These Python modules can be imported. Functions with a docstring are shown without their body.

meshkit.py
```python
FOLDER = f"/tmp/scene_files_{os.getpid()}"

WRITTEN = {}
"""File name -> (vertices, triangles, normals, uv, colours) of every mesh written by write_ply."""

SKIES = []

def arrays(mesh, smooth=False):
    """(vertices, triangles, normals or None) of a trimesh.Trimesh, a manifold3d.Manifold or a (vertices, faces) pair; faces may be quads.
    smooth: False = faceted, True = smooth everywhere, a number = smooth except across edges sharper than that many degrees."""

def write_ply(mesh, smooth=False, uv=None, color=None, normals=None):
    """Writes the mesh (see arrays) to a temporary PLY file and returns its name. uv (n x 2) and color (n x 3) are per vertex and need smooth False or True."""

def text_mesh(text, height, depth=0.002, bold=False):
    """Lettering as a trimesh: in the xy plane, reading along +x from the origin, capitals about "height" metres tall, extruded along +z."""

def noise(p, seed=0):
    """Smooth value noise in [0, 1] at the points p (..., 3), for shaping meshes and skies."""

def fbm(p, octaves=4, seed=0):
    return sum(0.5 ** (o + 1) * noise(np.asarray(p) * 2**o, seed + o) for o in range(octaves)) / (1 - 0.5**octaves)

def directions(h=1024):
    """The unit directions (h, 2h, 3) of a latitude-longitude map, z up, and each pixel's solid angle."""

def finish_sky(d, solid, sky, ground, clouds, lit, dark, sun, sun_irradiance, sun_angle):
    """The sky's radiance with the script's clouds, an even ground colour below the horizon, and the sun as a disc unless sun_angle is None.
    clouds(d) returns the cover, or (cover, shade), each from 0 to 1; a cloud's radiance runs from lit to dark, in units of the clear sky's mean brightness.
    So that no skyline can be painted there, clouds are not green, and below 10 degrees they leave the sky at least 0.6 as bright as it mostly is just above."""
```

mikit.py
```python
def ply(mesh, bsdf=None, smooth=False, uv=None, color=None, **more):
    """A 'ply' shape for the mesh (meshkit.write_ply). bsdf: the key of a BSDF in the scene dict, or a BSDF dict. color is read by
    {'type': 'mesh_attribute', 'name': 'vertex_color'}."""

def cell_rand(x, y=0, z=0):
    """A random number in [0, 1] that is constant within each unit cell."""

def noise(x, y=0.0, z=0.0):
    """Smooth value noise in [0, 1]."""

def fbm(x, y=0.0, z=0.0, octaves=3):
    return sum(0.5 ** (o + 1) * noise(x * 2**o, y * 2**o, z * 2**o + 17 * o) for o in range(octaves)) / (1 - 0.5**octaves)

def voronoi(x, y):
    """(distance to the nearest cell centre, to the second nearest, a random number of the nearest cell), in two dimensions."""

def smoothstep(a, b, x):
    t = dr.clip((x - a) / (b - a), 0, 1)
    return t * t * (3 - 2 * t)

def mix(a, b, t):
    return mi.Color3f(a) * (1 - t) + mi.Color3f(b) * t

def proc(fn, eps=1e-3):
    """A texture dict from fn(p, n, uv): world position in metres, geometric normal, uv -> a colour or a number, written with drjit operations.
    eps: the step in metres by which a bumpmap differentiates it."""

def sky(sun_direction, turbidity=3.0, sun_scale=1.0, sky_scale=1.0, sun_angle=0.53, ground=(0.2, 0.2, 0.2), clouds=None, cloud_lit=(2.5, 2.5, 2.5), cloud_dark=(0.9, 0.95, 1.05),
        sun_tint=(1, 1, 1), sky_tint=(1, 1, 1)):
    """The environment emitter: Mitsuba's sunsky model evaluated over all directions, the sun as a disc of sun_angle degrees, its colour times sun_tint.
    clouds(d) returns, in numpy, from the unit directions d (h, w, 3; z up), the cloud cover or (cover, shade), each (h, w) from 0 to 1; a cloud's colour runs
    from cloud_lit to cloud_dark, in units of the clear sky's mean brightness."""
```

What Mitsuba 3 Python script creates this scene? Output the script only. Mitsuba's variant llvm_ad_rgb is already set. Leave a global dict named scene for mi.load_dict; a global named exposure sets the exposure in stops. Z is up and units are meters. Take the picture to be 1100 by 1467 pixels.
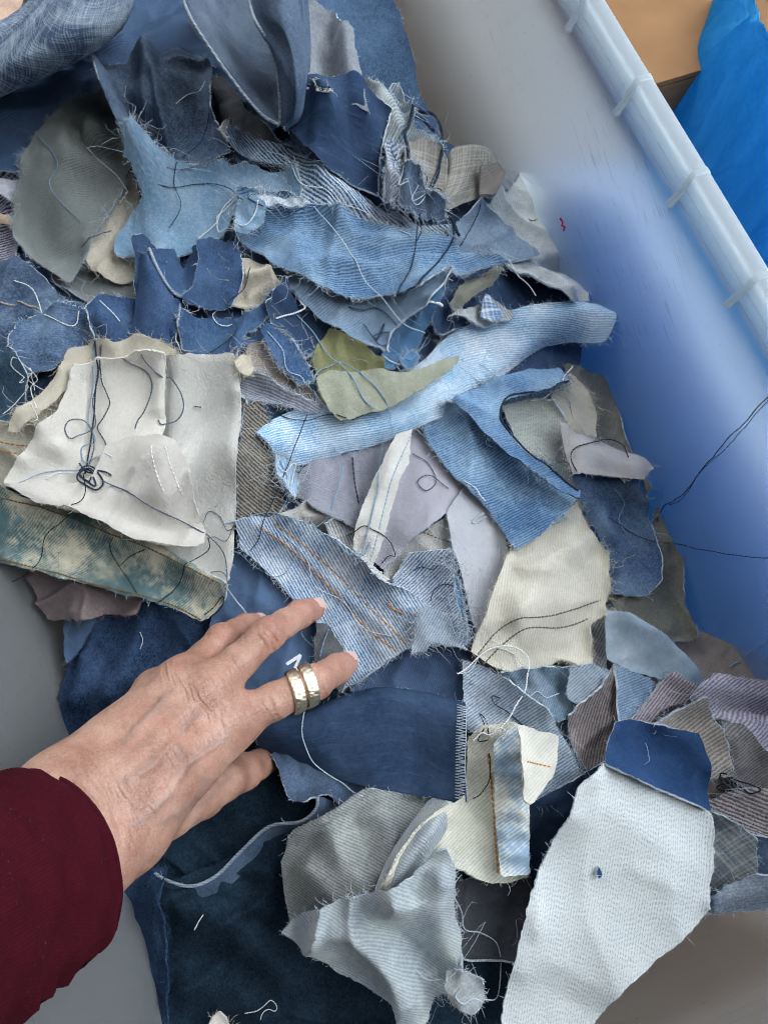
import math

import drjit as dr
import numpy as np
import shapely
import trimesh
from scipy.ndimage import distance_transform_edt, gaussian_filter, gaussian_filter1d
from scipy.spatial import Delaunay

import meshkit
import mikit
import mitsuba as mi
from mikit import fbm, mix, noise, smoothstep

T = mi.ScalarTransform4f
scene, labels = {}, {}

# ---------------------------------------------------------------- camera, lights, exposure
TILT = 18.0                                     # degrees from straight down; the camera is half a metre above the heap
ct, st = math.cos(math.radians(TILT)), math.sin(math.radians(TILT))
scene['camera'] = {'type': 'perspective', 'fov': 2 * math.degrees(math.atan(0.5)), 'fov_axis': 'x', 'near_clip': 0.01, 'far_clip': 50.0,
                   'to_world': T().look_at(origin=[0, 0, 0.5], target=[0, st, 0.5 - ct], up=[0, ct, st])}


def area_light(name, centre, target, w, h, rgb):
    scene[name] = {'type': 'rectangle', 'to_world': T().look_at(origin=centre, target=target, up=[0, 0.3, 1]) @ T().scale([w / 2, h / 2, 1]),
                   'emitter': {'type': 'area', 'radiance': {'type': 'rgb', 'value': rgb}}}


area_light('window', [-0.95, 1.9, 1.95], [0.05, 0.15, 0], 1.2, 1.2, [8.2, 8.4, 8.7])           # daylight from the window beyond the far end of the bin
area_light('side_window', [1.35, 0.5, 1.75], [0.25, 0.15, 0.05], 2.0, 1.6, [8.0, 8.3, 8.7])      # a second pane of daylight high on the right, over the blue bag
area_light('overhead_fill', [-0.75, 0.55, 2.2], [0.0, 0.15, 0], 2.0, 1.6, [0.9, 0.92, 0.96])        # wide dim overhead fill, added in place of bounced room light
exposure = -0.06


# ---------------------------------------------------------------- cloth: dyed yarns, one weave texture for all of it
def srgb(c):
    v = np.array(c) / 255
    return np.where(v < 0.04045, v / 12.92, ((v + 0.055) / 1.055) ** 2.4)


# dye of the warp yarn, of the weft yarn, spacing of the ribs in mm, how strongly the weft shows, unevenness of the dye, weave (0 twill, 1 check, 2 white back, 3 felted, 4 slubby)
DYES = {
    'indigo4': ((62, 84, 116), (96, 120, 150), 1.34, 0.45, .3, 0), 'indigo5': ((58, 78, 110), (92, 114, 144), 1.34, 0.45, .4, 0), 'indigo': ((53, 73, 100), (85, 111, 139), 1.6, 0.5, .5, 3), 'navy': ((60, 82, 116), (94, 118, 150), 1.34, 0.45, .4, 0),
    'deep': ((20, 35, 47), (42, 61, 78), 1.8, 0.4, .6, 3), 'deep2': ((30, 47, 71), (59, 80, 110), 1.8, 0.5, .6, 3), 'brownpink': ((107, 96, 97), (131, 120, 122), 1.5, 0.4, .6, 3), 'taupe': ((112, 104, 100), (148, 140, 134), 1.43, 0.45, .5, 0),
    'greyblue': ((92, 106, 126), (140, 156, 168), 1.51, 0.54, .5, 0), 'hatch': ((74, 88, 107), (140, 155, 167), 2, 0.8, .9, 1), 'hatch2': ((100, 119, 139), (180, 187, 181), 1.51, 0.63, 1.0, 0), 'peach': ((185, 156, 137), (210, 186, 165), 1.2, 0.4, .4, 3),
    'pin': ((54, 53, 73), (180, 180, 192), 2.18, 0.9, .2, 0), 'lilacwhite': ((170, 172, 183), (197, 200, 207), 1.2, 0.4, .2, 3), 'tan': ((163, 142, 124), (186, 165, 146), 1.2, 0.4, .2, 1), 'quilt': ((57, 74, 99), (97, 116, 136), 1.7, 0.5, 1.0, 3), 'quilt2': ((62, 83, 111), (103, 123, 145), 1.7, 0.5, .9, 3),
    'teal': ((47, 71, 91), (78, 102, 120), 1.7, 0.5, .6, 3), 'greygreen2': ((107, 112, 112), (128, 133, 133), 1.09, 0.45, .3, 0), 'cream': ((169, 164, 147), (196, 190, 177), 1.2, 0.4, .5, 3), 'greygreen': ((103, 110, 108), (136, 143, 140), 1.34, 0.63, .4, 0),
    'charcoal': ((79, 82, 87), (104, 109, 113), 1.3, 0.5, .3, 3), 'dusk': ((63, 79, 101), (99, 115, 132), 1.7, 0.55, .7, 3), 'white': ((199, 197, 189), (216, 214, 206), 1.1, 0.3, .2, 3), 'stripe': ((76, 103, 133), (194, 206, 216), 2.18, 0.9, .5, 0),
    'faded': ((106, 140, 167), (152, 176, 195), 1.5, 0.35, .9, 3), 'sage': ((108, 115, 124), (145, 151, 158), 1.2, 0.3, .3, 3), 'yellowcream': ((168, 172, 150), (192, 195, 175), 1.2, 0.3, .3, 3), 'leopard': ((39, 42, 45), (168, 171, 165), 3.2, 1, 1.6, 3),
    'navy2': ((40, 59, 86), (66, 86, 114), 1.8, 0.4, .6, 4), 'pucker': ((103, 118, 135), (189, 192, 201), 1.6, 0.72, .9, 0), 'linen': ((120, 119, 113), (175, 172, 165), 2.4, 0.8, .5, 1), 'olivegrey': ((102, 104, 95), (125, 126, 117), 1.4, 0.4, .3, 3), 'olivegrey2': ((94, 95, 88), (120, 120, 111), 1.4, 0.4, .6, 3),
    'palegrey': ((138, 145, 153), (190, 194, 192), 1.7, 0.7, .9, 2), 'palegrey2': ((117, 129, 126), (177, 183, 177), 1.7, 0.7, .5, 2), 'bluegrey': ((100, 121, 145), (142, 158, 171), 1.5, 0.4, .5, 3), 'bright': ((53, 90, 132), (106, 144, 174), 1.43, 0.45, .6, 0), 'bright2': ((48, 75, 112), (91, 118, 148), 1.7, 0.5, .6, 3),
    'greytwill': ((125, 130, 134), (185, 188, 186), 1.93, 0.81, .2, 0), 'plaid': ((96, 125, 158), (207, 215, 221), 3, 1, .6, 1), 'midgrey': ((94, 120, 148), (148, 168, 184), 1.6, 0.54, .6, 0), 'mid': ((70, 102, 137), (134, 160, 181), 1.68, 0.68, .7, 0),
    'indigo2': ((44, 66, 97), (73, 95, 126), 1.8, 0.35, .7, 3), 'indigo3': ((49, 73, 106), (80, 106, 135), 1.8, 0.4, .6, 3), 'lavender': ((93, 101, 113), (165, 168, 180), 1.6, 0.63, .3, 0), 'lavender2': ((95, 116, 140), (190, 196, 208), 1.76, 0.81, .4, 0), 'olive': ((112, 114, 80), (134, 136, 102), 1.2, 0.3, .4, 3), 'olive2': ((132, 137, 122), (160, 164, 148), 1.2, 0.4, .4, 3),
    'beige': ((159, 156, 141), (183, 180, 166), 1.4, 0.4, .5, 3), 'olivecream': ((162, 163, 147), (182, 183, 168), 1.3, 0.3, .3, 3), 'offwhite': ((180, 181, 177), (204, 205, 199), 1.4, 0.3, .5, 3), 'acid': ((108, 126, 125), (195, 192, 172), 1.51, 0.5, 2.4, 0), 'canvas': ((168, 163, 147), (192, 187, 174), 1.2, 0.4, .4, 1), 'palewhite': ((179, 177, 171), (198, 196, 189), 1.1, 0.2, .3, 3),
    'browntwill': ((67, 64, 61), (142, 139, 131), 2.1, 0.85, .3, 0), 'greybeige': ((154, 154, 149), (178, 178, 172), 1.3, 0.4, .6, 3), 'lilac': ((112, 117, 126), (157, 158, 170), 1.18, 0.45, .5, 0), 'stone': ((166, 166, 164), (188, 188, 185), 1.3, 0.3, .3, 3), 'lilac2': ((153, 154, 165), (172, 173, 181), 1.1, 0.25, .3, 3), 'palepanel': ((166, 169, 176), (183, 186, 190), 1.2, 0.25, .3, 3),
    'seamblue': ((90, 115, 142), (183, 194, 203), 1.85, 0.77, .7, 0), 'greyblue2': ((105, 121, 139), (168, 179, 187), 1.6, 0.54, .5, 0), 'olivelinen': ((118, 118, 109), (148, 148, 140), 1.8, 0.6, .6, 4), 'cream2': ((182, 177, 160), (203, 197, 180), 1.2, 0.3, .4, 3), 'cream3': ((168, 165, 164), (189, 186, 183), 1.2, 0.3, .4, 3), 'slate': ((60, 80, 108), (101, 121, 143), 1.7, 0.4, .8, 3), 'aqua': ((140, 161, 177), (169, 181, 191), 1.3, 0.3, 1.2, 3),
    'ivory': ((185, 182, 168), (210, 207, 193), 1.6, 0.63, .6, 0), 'strip2': ((73, 104, 138), (137, 165, 188), 1.76, 0.63, 1.0, 0), 'curl': ((82, 116, 155), (140, 168, 191), 1.6, 0.54, .9, 0), 'light': ((122, 168, 206), (226, 236, 243), 1.68, 0.68, .7, 0), 'light2': ((128, 164, 194), (188, 202, 213), 1.51, 0.54, .6, 0),
    'tealgrey': ((72, 96, 115), (130, 144, 156), 1.51, 0.54, .8, 0), 'brownwedge': ((85, 79, 80), (140, 133, 133), 1.85, 0.77, .3, 0), 'bluewedge': ((90, 116, 145), (150, 169, 184), 1.6, 0.63, .5, 0), 'paleblue': ((115, 135, 158), (186, 197, 205), 1.68, 0.72, .5, 0), 'mauve': ((109, 101, 114), (176, 169, 175), 1.85, 0.81, .3, 0), 'mauve2': ((123, 118, 139), (195, 189, 193), 1.93, 0.81, .4, 0),
    'greybrown': ((96, 94, 97), (145, 142, 142), 1.68, 0.72, .4, 0), 'beigetwill': ((132, 126, 125), (186, 180, 171), 1.93, 0.81, .3, 0), 'mauvebrown': ((83, 77, 84), (166, 159, 157), 2.18, 0.85, .3, 0), 'navyviolet': ((58, 75, 97), (87, 103, 126), 1.8, 0.4, .6, 3), 'greyweave': ((105, 114, 125), (172, 179, 175), 2.2, 0.8, .8, 1), 'hemgrey': ((91, 104, 123), (138, 148, 158), 1.8, 0.6, .9, 3), 'darkgrey': ((60, 63, 68), (76, 80, 86), 1.2, 0.3, .3, 3),
    'slate2': ((64, 80, 104), (93, 114, 137), 1.7, 0.4, .7, 3), 'greycrumple': ((113, 117, 122), (158, 166, 160), 1.6, 0.68, .6, 0), 'cuff': ((176, 180, 168), (209, 207, 193), 1.85, 0.63, .9, 0), 'cuff2': ((189, 191, 182), (211, 209, 197), 1.85, 0.63, .9, 0), 'greywhite': ((135, 145, 156), (178, 188, 186), 1.6, 0.54, .9, 0), 'frill': ((131, 137, 143), (166, 173, 172), 1.5, 0.5, .6, 3),
    'cuffstripe': ((152, 173, 190), (222, 224, 212), 1.85, 0.54, 2.2, 0), 'tubeinside': ((65, 77, 95), (101, 114, 128), 1.6, 0.4, .5, 3), 'bignavy': ((33, 51, 76), (67, 88, 116), 1.7, 0.3, .5, 4), 'whiteback': ((138, 154, 166), (206, 212, 212), 1.5, 0.9, .15, 2), 'hemnavy': ((36, 61, 96), (51, 78, 116), 1.2, 0.3, .5, 3),
    # the undyed cut edges, threads and sewing
    'edge': ((142, 158, 170), (205, 214, 222), 1, 0.3, .4, 3), 'navyedge': ((53, 69, 91), (139, 157, 172), 1, 0.6, .8, 3), 'whitethread': ((209, 214, 215), (225, 228, 228), 0.8, 0.5, .2, 3), 'palethread': ((173, 186, 197), (194, 205, 213), 0.8, 0.5, .2, 3), 'bluethread': ((106, 141, 170), (147, 172, 194), 0.8, 0.5, .3, 3), 'navythread': ((35, 45, 60), (59, 71, 88), 0.8, 0.5, .3, 3),
    'slatethread': ((69, 79, 94), (102, 112, 126), 0.8, 0.5, .3, 3), 'blackthread': ((21, 25, 29), (38, 42, 48), 0.8, 0.5, .3, 3), 'redthread': ((184, 28, 48), (208, 48, 72), 0.8, 0.5, .3, 3), 'orange': ((168, 112, 58), (196, 140, 80), 0.8, 0.4, .4, 3), 'brown': ((106, 82, 56), (138, 108, 74), 0.8, 0.4, .5, 3), 'tanthread': ((138, 132, 123), (166, 158, 148), 0.8, 0.4, .4, 3), 'greythread': ((91, 90, 84), (117, 116, 108), 0.8, 0.4, .3, 3),
}
DYE_AT = {k: i for i, k in enumerate(DYES)}
_rows = np.array([[*srgb(a), *srgb(b), p, c, w, k] for a, b, p, c, w, k in DYES.values()])
DYE = [mi.Float(np.ascontiguousarray(_rows[:, i])) for i in range(10)]
UV_CELLS = 12                                   # uv = (cell of the dye) + place on the cloth in metres + 0.5


def weave(uv, want):
    cu, cv = dr.floor(uv.x), dr.floor(uv.y)
    k = mi.UInt32(dr.clip(cu + UV_CELLS * cv, 0, len(DYES) - 1))
    x, y = (uv.x - cu) * 1000, (uv.y - cv) * 1000                    # mm across and along the ribs
    g = [dr.gather(mi.Float, d, k) for d in DYE]
    period, show, uneven, kind = g[6:]
    wander = noise(x * 0.15, y * 0.04) * 1.2 + noise(x * 0.9, y * 0.22) * 0.3
    rib = 0.5 + 0.5 * dr.cos(2 * math.pi * (x / period + wander * 0.5))
    cross = 0.5 + 0.5 * dr.cos(2 * math.pi * (y / (period * 1.1) + noise(y * 0.3, x * 0.05)))
    row = dr.floor(x / period + wander * 0.5)
    dash = 0.5 + 0.5 * dr.cos(2 * math.pi * (y / (period * 1.9) + 0.37 * row + noise(row * 7.1, y * 0.2) * 0.8))
    yarn = noise(x * 2.1, y * 1.1)                                    # single yarns, thick and thin
    slub = noise(x * 1.6, y * 0.12)
    fleck = noise(x * 1.3 + 40, y * 1.3 + 7)
    twill = smoothstep(0.15, 0.85, rib + (yarn - 0.5) * 0.9)
    check = 0.5 * smoothstep(0.4, 0.95, 0.75 * noise(x * 0.9, y * 0.05) + 0.35 * rib) + 0.5 * smoothstep(0.4, 0.95, 0.75 * noise(x * 0.05, y * 0.9) + 0.35 * cross)
    dots = 1 - 0.8 * smoothstep(0.3, 1.0, rib + (yarn - 0.5) * 0.5) * smoothstep(0.15, 0.75, dash + (fleck - 0.5) * 0.7)
    felt = dr.clip(0.40 + 1.2 * (fleck - 0.5) + 0.8 * (yarn - 0.5) + 0.40 * (rib - 0.5), 0, 1)
    slubby = dr.clip(0.25 + 1.1 * smoothstep(0.6, 0.95, slub) + 0.5 * (yarn - 0.5), 0, 1)
    h = dr.select(kind < 0.5, twill, dr.select(kind < 1.5, check, dr.select(kind < 2.5, dots, dr.select(kind < 3.5, felt, slubby))))
    if want == 'height':
        return h * dr.select(kind < 2.5, mi.Float(0.00026), mi.Float(0.00020)) + 0.00014 * fleck
    worn = (fbm(x * 0.045 + 3, y * 0.045 + 9, 0.0, 4) - 0.5) * uneven * 1.5 + (fleck - 0.5) * 0.24 + (noise(x * 0.4, y * 0.4, 5.0) - 0.5) * 0.3 * uneven
    t = dr.clip(h * show + (1 - show) * 0.4 + worn, -0.15, 1.15)
    return mi.Color3f(*[dr.maximum(dr.lerp(g[i], g[i + 3], t), 0.004) for i in range(3)])


scene['cloth'] = {'type': 'twosided', 'bsdf': {'type': 'bumpmap', 'scale': 1.0, 'arbitrary': mikit.proc(lambda p, n, uv: weave(uv, 'height'), 0.00025),
                  'bsdf': {'type': 'principled', 'base_color': mikit.proc(lambda p, n, uv: weave(uv, 'colour')), 'roughness': 0.95, 'specular': 0.1, 'sheen': 0.12}}}

# ---------------------------------------------------------------- draping: a height field of the heap, in metres
GX0, GX1, GY0, GY1, GS = -0.42, 0.40, -0.30, 0.76, 0.0015
NX, NY = int((GX1 - GX0) / GS) + 1, int((GY1 - GY0) / GS) + 1
GXX, GYY = np.meshgrid(GX0 + GS * np.arange(NX), GY0 + GS * np.arange(NY))


def catmull(p, n=8, closed=False):
    p = np.asarray(p, float)
    if len(p) < 3:
        t = np.linspace(0, 1, n + 1)[:, None]
        return p[0] * (1 - t) + p[-1] * t
    q = np.vstack([p[-1:], p, p[:2]]) if closed else np.vstack([2 * p[:1] - p[1:2], p, 2 * p[-1:] - p[-2:-1]])
    out = []
    for i in range(len(q) - 3):
        a, b, c, d = q[i:i + 4]
        for t in np.arange(n) / n:
            out.append(0.5 * (2 * b + (c - a) * t + (2 * a - 5 * b + 4 * c - d) * t * t + (3 * b - a - 3 * c + d) * t ** 3))
    if not closed:
        out.append(q[-2])
    return np.array(out)


def resample(p, step, closed=False):
    p = np.asarray(p, float)
    if closed:
        p = np.vstack([p, p[:1]])
    s = np.concatenate([[0], np.cumsum(np.linalg.norm(np.diff(p, axis=0), axis=1))])
    n = max(2, int(round(s[-1] / step)))
    t = np.linspace(0, s[-1], n + 1)
    q = np.stack([np.interp(t, s, p[:, k]) for k in range(p.shape[1])], 1)
    return q[:-1] if closed else q


def bilinear(F, x, y, x0=GX0, y0=GY0):
    i = np.clip((np.asarray(x) - x0) / GS, 0, F.shape[1] - 1.001)
    j = np.clip((np.asarray(y) - y0) / GS, 0, F.shape[0] - 1.001)
    a, b = i.astype(int), j.astype(int)
    u, v = i - a, j - b
    return (F[b, a] * (1 - u) + F[b, a + 1] * u) * (1 - v) + (F[b + 1, a] * (1 - u) + F[b + 1, a + 1] * u) * v


def line_dist(X, Y, pts):
    """distance to a polyline, the signed side (left positive) and the fraction along it"""
    best, side, frac = np.full(X.shape, 9.0), np.zeros(X.shape), np.zeros(X.shape)
    pts = np.asarray(pts, float)
    L = np.concatenate([[0], np.cumsum(np.linalg.norm(np.diff(pts, axis=0), axis=1))])
    for k in range(len(pts) - 1):
        a, d = pts[k], pts[k + 1] - pts[k]
        l2 = d @ d + 1e-12
        t = np.clip(((X - a[0]) * d[0] + (Y - a[1]) * d[1]) / l2, 0, 1)
        ex, ey = X - a[0] - t * d[0], Y - a[1] - t * d[1]
        r = np.hypot(ex, ey)
        m = r < best
        best = np.where(m, r, best)
        side = np.where(m, np.sign(d[0] * ey - d[1] * ex), side)
        frac = np.where(m, (L[k] + t * (L[k + 1] - L[k])) / max(L[-1], 1e-9), frac)
    return best, side, frac


def base_field(controls):
    """the filled heap under the drawn scraps: a smooth surface through the control points (mm)"""
    c = np.asarray(controls, float) / 1000
    num, den = np.zeros(GXX.shape), np.zeros(GXX.shape)
    for x, y, z in c:
        w = 1 / ((GXX - x) ** 2 + (GYY - y) ** 2 + 0.02 ** 2) ** 2
        num += w * z
        den += w
    return gaussian_filter(num / den, 8)


def outline(s):
    """the scrap's edge: its corners joined, the run of the shears wavering a little"""
    p = np.asarray(s['pts'], float) / 1000
    if s.get('soft'):
        p = catmull(p, 6, True)
    p = resample(p, 0.0016, True)
    d = np.roll(p, -1, 0) - np.roll(p, 1, 0)
    nrm = np.stack([d[:, 1], -d[:, 0]], 1) / (np.linalg.norm(d, axis=1, keepdims=True) + 1e-9)
    area = np.sum(p[:, 0] * np.roll(p[:, 1], -1) - p[:, 1] * np.roll(p[:, 0], -1))
    nrm *= np.sign(area)
    q = np.stack([p[:, 0] * 70, p[:, 1] * 70, np.full(len(p), s['seed'] * 3.7)], 1)
    rag = s.get('rag', 1.0)
    w = (meshkit.noise(q, s['seed']) - 0.5) * 0.003 * rag + (meshkit.noise(q * 9, s['seed'] + 5) - 0.5) * 0.0016 * rag
    return p + nrm * w[:, None], nrm


def drape(H, s):
    """lays one scrap on the heap H: returns its surface over a window (x0, y0, S) and updates H"""
    p = s['edge'][0]
    m = 0.012
    i0, i1 = [int(np.clip((v - GX0) / GS, 0, NX - 2)) for v in (p[:, 0].min() - m, p[:, 0].max() + m)]
    j0, j1 = [int(np.clip((v - GY0) / GS, 0, NY - 2)) for v in (p[:, 1].min() - m, p[:, 1].max() + m)]
    X, Y, F = GXX[j0:j1 + 1, i0:i1 + 1], GYY[j0:j1 + 1, i0:i1 + 1], H[j0:j1 + 1, i0:i1 + 1]
    poly = shapely.Polygon(p).buffer(0)
    M = shapely.contains_xy(poly, X.ravel(), Y.ravel()).reshape(X.shape)
    wide = shapely.contains_xy(poly.buffer(0.003), X.ravel(), Y.ravel()).reshape(X.shape)
    W = wide.astype(float)
    gap, stiff = 0.0012, s.get('stiff', 5.0) * 0.001 / GS
    S = F + gap
    nb = gaussian_filter(W, stiff) + 1e-4
    for _ in range(s.get('taut', 8)):
        S = np.maximum(F + gap, gaussian_filter(S * W, stiff) / nb * (nb > 2e-4) + S * (nb <= 2e-4))
    nb = gaussian_filter(W, 1.6) + 1e-4
    S = gaussian_filter(S * W, 1.6) / nb * W + (1 - W) * S
    q = np.stack([X, Y, np.full(X.shape, 0.37 * s['seed'])], -1)
    cr, wl = s.get('crumple', 3.0) * 0.001, s.get('wave', 32) * 0.001
    a = np.radians(s['seed'] * 47.0)                                  # wrinkles run one way more than the other, and bend
    bx, by = [(meshkit.noise(q * [14, 14, 1], s['seed'] + k) - 0.5) * 0.05 for k in (31, 32)]
    U, W = (X + bx) * np.cos(a) + (Y + by) * np.sin(a), -(X + bx) * np.sin(a) + (Y + by) * np.cos(a)
    big = meshkit.noise(np.stack([U / wl, W / (wl * 2.6), q[..., 2]], -1), s['seed'])
    mid = 1 - np.abs(2 * meshkit.noise(np.stack([U / (wl * 0.55), W / (wl * 1.7), q[..., 2] + 3], -1), s['seed'] + 2) - 1)
    where = meshkit.noise(q * [22, 22, 1], s['seed'] + 8)
    S = S + cr * (1.9 * big + 2.0 * mid ** 4 * np.clip(where * 2.4 - 0.6, 0, 1.4))
    inside = distance_transform_edt(M) * GS                           # cut edges curl up here and there
    curl = np.clip(meshkit.noise(q * [38, 38, 1], s['seed'] + 11) - 0.42, 0, 1) * 2.2
    S = S + s.get('curl', 2.2) * 0.001 * np.exp(-inside / 0.011) * curl
    S = S + 0.0026 * s.get('fine', 0.2 if s['pal'] in ('white', 'palewhite', 'offwhite', 'lilac2', 'palepanel', 'whiteback', 'cream', 'cream2', 'cream3', 'greygreen') else 0.8) * (1 - np.abs(2 * meshkit.fbm(np.stack([X * 55 + 9, Y * 55, q[..., 2]], -1), 2, s['seed'] + 21) - 1)) ** 5
    S = S + 0.00035 * s.get('fine', 1.0) * meshkit.noise(q * 160, s['seed'] + 3)
    for pts, amp, wa, wb in s.get('folds', ()):                       # a ridge (or a valley) with its own two flanks, in mm
        d, side, fr = line_dist(X, Y, catmull(np.asarray(pts, float) / 1000, 6))
        w = np.where(side > 0, wa, wb) * 0.001
        S = S + amp * 0.0017 * np.exp(-(d / w) ** 2 * 0.7) * np.clip(np.minimum(fr, 1 - fr) * 6 + 0.25, 0, 1)
    for x, y, rad, h in s.get('lift', ()):
        S = S + h * 0.001 * np.exp(-((X - x / 1000) ** 2 + (Y - y / 1000) ** 2) / (rad / 1000) ** 2)
    S = S + s.get('raise', 0) * 0.001
    S = np.maximum(S, F + 0.0007)
    S = gaussian_filter(S, 0.7)
    idx = distance_transform_edt(~wide, return_distances=False, return_indices=True)
    S = S[tuple(idx)]
    top = np.maximum(F, S + 0.0004)
    H[j0:j1 + 1, i0:i1 + 1] = np.where(M, top, F)
    return X[0, 0], Y[0, 0], S, gaussian_filter(inside, 0.8)


def loft_grid(rails, step=0.0022):
    """a smooth surface through rails, each a list of points in mm"""
    rows = [resample(catmull(np.asarray(r, float) / 1000, 8), 0.0005) for r in rails]
    length = max(np.linalg.norm(np.diff(r, axis=0), axis=1).sum() for r in rows)
    n = max(6, int(length / step))
    rows = np.array([np.stack([np.interp(np.linspace(0, 1, n), np.linspace(0, 1, len(r)), r[:, k]) for k in range(3)], 1) for r in rows])
    across = [catmull(rows[:, i], 10) for i in range(n)]
    width = max(np.linalg.norm(np.diff(c, axis=0), axis=1).sum() for c in across)
    m = max(4, int(width / step))
    return np.array([np.stack([np.interp(np.linspace(0, 1, m), np.linspace(0, 1, len(c)), c[:, k]) for k in range(3)], 1) for c in across])


def splat(H, G):
    """the heap now also carries the surface points G"""
    g = G.reshape(-1, 3)
    for dx in (0, 1):
        for dy in (0, 1):
            i = np.clip(((g[:, 0] - GX0) / GS).astype(int) + dx, 0, NX - 1)
            j = np.clip(((g[:, 1] - GY0) / GS).astype(int) + dy, 0, NY - 1)
            np.maximum.at(H, (j, i), g[:, 2] + 0.0006)


def thread_path(H, pts, radius, span=False):
    """a thread laid over the heap through points (mm); it bridges the hollows"""
    p = resample(catmull(np.asarray(pts, float)[:, :2] / 1000, 8), 0.0016)
    z = bilinear(H, p[:, 0], p[:, 1]) + radius + 0.0004
    f = z.copy()
    for _ in range(40 if span else 6):
        z = np.maximum(f, gaussian_filter1d(z, 4, mode='nearest'))
    z = gaussian_filter1d(z, 1.5, mode='nearest')
    z = np.maximum(z, f - 0.0005)
    return np.column_stack([p, z])


HEAP = [[-321, 577, 78], [-256, 552, 22], [-190, 564, 18], [-141, 565, 30], [-115, 497, 26], [-65, 531, 46], [-16, 532, 45], [-292, 485, 44], [-320, 515, 60], [-278, 435, 34], [-219, 442, 40], [27, 475, 20], [-234, 416, 34], [-105, 419, 30], [-37, 439, 30], [27, 435, 12], [110, 399, -8], [151, 328, -16], [-295, 389, 5], [-280, 286, 5], [-241, 307, 18], [-171, 247, 15], [-207, 202, 8], [-120, 201, 12], [-247, 149, 0], [-143, 118, -12], [-25, 256, 8], [-87, 348, 18], [5, 351, 14], [-58, 190, 0], [24, 170, -2], [74, 221, 2], [109, 108, -12], [179, 219, -20], [187, 136, -24], [211, 73, -30], [168, 78, -30], [-256, 105, -70], [-210, 78, -66], [-149, 62, -55], [-98, 89, -40], [-63, 88, -30], [-33, 59, -26], [33, 85, -16], [5, 14, -34], [60, 40, -22], [97, 18, -26], [162, 40, -22], [242, 40, -16], [235, -25, -20], [218, -78, -30], [168, -25, -20], [142, -85, -24], [93, -88, -40], [67, -46, -32], [-23, -68, -44], [31, -128, -46], [68, -150, -70], [0, -147, -60], [-71, -27, -60], [-97, -96, -92], [-147, -74, -92], [-120, -159, -105], [-202, -125, -125], [-264, -78, -125], [-257, -158, -135], [-47, -160, -95]]
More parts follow.
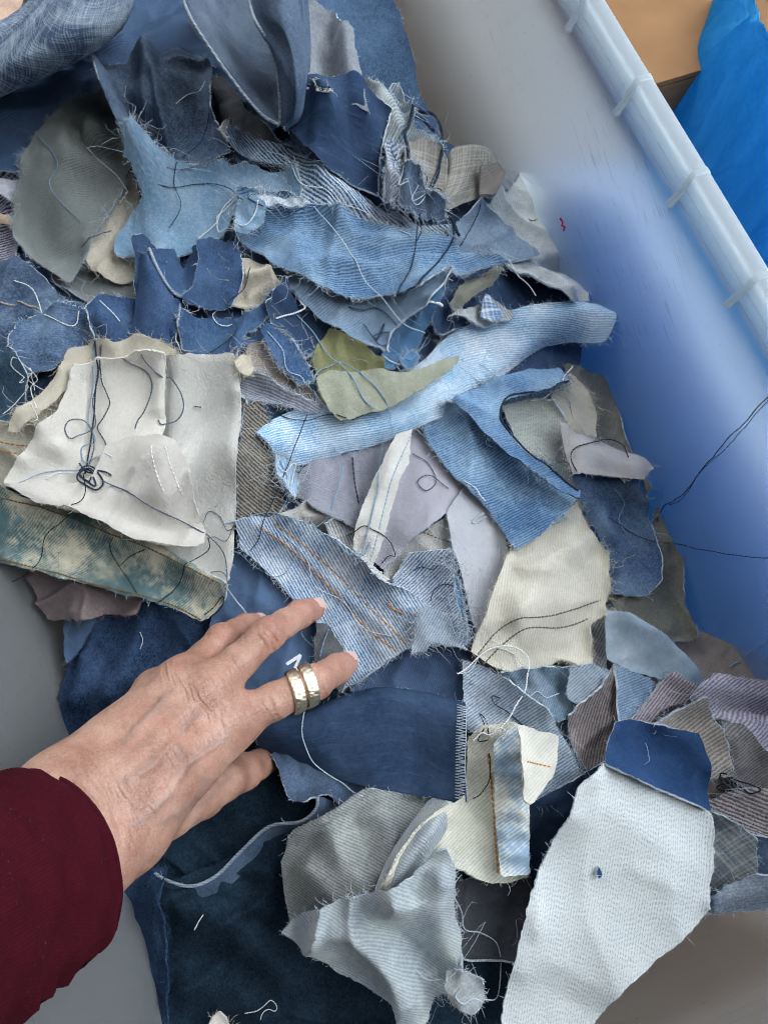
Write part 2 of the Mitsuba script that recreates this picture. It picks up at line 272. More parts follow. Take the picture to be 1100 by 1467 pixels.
SCRAPS = [
    {'t':'s', 'name': 'denim_scrap', 'label': 'dark indigo layer low in the left half of the heap, under the knobbly seam scrap', 'pal': 'navy', 'ang': 60, 'crumple': 5.4, 'seed': 1, 'pts': [(-326.7, 449.3),(-225.5, 484.2),(-115.7, 455.4),(-41.1, 405.5),(-35.2, 320.7),(-102.2, 245.8),(-214.1, 213.1),(-304.4, 207.2)]},
    {'t':'s', 'name': 'denim_scrap', 'label': 'navy layer under the mid blue leg in the upper right of the heap', 'pal': 'navy', 'ang': 20, 'crumple': 5.4, 'seed': 2, 'pts': [(-89.9, 468.4),(27.0, 468.0),(104.0, 417.1),(149.4, 340.5),(140.1, 306.3),(44.4, 291.4),(-53.0, 307.4)]},
    {'t':'s', 'name': 'denim_scrap', 'label': 'indigo layer under the pocket piece at the left of the heap', 'pal': 'indigo4', 'ang': 30, 'crumple': 4.1, 'seed': 3, 'pts': [(-301.1, 241.3),(-168.0, 278.9),(-92.1, 272.4),(-91.4, 123.9),(-117.8, 103.5),(-187.8, 119.5),(-306.6, 139.3)]},
    {'t':'s', 'name': 'denim_scrap', 'label': 'taupe layer in the lower right of the heap under the mauve folds', 'pal': 'taupe', 'ang': 30, 'crumple': 4.1, 'seed': 4, 'pts': [(41.9, 93.4),(165.1, 103.6),(212.9, 85.9),(270.3, 57.0),(259.0, -84.4),(193.7, -83.8),(141.3, -60.7),(66.5, -3.8)]},
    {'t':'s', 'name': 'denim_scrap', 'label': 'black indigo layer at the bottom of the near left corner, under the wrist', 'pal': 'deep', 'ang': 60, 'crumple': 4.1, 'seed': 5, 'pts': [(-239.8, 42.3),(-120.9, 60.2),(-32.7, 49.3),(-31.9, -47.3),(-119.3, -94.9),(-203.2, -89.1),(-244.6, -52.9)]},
    {'t':'s', 'name': 'denim_scrap', 'label': 'indigo denim scrap deep in the hollow at the top left', 'pal': 'indigo4', 'ang': 30, 'crumple': 6.8, 'seed': 6, 'pts': [(-322.2, 573.8),(-74.6, 633.4),(-42.2, 517.5),(-85.3, 411.0),(-171.4, 387.0),(-243.2, 401.7),(-315.6, 407.1)]},
    {'t':'s', 'name': 'denim_scrap', 'label': 'dark indigo scrap low down behind the tall grey green scraps, against the far wall', 'pal': 'indigo', 'ang': 60, 'seed': 7, 'pts': [(-80.9, 590.2),(-5.7, 623.0),(27.2, 502.7),(47.7, 444.1),(46.7, 390.2),(-39.5, 371.5),(-74.4, 438.9)]},
    {'t':'s', 'name': 'denim_scrap', 'label': 'dark navy scrap at the bottom of the gaps in the middle of the heap', 'pal': 'navy', 'ang': 20, 'seed': 8, 'pts': [(-131.8, 330.0),(4.9, 322.9),(87.8, 339.4),(152.0, 334.5),(143.2, 258.3),(44.6, 250.2),(-33.9, 226.0),(-104.0, 229.7)]},
    {'t':'s', 'name': 'denim_scrap', 'label': 'wide indigo scrap under the light blue strip and lilac scraps', 'pal': 'indigo4', 'ang': 70, 'seed': 9, 'pts': [(-103.2, 236.8),(24.3, 245.2),(136.5, 255.2),(136.8, 172.4),(85.3, 81.6),(4.6, 84.4),(-104.6, 104.4)]},
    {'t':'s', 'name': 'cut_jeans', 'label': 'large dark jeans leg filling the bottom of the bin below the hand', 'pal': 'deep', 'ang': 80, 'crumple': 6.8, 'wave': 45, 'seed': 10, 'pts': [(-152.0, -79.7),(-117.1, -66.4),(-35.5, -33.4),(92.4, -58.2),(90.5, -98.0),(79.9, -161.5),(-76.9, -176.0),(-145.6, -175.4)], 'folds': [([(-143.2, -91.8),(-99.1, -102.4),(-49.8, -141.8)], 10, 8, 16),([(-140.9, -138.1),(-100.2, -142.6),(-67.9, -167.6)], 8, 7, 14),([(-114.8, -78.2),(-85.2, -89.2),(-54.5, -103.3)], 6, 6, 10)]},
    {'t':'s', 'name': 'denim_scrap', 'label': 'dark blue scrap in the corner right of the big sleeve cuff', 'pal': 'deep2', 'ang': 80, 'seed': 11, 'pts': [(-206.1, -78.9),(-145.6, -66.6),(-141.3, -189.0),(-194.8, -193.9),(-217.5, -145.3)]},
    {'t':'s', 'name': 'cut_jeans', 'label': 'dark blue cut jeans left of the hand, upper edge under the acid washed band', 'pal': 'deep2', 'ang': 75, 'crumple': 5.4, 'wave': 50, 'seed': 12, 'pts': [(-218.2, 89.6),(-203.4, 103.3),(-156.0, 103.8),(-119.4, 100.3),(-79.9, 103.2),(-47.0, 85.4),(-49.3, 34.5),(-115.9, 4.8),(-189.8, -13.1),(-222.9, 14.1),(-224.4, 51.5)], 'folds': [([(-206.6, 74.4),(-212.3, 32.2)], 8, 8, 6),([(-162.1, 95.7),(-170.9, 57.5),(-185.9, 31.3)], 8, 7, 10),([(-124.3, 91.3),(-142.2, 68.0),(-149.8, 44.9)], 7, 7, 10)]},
    {'t':'s', 'name': 'denim_scrap', 'label': 'dark blue scrap poking out beside the left wall of the bin', 'pal': 'indigo4', 'ang': 30, 'seed': 13, 'pts': [(-228.6, 97.7),(-210.8, 100.7),(-199.8, 97.8),(-212.3, 74.2),(-220.6, 65.1)]},
    {'t':'s', 'name': 'twill_scrap', 'label': 'pinkish brown scrap hanging below the acid washed band at the left wall', 'pal': 'brownpink', 'ang': 70, 'crumple': 6.8, 'seed': 14, 'pts': [(-251.4, 126.5),(-209.6, 122.8),(-160.5, 110.4),(-164.6, 93.0),(-192.1, 96.3),(-200.9, 90.1),(-237.4, 95.9),(-246.0, 108.5)], 'folds': [([(-210.5, 118.7),(-216.2, 94.1)], 4, 5, 7)]},
    {'t':'s', 'name': 'denim_scrap', 'label': 'dark blue scrap beneath the fingers, left of the orange stitched seam piece', 'pal': 'indigo4', 'ang': 40, 'crumple': 4.1, 'seed': 15, 'pts': [(-102.1, 141.7),(-70.2, 116.1),(-37.5, 94.0),(-18.5, 57.6),(-53.2, 38.3),(-89.6, 38.7),(-116.9, 84.9)]},
    {'t':'s', 'name': 'denim_scrap', 'label': 'dark navy scrap in the gap above the big navy strip', 'pal': 'indigo5', 'ang': 70, 'edgepal': 'navyedge', 'seed': 16, 'pts': [(-23.2, 44.5),(4.6, 71.0),(32.5, 82.0),(54.1, 76.7),(56.6, 38.9),(54.3, 26.2),(-4.6, 35.5)], 'folds': [([(16.1, 66.1),(4.6, 46.6)], 3, 3, 5)]},
    {'t':'s', 'name': 'denim_scrap', 'label': 'grey brown scrap behind the navy turned hem', 'pal': 'taupe', 'ang': 60, 'seed': 17, 'pts': [(113.3, 47.8),(151.0, 57.0),(156.4, 21.6),(139.7, -7.9),(121.8, -16.2),(101.3, 4.6)]},
    {'t':'s', 'name': 'denim_scrap', 'label': 'grey brown scrap buried under the mauve folds by the near wall', 'pal': 'taupe', 'ang': 50, 'seed': 18, 'pts': [(192.7, 30.2),(256.6, 17.2),(250.8, -75.2),(197.1, -83.4),(193.8, -24.2)]},
    {'t':'s', 'name': 'denim_scrap', 'label': 'blue grey scrap under the yellowed cuff', 'pal': 'greyblue', 'ang': 50, 'seed': 19, 'pts': [(40.8, 21.9),(110.8, 34.1),(125.2, -7.8),(108.1, -40.7),(66.2, -45.8),(40.3, -20.9)]},
    {'t':'l', 'name': 'cut_jeans', 'label': 'grey blue cross hatched jeans leg rolled over the top left corner of the heap', 'pal': 'hatch', 'ang': 40, 'fray': 0.6, 'free': 1, 'seed': 20, 'rails': [[(-321.8, 513.8, 66.7),(-290.9, 539.6, 63.7),(-275.5, 565.6, 59.0),(-268.3, 606.6, 50.5),(-258.5, 650.6, 47.0)], [(-278.1, 431.3, 121.3),(-240.2, 442.0, 129.2),(-226.1, 456.8, 130.6),(-226.9, 500.3, 115.8),(-229.0, 546.8, 101.9)], [(-270.2, 401.6, 126.4),(-215.2, 408.9, 144.8),(-186.3, 427.0, 151.1),(-184.7, 480.2, 135.1)], [(-279.1, 396.8, 108.3),(-217.7, 407.0, 128.7),(-182.8, 424.6, 134.6),(-169.3, 463.6, 124.1),(-175.7, 538.5, 101.0)], [(-292.6, 412.4, 88.2),(-230.1, 426.8, 106.3),(-195.0, 451.1, 107.1),(-187.7, 511.9, 79.5),(-191.1, 579.3, 70.7)], [(-309.2, 446.2, 68.2),(-255.7, 483.9, 65.8),(-229.0, 522.1, 53.8),(-213.2, 564.0, 42.7),(-213.1, 625.0, 36.9)]]},
    {'t':'s', 'name': 'cotton_scrap', 'label': 'peach cotton scrap with a white fringe in the extreme top left corner', 'pal': 'peach', 'ang': 30, 'seed': 21, 'raise': 30, 'pts': [(-300.0, 542.5),(-259.2, 562.6),(-260.5, 522.8),(-265.1, 504.7),(-269.9, 488.4),(-286.8, 459.6)]},
    {'t':'s', 'name': 'twill_scrap', 'label': 'purple and white pinstriped scrap at the left edge beside the grey green twill', 'pal': 'pin', 'ang': 12, 'crumple': 2, 'seed': 22, 'pts': [(-300.6, 406.5),(-256.7, 404.1),(-265.7, 368.4),(-263.5, 342.5),(-281.7, 334.3),(-299.4, 337.3)]},
    {'t':'s', 'name': 'cotton_scrap', 'label': 'small pale lilac scrap lying on the pinstripes at the left edge', 'pal': 'lilacwhite', 'ang': 20, 'rag': 0.6, 'seed': 23, 'pts': [(-285.5, 394.9),(-259.3, 394.1),(-262.7, 378.5),(-271.2, 383.6),(-284.8, 391.0)]},
    {'t':'s', 'name': 'webbing_strip', 'label': 'narrow tan strip tucked across the pinstripes at the left edge', 'pal': 'tan', 'ang': -20, 'rag': 0.4, 'seed': 24, 'pts': [(-285.8, 375.2),(-269.4, 374.3),(-262.1, 367.6),(-261.6, 360.4),(-275.4, 365.8),(-283.7, 365.8)]},
    {'t':'s', 'name': 'denim_strip', 'label': 'dark ribbed waistband strip at the left edge above the pinstripes', 'pal': 'navy', 'ang': 5, 'crumple': 1.4, 'seed': 25, 'pts': [(-298.8, 415.0),(-250.7, 411.6),(-251.9, 401.9),(-254.2, 394.9),(-296.3, 398.3)], 'folds': [([(-295.2, 407.8),(-250.9, 402.8)], 1.5, 3, 3)]},
    {'t':'s', 'name': 'denim_scrap', 'label': 'knobbly dark blue seam scrap at the left edge, a rope of stitching across it', 'pal': 'quilt', 'ang': 20, 'crumple': 9.5, 'wave': 22, 'seed': 26, 'pts': [(-295.7, 333.2),(-257.3, 336.0),(-237.8, 321.2),(-223.4, 304.3),(-205.5, 298.1),(-198.6, 279.2),(-210.7, 257.5),(-229.5, 240.4),(-278.6, 227.8)], 'folds': [([(-257.4, 330.8),(-264.8, 308.4),(-275.1, 298.8)], 4, 4, 4),([(-231.1, 291.3),(-206.6, 299.2)], 4, 4, 4),([(-241.1, 247.0),(-238.2, 262.5),(-239.4, 279.4),(-228.1, 290.6)], 4, 4, 5)], 'stitch': [([(-274.5, 301.3),(-257.0, 301.1),(-231.1, 291.3)], 'tanthread', 2.5, 0.3, 0.9)]},
    {'t':'s', 'name': 'denim_scrap', 'label': 'rounded blue scrap with puckered seams left of the white pocket piece', 'pal': 'quilt2', 'ang': 10, 'crumple': 6.8, 'wave': 26, 'seed': 27, 'pts': [(-237.7, 247.2),(-238.3, 273.1),(-225.5, 283.4),(-201.7, 287.2),(-184.5, 292.8),(-175.9, 257.7),(-198.9, 257.7),(-213.7, 242.5),(-229.3, 235.8),(-237.9, 239.4)], 'folds': [([(-214.6, 251.8),(-213.7, 245.9)], 3, 3, 3)]},
    {'t':'s', 'name': 'denim_scrap', 'label': 'teal blue scrap at the left edge under the knobbly seam scrap', 'pal': 'teal', 'ang': 40, 'crumple': 4.1, 'seed': 28, 'pts': [(-270.5, 266.4),(-232.7, 246.7),(-227.2, 233.5),(-236.6, 218.8),(-271.1, 205.8)]},
    {'t':'s', 'name': 'twill_scrap', 'label': 'grey twill band curving below the grey green scrap, its white lining showing', 'pal': 'greygreen2', 'ang': 15, 'crumple': 2.7, 'seed': 29, 'pts': [(-244.0, 337.6),(-235.7, 324.3),(-220.1, 312.7),(-202.0, 306.8),(-178.7, 305.8),(-168.7, 310.1),(-169.9, 328.2),(-200.0, 335.6),(-215.0, 342.9),(-225.4, 331.5)]},
    {'t':'s', 'name': 'lining_scrap', 'label': 'cream lining with fuzzy edges along the right side of the grey green twill', 'pal': 'cream', 'ang': 60, 'crumple': 5.4, 'fray': 2.56, 'seed': 30, 'pts': [(-183.3, 391.1),(-176.8, 390.7),(-174.7, 384.3),(-174.5, 372.8),(-183.6, 361.0),(-186.6, 342.2),(-170.2, 342.0),(-168.0, 320.0),(-189.0, 320.7),(-196.9, 323.9),(-204.5, 328.5),(-208.7, 333.4),(-207.9, 344.6),(-200.0, 371.4)], 'folds': [([(-195.5, 323.5),(-198.3, 328.7),(-191.5, 335.7)], 4, 4, 4)]},
    {'t':'s', 'name': 'twill_scrap', 'label': 'large grey green twill scrap bulging up at the left of the heap', 'pal': 'greygreen', 'ang': 12, 'crumple': 4.1, 'wave': 60, 'stiff': 8, 'fray': 1.92, 'backfray': 1.6, 'seed': 31, 'pts': [(-199.9, 455.6),(-219.3, 453.7),(-234.3, 442.3),(-246.5, 422.4),(-254.3, 398.1),(-263.7, 378.9),(-263.7, 354.4),(-251.3, 339.3),(-233.1, 324.7),(-219.6, 316.9),(-212.7, 328.9),(-203.8, 336.6),(-199.1, 348.8),(-194.4, 361.0),(-182.8, 377.7),(-177.9, 388.9),(-173.4, 395.7),(-172.1, 412.0),(-182.9, 432.9)], 'folds': [([(-222.5, 436.9),(-216.1, 415.6),(-204.7, 407.7),(-182.1, 403.8)], -9, 5, 3),([(-241.0, 393.4),(-222.5, 363.8),(-220.2, 335.5)], 4, 16, 16)], 'lift': [(-220, 363, 20, 9),(-201, 417, 15, 10)]},
    {'t':'s', 'name': 'denim_strip', 'label': 'dark grey brown strip running under the folded leg at the top of the heap', 'pal': 'charcoal', 'ang': -45, 'crumple': 2, 'seed': 32, 'pts': [(-131.0, 487.8),(-120.1, 492.2),(-100.2, 448.1),(-72.8, 421.3),(-60.6, 414.7),(-77.7, 412.4),(-104.7, 422.5),(-115.1, 424.0),(-121.6, 441.1)]},
    {'t':'s', 'name': 'denim_scrap', 'label': 'dusky blue denim scrap in pleats above the faded blue rag', 'pal': 'dusk', 'ang': 35, 'crumple': 4.1, 'fray': 0.6, 'seed': 33, 'raise': 10, 'pts': [(-201.9, 464.2),(-196.8, 468.3),(-180.0, 462.4),(-168.7, 485.7),(-169.1, 497.7),(-163.4, 503.7),(-147.8, 498.4),(-136.2, 497.2),(-124.1, 473.7),(-119.5, 446.2),(-118.1, 426.8),(-110.8, 412.9),(-105.1, 400.6),(-121.4, 394.8),(-149.3, 385.3),(-163.3, 379.5),(-169.1, 387.1),(-174.5, 396.1),(-184.1, 416.2)], 'folds': [([(-197.4, 455.8),(-171.4, 399.3),(-160.1, 390.9),(-150.1, 385.5)], 13, 4, 12),([(-184.7, 440.8),(-168.3, 419.6),(-159.8, 415.1),(-150.8, 395.7)], -12, 4, 4),([(-168.5, 490.0),(-152.0, 419.8),(-153.3, 402.1)], 13, 3, 10),([(-160.4, 447.2),(-156.8, 422.6),(-156.5, 407.5)], -8, 4, 3),([(-147.6, 492.6),(-139.2, 409.4)], 8, 10, 14)]},
    {'t':'s', 'name': 'cotton_scrap', 'label': 'tiny white tab sticking up beside the faded blue rag', 'pal': 'white', 'ang': 30, 'rag': 0.5, 'fray': 0.5, 'seed': 34, 'pts': [(-112.6, 404.5),(-108.6, 412.8),(-104.5, 415.3),(-104.8, 401.8)], 'lift': [(-106, 413, 4, 6)]},
    {'t':'s', 'name': 'pinstripe_strip', 'label': 'frayed blue strip with fine white lines running under the folded mid blue leg', 'pal': 'stripe', 'ang': -38, 'crumple': 4.1, 'fray': 3.2, 'seed': 35, 'pts': [(-108.8, 402.5),(-101.0, 417.6),(-75.3, 416.6),(-65.2, 412.7),(-51.2, 399.3),(-33.1, 389.7),(-14.0, 385.1),(4.0, 374.2),(25.4, 371.4),(48.5, 373.7),(54.7, 359.0),(25.1, 352.6),(-5.0, 359.0),(-29.6, 365.7),(-54.1, 369.9),(-63.0, 379.7),(-67.3, 403.6),(-91.9, 401.9)], 'folds': [([(-53.8, 397.6),(-14.8, 376.5),(25.2, 365.1)], 4, 4, 6)]},
    {'t':'s', 'name': 'denim_scrap', 'label': 'faded sky grey rag lying flat in the upper left of the heap, top edge fraying', 'pal': 'faded', 'ang': 8, 'crumple': 3.2, 'wave': 45, 'fray': 2.08, 'roll': 0.3, 'seed': 36, 'pts': [(-173.7, 381.7),(-168.6, 387.4),(-160.7, 390.2),(-137.9, 391.2),(-120.0, 393.8),(-99.0, 399.7),(-90.1, 401.4),(-63.2, 396.0),(-57.4, 383.6),(-59.7, 368.0),(-79.6, 380.0),(-98.5, 377.1),(-108.0, 366.9),(-118.1, 346.6),(-141.2, 338.9),(-156.2, 334.6),(-185.3, 331.8),(-190.7, 344.6),(-186.8, 360.0),(-176.8, 369.2),(-166.2, 371.5),(-169.7, 380.6)], 'folds': [([(-89.4, 404.3),(-118.2, 393.8),(-149.0, 380.8)], -4, 6, 5),([(-166.7, 370.4),(-164.0, 354.3),(-153.8, 335.7)], 3, 10, 5)]},
    {'t':'s', 'name': 'denim_scrap', 'label': 'smooth grey green scrap standing against the far wall with a rolled right edge', 'pal': 'sage', 'ang': 80, 'crumple': 1.4, 'stiff': 8, 'fray': 0.4, 'roll': 0.3, 'seed': 37, 'raise': 26, 'pts': [(-71.7, 513.1),(-59.3, 518.6),(-50.3, 511.4),(-33.9, 509.9),(-30.8, 499.9),(-25.3, 501.5),(-18.3, 464.5),(-10.9, 424.2),(-8.6, 419.6),(-33.4, 421.1),(-51.9, 417.6),(-62.0, 440.3),(-70.3, 475.3)], 'folds': [([(-40.1, 510.2),(-38.5, 481.8),(-34.4, 424.0)], -9, 5, 6),([(-28.8, 496.5),(-21.6, 442.7),(-18.0, 419.1)], 10, 9, 9)]},
    {'t':'s', 'name': 'lining_scrap', 'label': 'small pale yellow scrap with a dark speckled patch, below the grey green rolled edge', 'pal': 'yellowcream', 'ang': 60, 'fray': 0.8, 'seed': 38, 'raise': 10, 'pts': [(-55.1, 448.9),(-50.3, 445.8),(-46.9, 428.4),(-40.4, 423.5),(-32.9, 421.1),(-33.0, 415.9),(-44.4, 414.0),(-55.7, 414.6)]},
    {'t':'s', 'name': 'cotton_scrap', 'label': 'black and grey leopard spotted scrap on the small pale yellow scrap', 'pal': 'leopard', 'ang': 60, 'rag': 1.5, 'seed': 39, 'raise': 2, 'pts': [(-45.8, 418.5),(-39.7, 417.8),(-35.5, 415.5),(-33.1, 411.7),(-37.8, 410.7),(-43.5, 411.4)]},
    {'t':'s', 'name': 'denim_scrap', 'label': 'faded blue grey cuff scrap crumpled beside the navy square', 'pal': 'hatch2', 'ang': 50, 'crumple': 11, 'wave': 20, 'fray': 2.24, 'seed': 40, 'pts': [(-13.9, 458.0),(-5.0, 460.7),(6.3, 480.4),(11.6, 484.5),(20.8, 464.5),(22.2, 434.9),(36.7, 434.3),(44.7, 422.6),(42.2, 410.5),(5.1, 402.1),(1.0, 424.4),(-2.5, 438.4)], 'folds': [([(-9.8, 454.6),(4.9, 440.0),(12.7, 429.4)], 7, 5, 7),([(11.6, 483.2),(15.1, 435.9)], -5, 4, 4)]},
    {'t':'s', 'name': 'denim_scrap', 'label': 'square of dark navy denim below the grey green rolled scrap', 'pal': 'navy2', 'ang': 4, 'crumple': 2.2, 'wave': 45, 'fray': 0.7, 'seed': 41, 'pts': [(-58.8, 420.9),(-34.0, 432.5),(-9.9, 439.5),(8.4, 436.2),(5.0, 421.2),(0.0, 405.5),(-3.0, 381.3),(-14.9, 386.5),(-29.1, 386.5),(-42.8, 390.6),(-65.6, 411.7),(-77.5, 426.0)], 'folds': [([(-50.7, 408.1),(-38.2, 404.1),(-33.8, 391.1)], 3, 12, 14)]},
    {'t':'s', 'name': 'denim_scrap', 'label': 'puckered lilac grey stretch scrap with a frayed edge, right of the navy square', 'pal': 'pucker', 'ang': 50, 'crumple': 9.5, 'wave': 14, 'fray': 3.52, 'seed': 42, 'pts': [(2.9, 408.6),(17.8, 412.8),(23.0, 400.3),(17.3, 364.8),(5.8, 361.7),(-2.4, 371.7),(-1.5, 391.7)]},
    {'t':'s', 'name': 'linen_scrap', 'label': 'grey brown checked linen scrap behind the dark looped ribbon', 'pal': 'linen', 'ang': 85, 'crumple': 4.1, 'fray': 0.5, 'seed': 43, 'pts': [(15.1, 425.3),(26.1, 425.7),(39.2, 422.4),(47.7, 417.5),(45.8, 397.0),(38.4, 382.1),(20.5, 368.8),(12.6, 389.2)]},
    {'t':'l', 'name': 'linen_scrap', 'label': 'rolled grey brown checked linen scrap, the farthest right at the far wall', 'pal': 'linen', 'ang': 80, 'fray': 0.4, 'seed': 44, 'rails': [[(47.4, 430.1, 30.7),(43.4, 407.0, 35.1),(35.5, 383.9, 37.4)], [(50.8, 433.5, 41.0),(48.2, 403.2, 44.4),(38.8, 371.5, 45.2)], [(65.8, 439.4, 38.9),(64.2, 411.0, 39.1),(55.6, 384.4, 39.8)], [(80.6, 449.3, 24.3),(79.3, 423.0, 25.6),(73.3, 401.8, 25.0)], [(89.6, 454.8, 8.3),(91.3, 439.9, 6.8),(84.5, 416.8, 8.8)]]},
    {'t':'s', 'name': 'denim_scrap', 'label': 'grey brown scrap tucked in the mouth of the linen roll', 'pal': 'taupe', 'ang': 50, 'crumple': 5.4, 'seed': 45, 'pts': [(71.1, 410.7),(84.6, 426.8),(91.1, 421.2),(86.8, 405.3),(78.0, 396.1),(69.2, 392.1)]},
    {'t':'s', 'name': 'denim_scrap', 'label': 'dark blue tangle of narrow seam cuttings in the middle of the top edge', 'pal': 'dusk', 'ang': 60, 'crumple': 12, 'wave': 12, 'fray': 3.2, 'seed': 46, 'pts': [(11.3, 380.6),(23.6, 382.2),(29.9, 372.3),(43.7, 367.1),(42.0, 358.4),(24.4, 358.3),(9.6, 362.8)]},
    {'t':'l', 'name': 'denim_scrap', 'label': 'open folded denim leg with a grey inside, its lip drooping at the top', 'pal': 'tubeinside', 'ang': 35, 'fray': 0.2, 'edge': 'light', 'free': 1, 'crumple': 3.4, 'seed': 47, 'rails': [[(-133.8, 489.5, 132.7),(-117.9, 428.2, 155.6),(-105.9, 412.2, 143.8),(-91.4, 403.4, 122.6),(-77.4, 391.5, 113.0),(-67.0, 387.3, 109.4)], [(-132.5, 501.9, 123.3),(-115.2, 437.1, 148.4),(-103.5, 420.3, 137.8),(-88.4, 408.3, 121.2),(-76.2, 397.6, 110.9),(-66.7, 393.6, 107.0)], [(-130.6, 561.7, 78.5),(-115.9, 526.8, 72.9),(-101.9, 501.5, 67.9),(-81.7, 447.4, 89.6),(-73.3, 427.7, 88.5),(-68.1, 409.6, 93.3)], [(-115.2, 604.3, 46.5),(-97.7, 552.8, 51.9),(-83.9, 517.6, 54.0),(-73.3, 470.3, 72.1),(-68.6, 443.0, 77.4),(-65.9, 423.1, 84.8)]]},
    {'t':'l', 'name': 'PART', 'label': 'outer side of the folded leg, blue', 'pal': 'dusk', 'ang': 80, 'fray': 0.2, 'edge': 'light', 'part': 'outer_panel', 'free': 1, 'crumple': 4.1, 'seed': 48, 'rails': [[(-92.4, 497.1, 126.9),(-80.5, 436.1, 146.5),(-70.6, 417.2, 143.4),(-66.3, 408.1, 134.3),(-65.4, 399.3, 125.5),(-65.3, 391.5, 116.8),(-67.0, 387.3, 109.4)], [(-72.2, 451.7, 161.0),(-66.0, 420.1, 159.4),(-60.9, 409.3, 150.2),(-58.0, 391.8, 141.6),(-58.7, 386.3, 126.2),(-63.3, 386.0, 110.1)], [(-58.0, 452.3, 160.6),(-52.7, 413.8, 151.0),(-50.3, 389.1, 141.6),(-55.1, 385.8, 119.2),(-64.6, 392.5, 101.2)], [(-56.3, 551.0, 86.5),(-49.2, 463.4, 103.9),(-49.9, 426.9, 104.0),(-55.4, 413.1, 91.0),(-67.4, 414.4, 77.7)]]},
    {'t':'s', 'name': 'denim_scrap', 'label': 'dark blue scrap in the hollow under the pale speckled scrap', 'pal': 'navy2', 'ang': 40, 'crumple': 6.8, 'wave': 24, 'seed': 49, 'pts': [(43.4, 315.6),(70.8, 337.9),(100.9, 353.7),(126.2, 327.9),(134.8, 311.6),(120.2, 305.2),(94.7, 301.1),(69.0, 290.9),(38.7, 281.6),(28.7, 293.8)]},
    {'t':'s', 'name': 'twill_scrap', 'label': 'olive beige fold lying in the hollow right of the mid blue leg', 'pal': 'olivegrey', 'ang': 35, 'crumple': 2.7, 'seed': 50, 'pts': [(42.7, 293.8),(50.4, 309.9),(68.8, 326.6),(87.2, 339.6),(81.3, 322.6),(61.9, 302.2),(49.8, 288.4)], 'folds': [([(47.4, 293.7),(84.4, 333.5)], 6, 5, 5)]},
    {'t':'s', 'name': 'denim_scrap', 'label': 'pale speckled grey denim scrap curling against the right wall, top edge fringed', 'pal': 'palegrey', 'ang': 75, 'crumple': 3.4, 'wave': 40, 'fray': 3.2, 'seed': 51, 'raise': 6, 'pts': [(77.8, 394.0),(95.2, 416.6),(106.5, 437.2),(112.5, 435.8),(122.8, 420.4),(135.2, 398.5),(145.4, 375.7),(152.0, 343.5),(146.6, 309.9),(129.7, 303.4),(117.3, 312.9),(95.3, 330.9),(83.8, 333.1),(77.6, 369.7)], 'folds': [([(112.3, 346.1),(138.5, 356.2),(150.0, 343.5)], -6, 4, 6),([(96.6, 329.4),(118.7, 312.9),(136.6, 311.2)], 6, 4, 7)], 'lift': [(126, 364, 18, 8)], 'stitch': [([(97.9, 424.2),(110.7, 423.8),(121.2, 410.4)], 'whitethread', 3, 0.4, 0.5)]},
    {'t':'s', 'name': 'denim_scrap', 'label': 'grey blue triangle of denim folded over behind the mid blue leg', 'pal': 'bluegrey', 'ang': 25, 'crumple': 2, 'seed': 52, 'pts': [(44.9, 360.9),(56.5, 380.2),(71.6, 393.5),(84.1, 386.4),(96.2, 367.5),(112.0, 345.7),(91.8, 338.4),(71.4, 348.5),(50.7, 351.4)]},
    {'t':'s', 'name': 'denim_strip', 'label': 'bright blue strip with a white folded line hanging below the mid blue leg', 'pal': 'bright', 'ang': 40, 'crumple': 4.1, 'fray': 0.9, 'seed': 53, 'pts': [(11.6, 321.3),(24.1, 322.6),(43.8, 320.6),(42.2, 302.4),(34.3, 289.4),(21.4, 273.2),(7.7, 256.6),(-4.8, 258.7),(4.9, 281.3),(16.9, 293.0),(10.5, 300.4)], 'folds': [([(11.5, 298.7),(42.5, 292.5)], 2.5, 3, 4)], 'stitch': [([(13.4, 300.4),(23.8, 296.3),(40.7, 293.7)], 'whitethread', 6, 0.1, 1.0)]},
    {'t':'s', 'name': 'twill_scrap', 'label': 'small grey striped triangle peeping above the light blue strip', 'pal': 'greytwill', 'ang': 120, 'crumple': 2.7, 'seed': 54, 'pts': [(43.5, 285.7),(56.7, 292.9),(74.5, 308.0),(92.8, 301.9),(88.3, 293.5),(68.4, 286.8)]},
    {'t':'s', 'name': 'denim_scrap', 'label': 'tiny pale blue plaid tab standing up behind the light blue strip', 'pal': 'plaid', 'ang': 100, 'fray': 2.24, 'seed': 55, 'pts': [(66.0, 290.7),(68.0, 300.0),(70.7, 307.3),(75.0, 302.3),(82.6, 291.7),(73.4, 285.0)], 'lift': [(70, 304, 6, 6)]},
    {'t':'s', 'name': 'denim_scrap', 'label': 'grey blue lower flap of the mid blue leg with a scribble of navy thread', 'pal': 'midgrey', 'ang': 38, 'crumple': 2.7, 'wave': 40, 'seed': 56, 'pts': [(-81.6, 334.3),(-42.9, 310.7),(-4.8, 309.8),(25.9, 308.5),(46.8, 313.0),(42.0, 302.2),(28.9, 287.5),(16.6, 284.8),(5.7, 278.0),(3.3, 262.8),(-4.8, 268.6),(-33.7, 284.8),(-57.5, 300.2),(-70.4, 318.0)]},
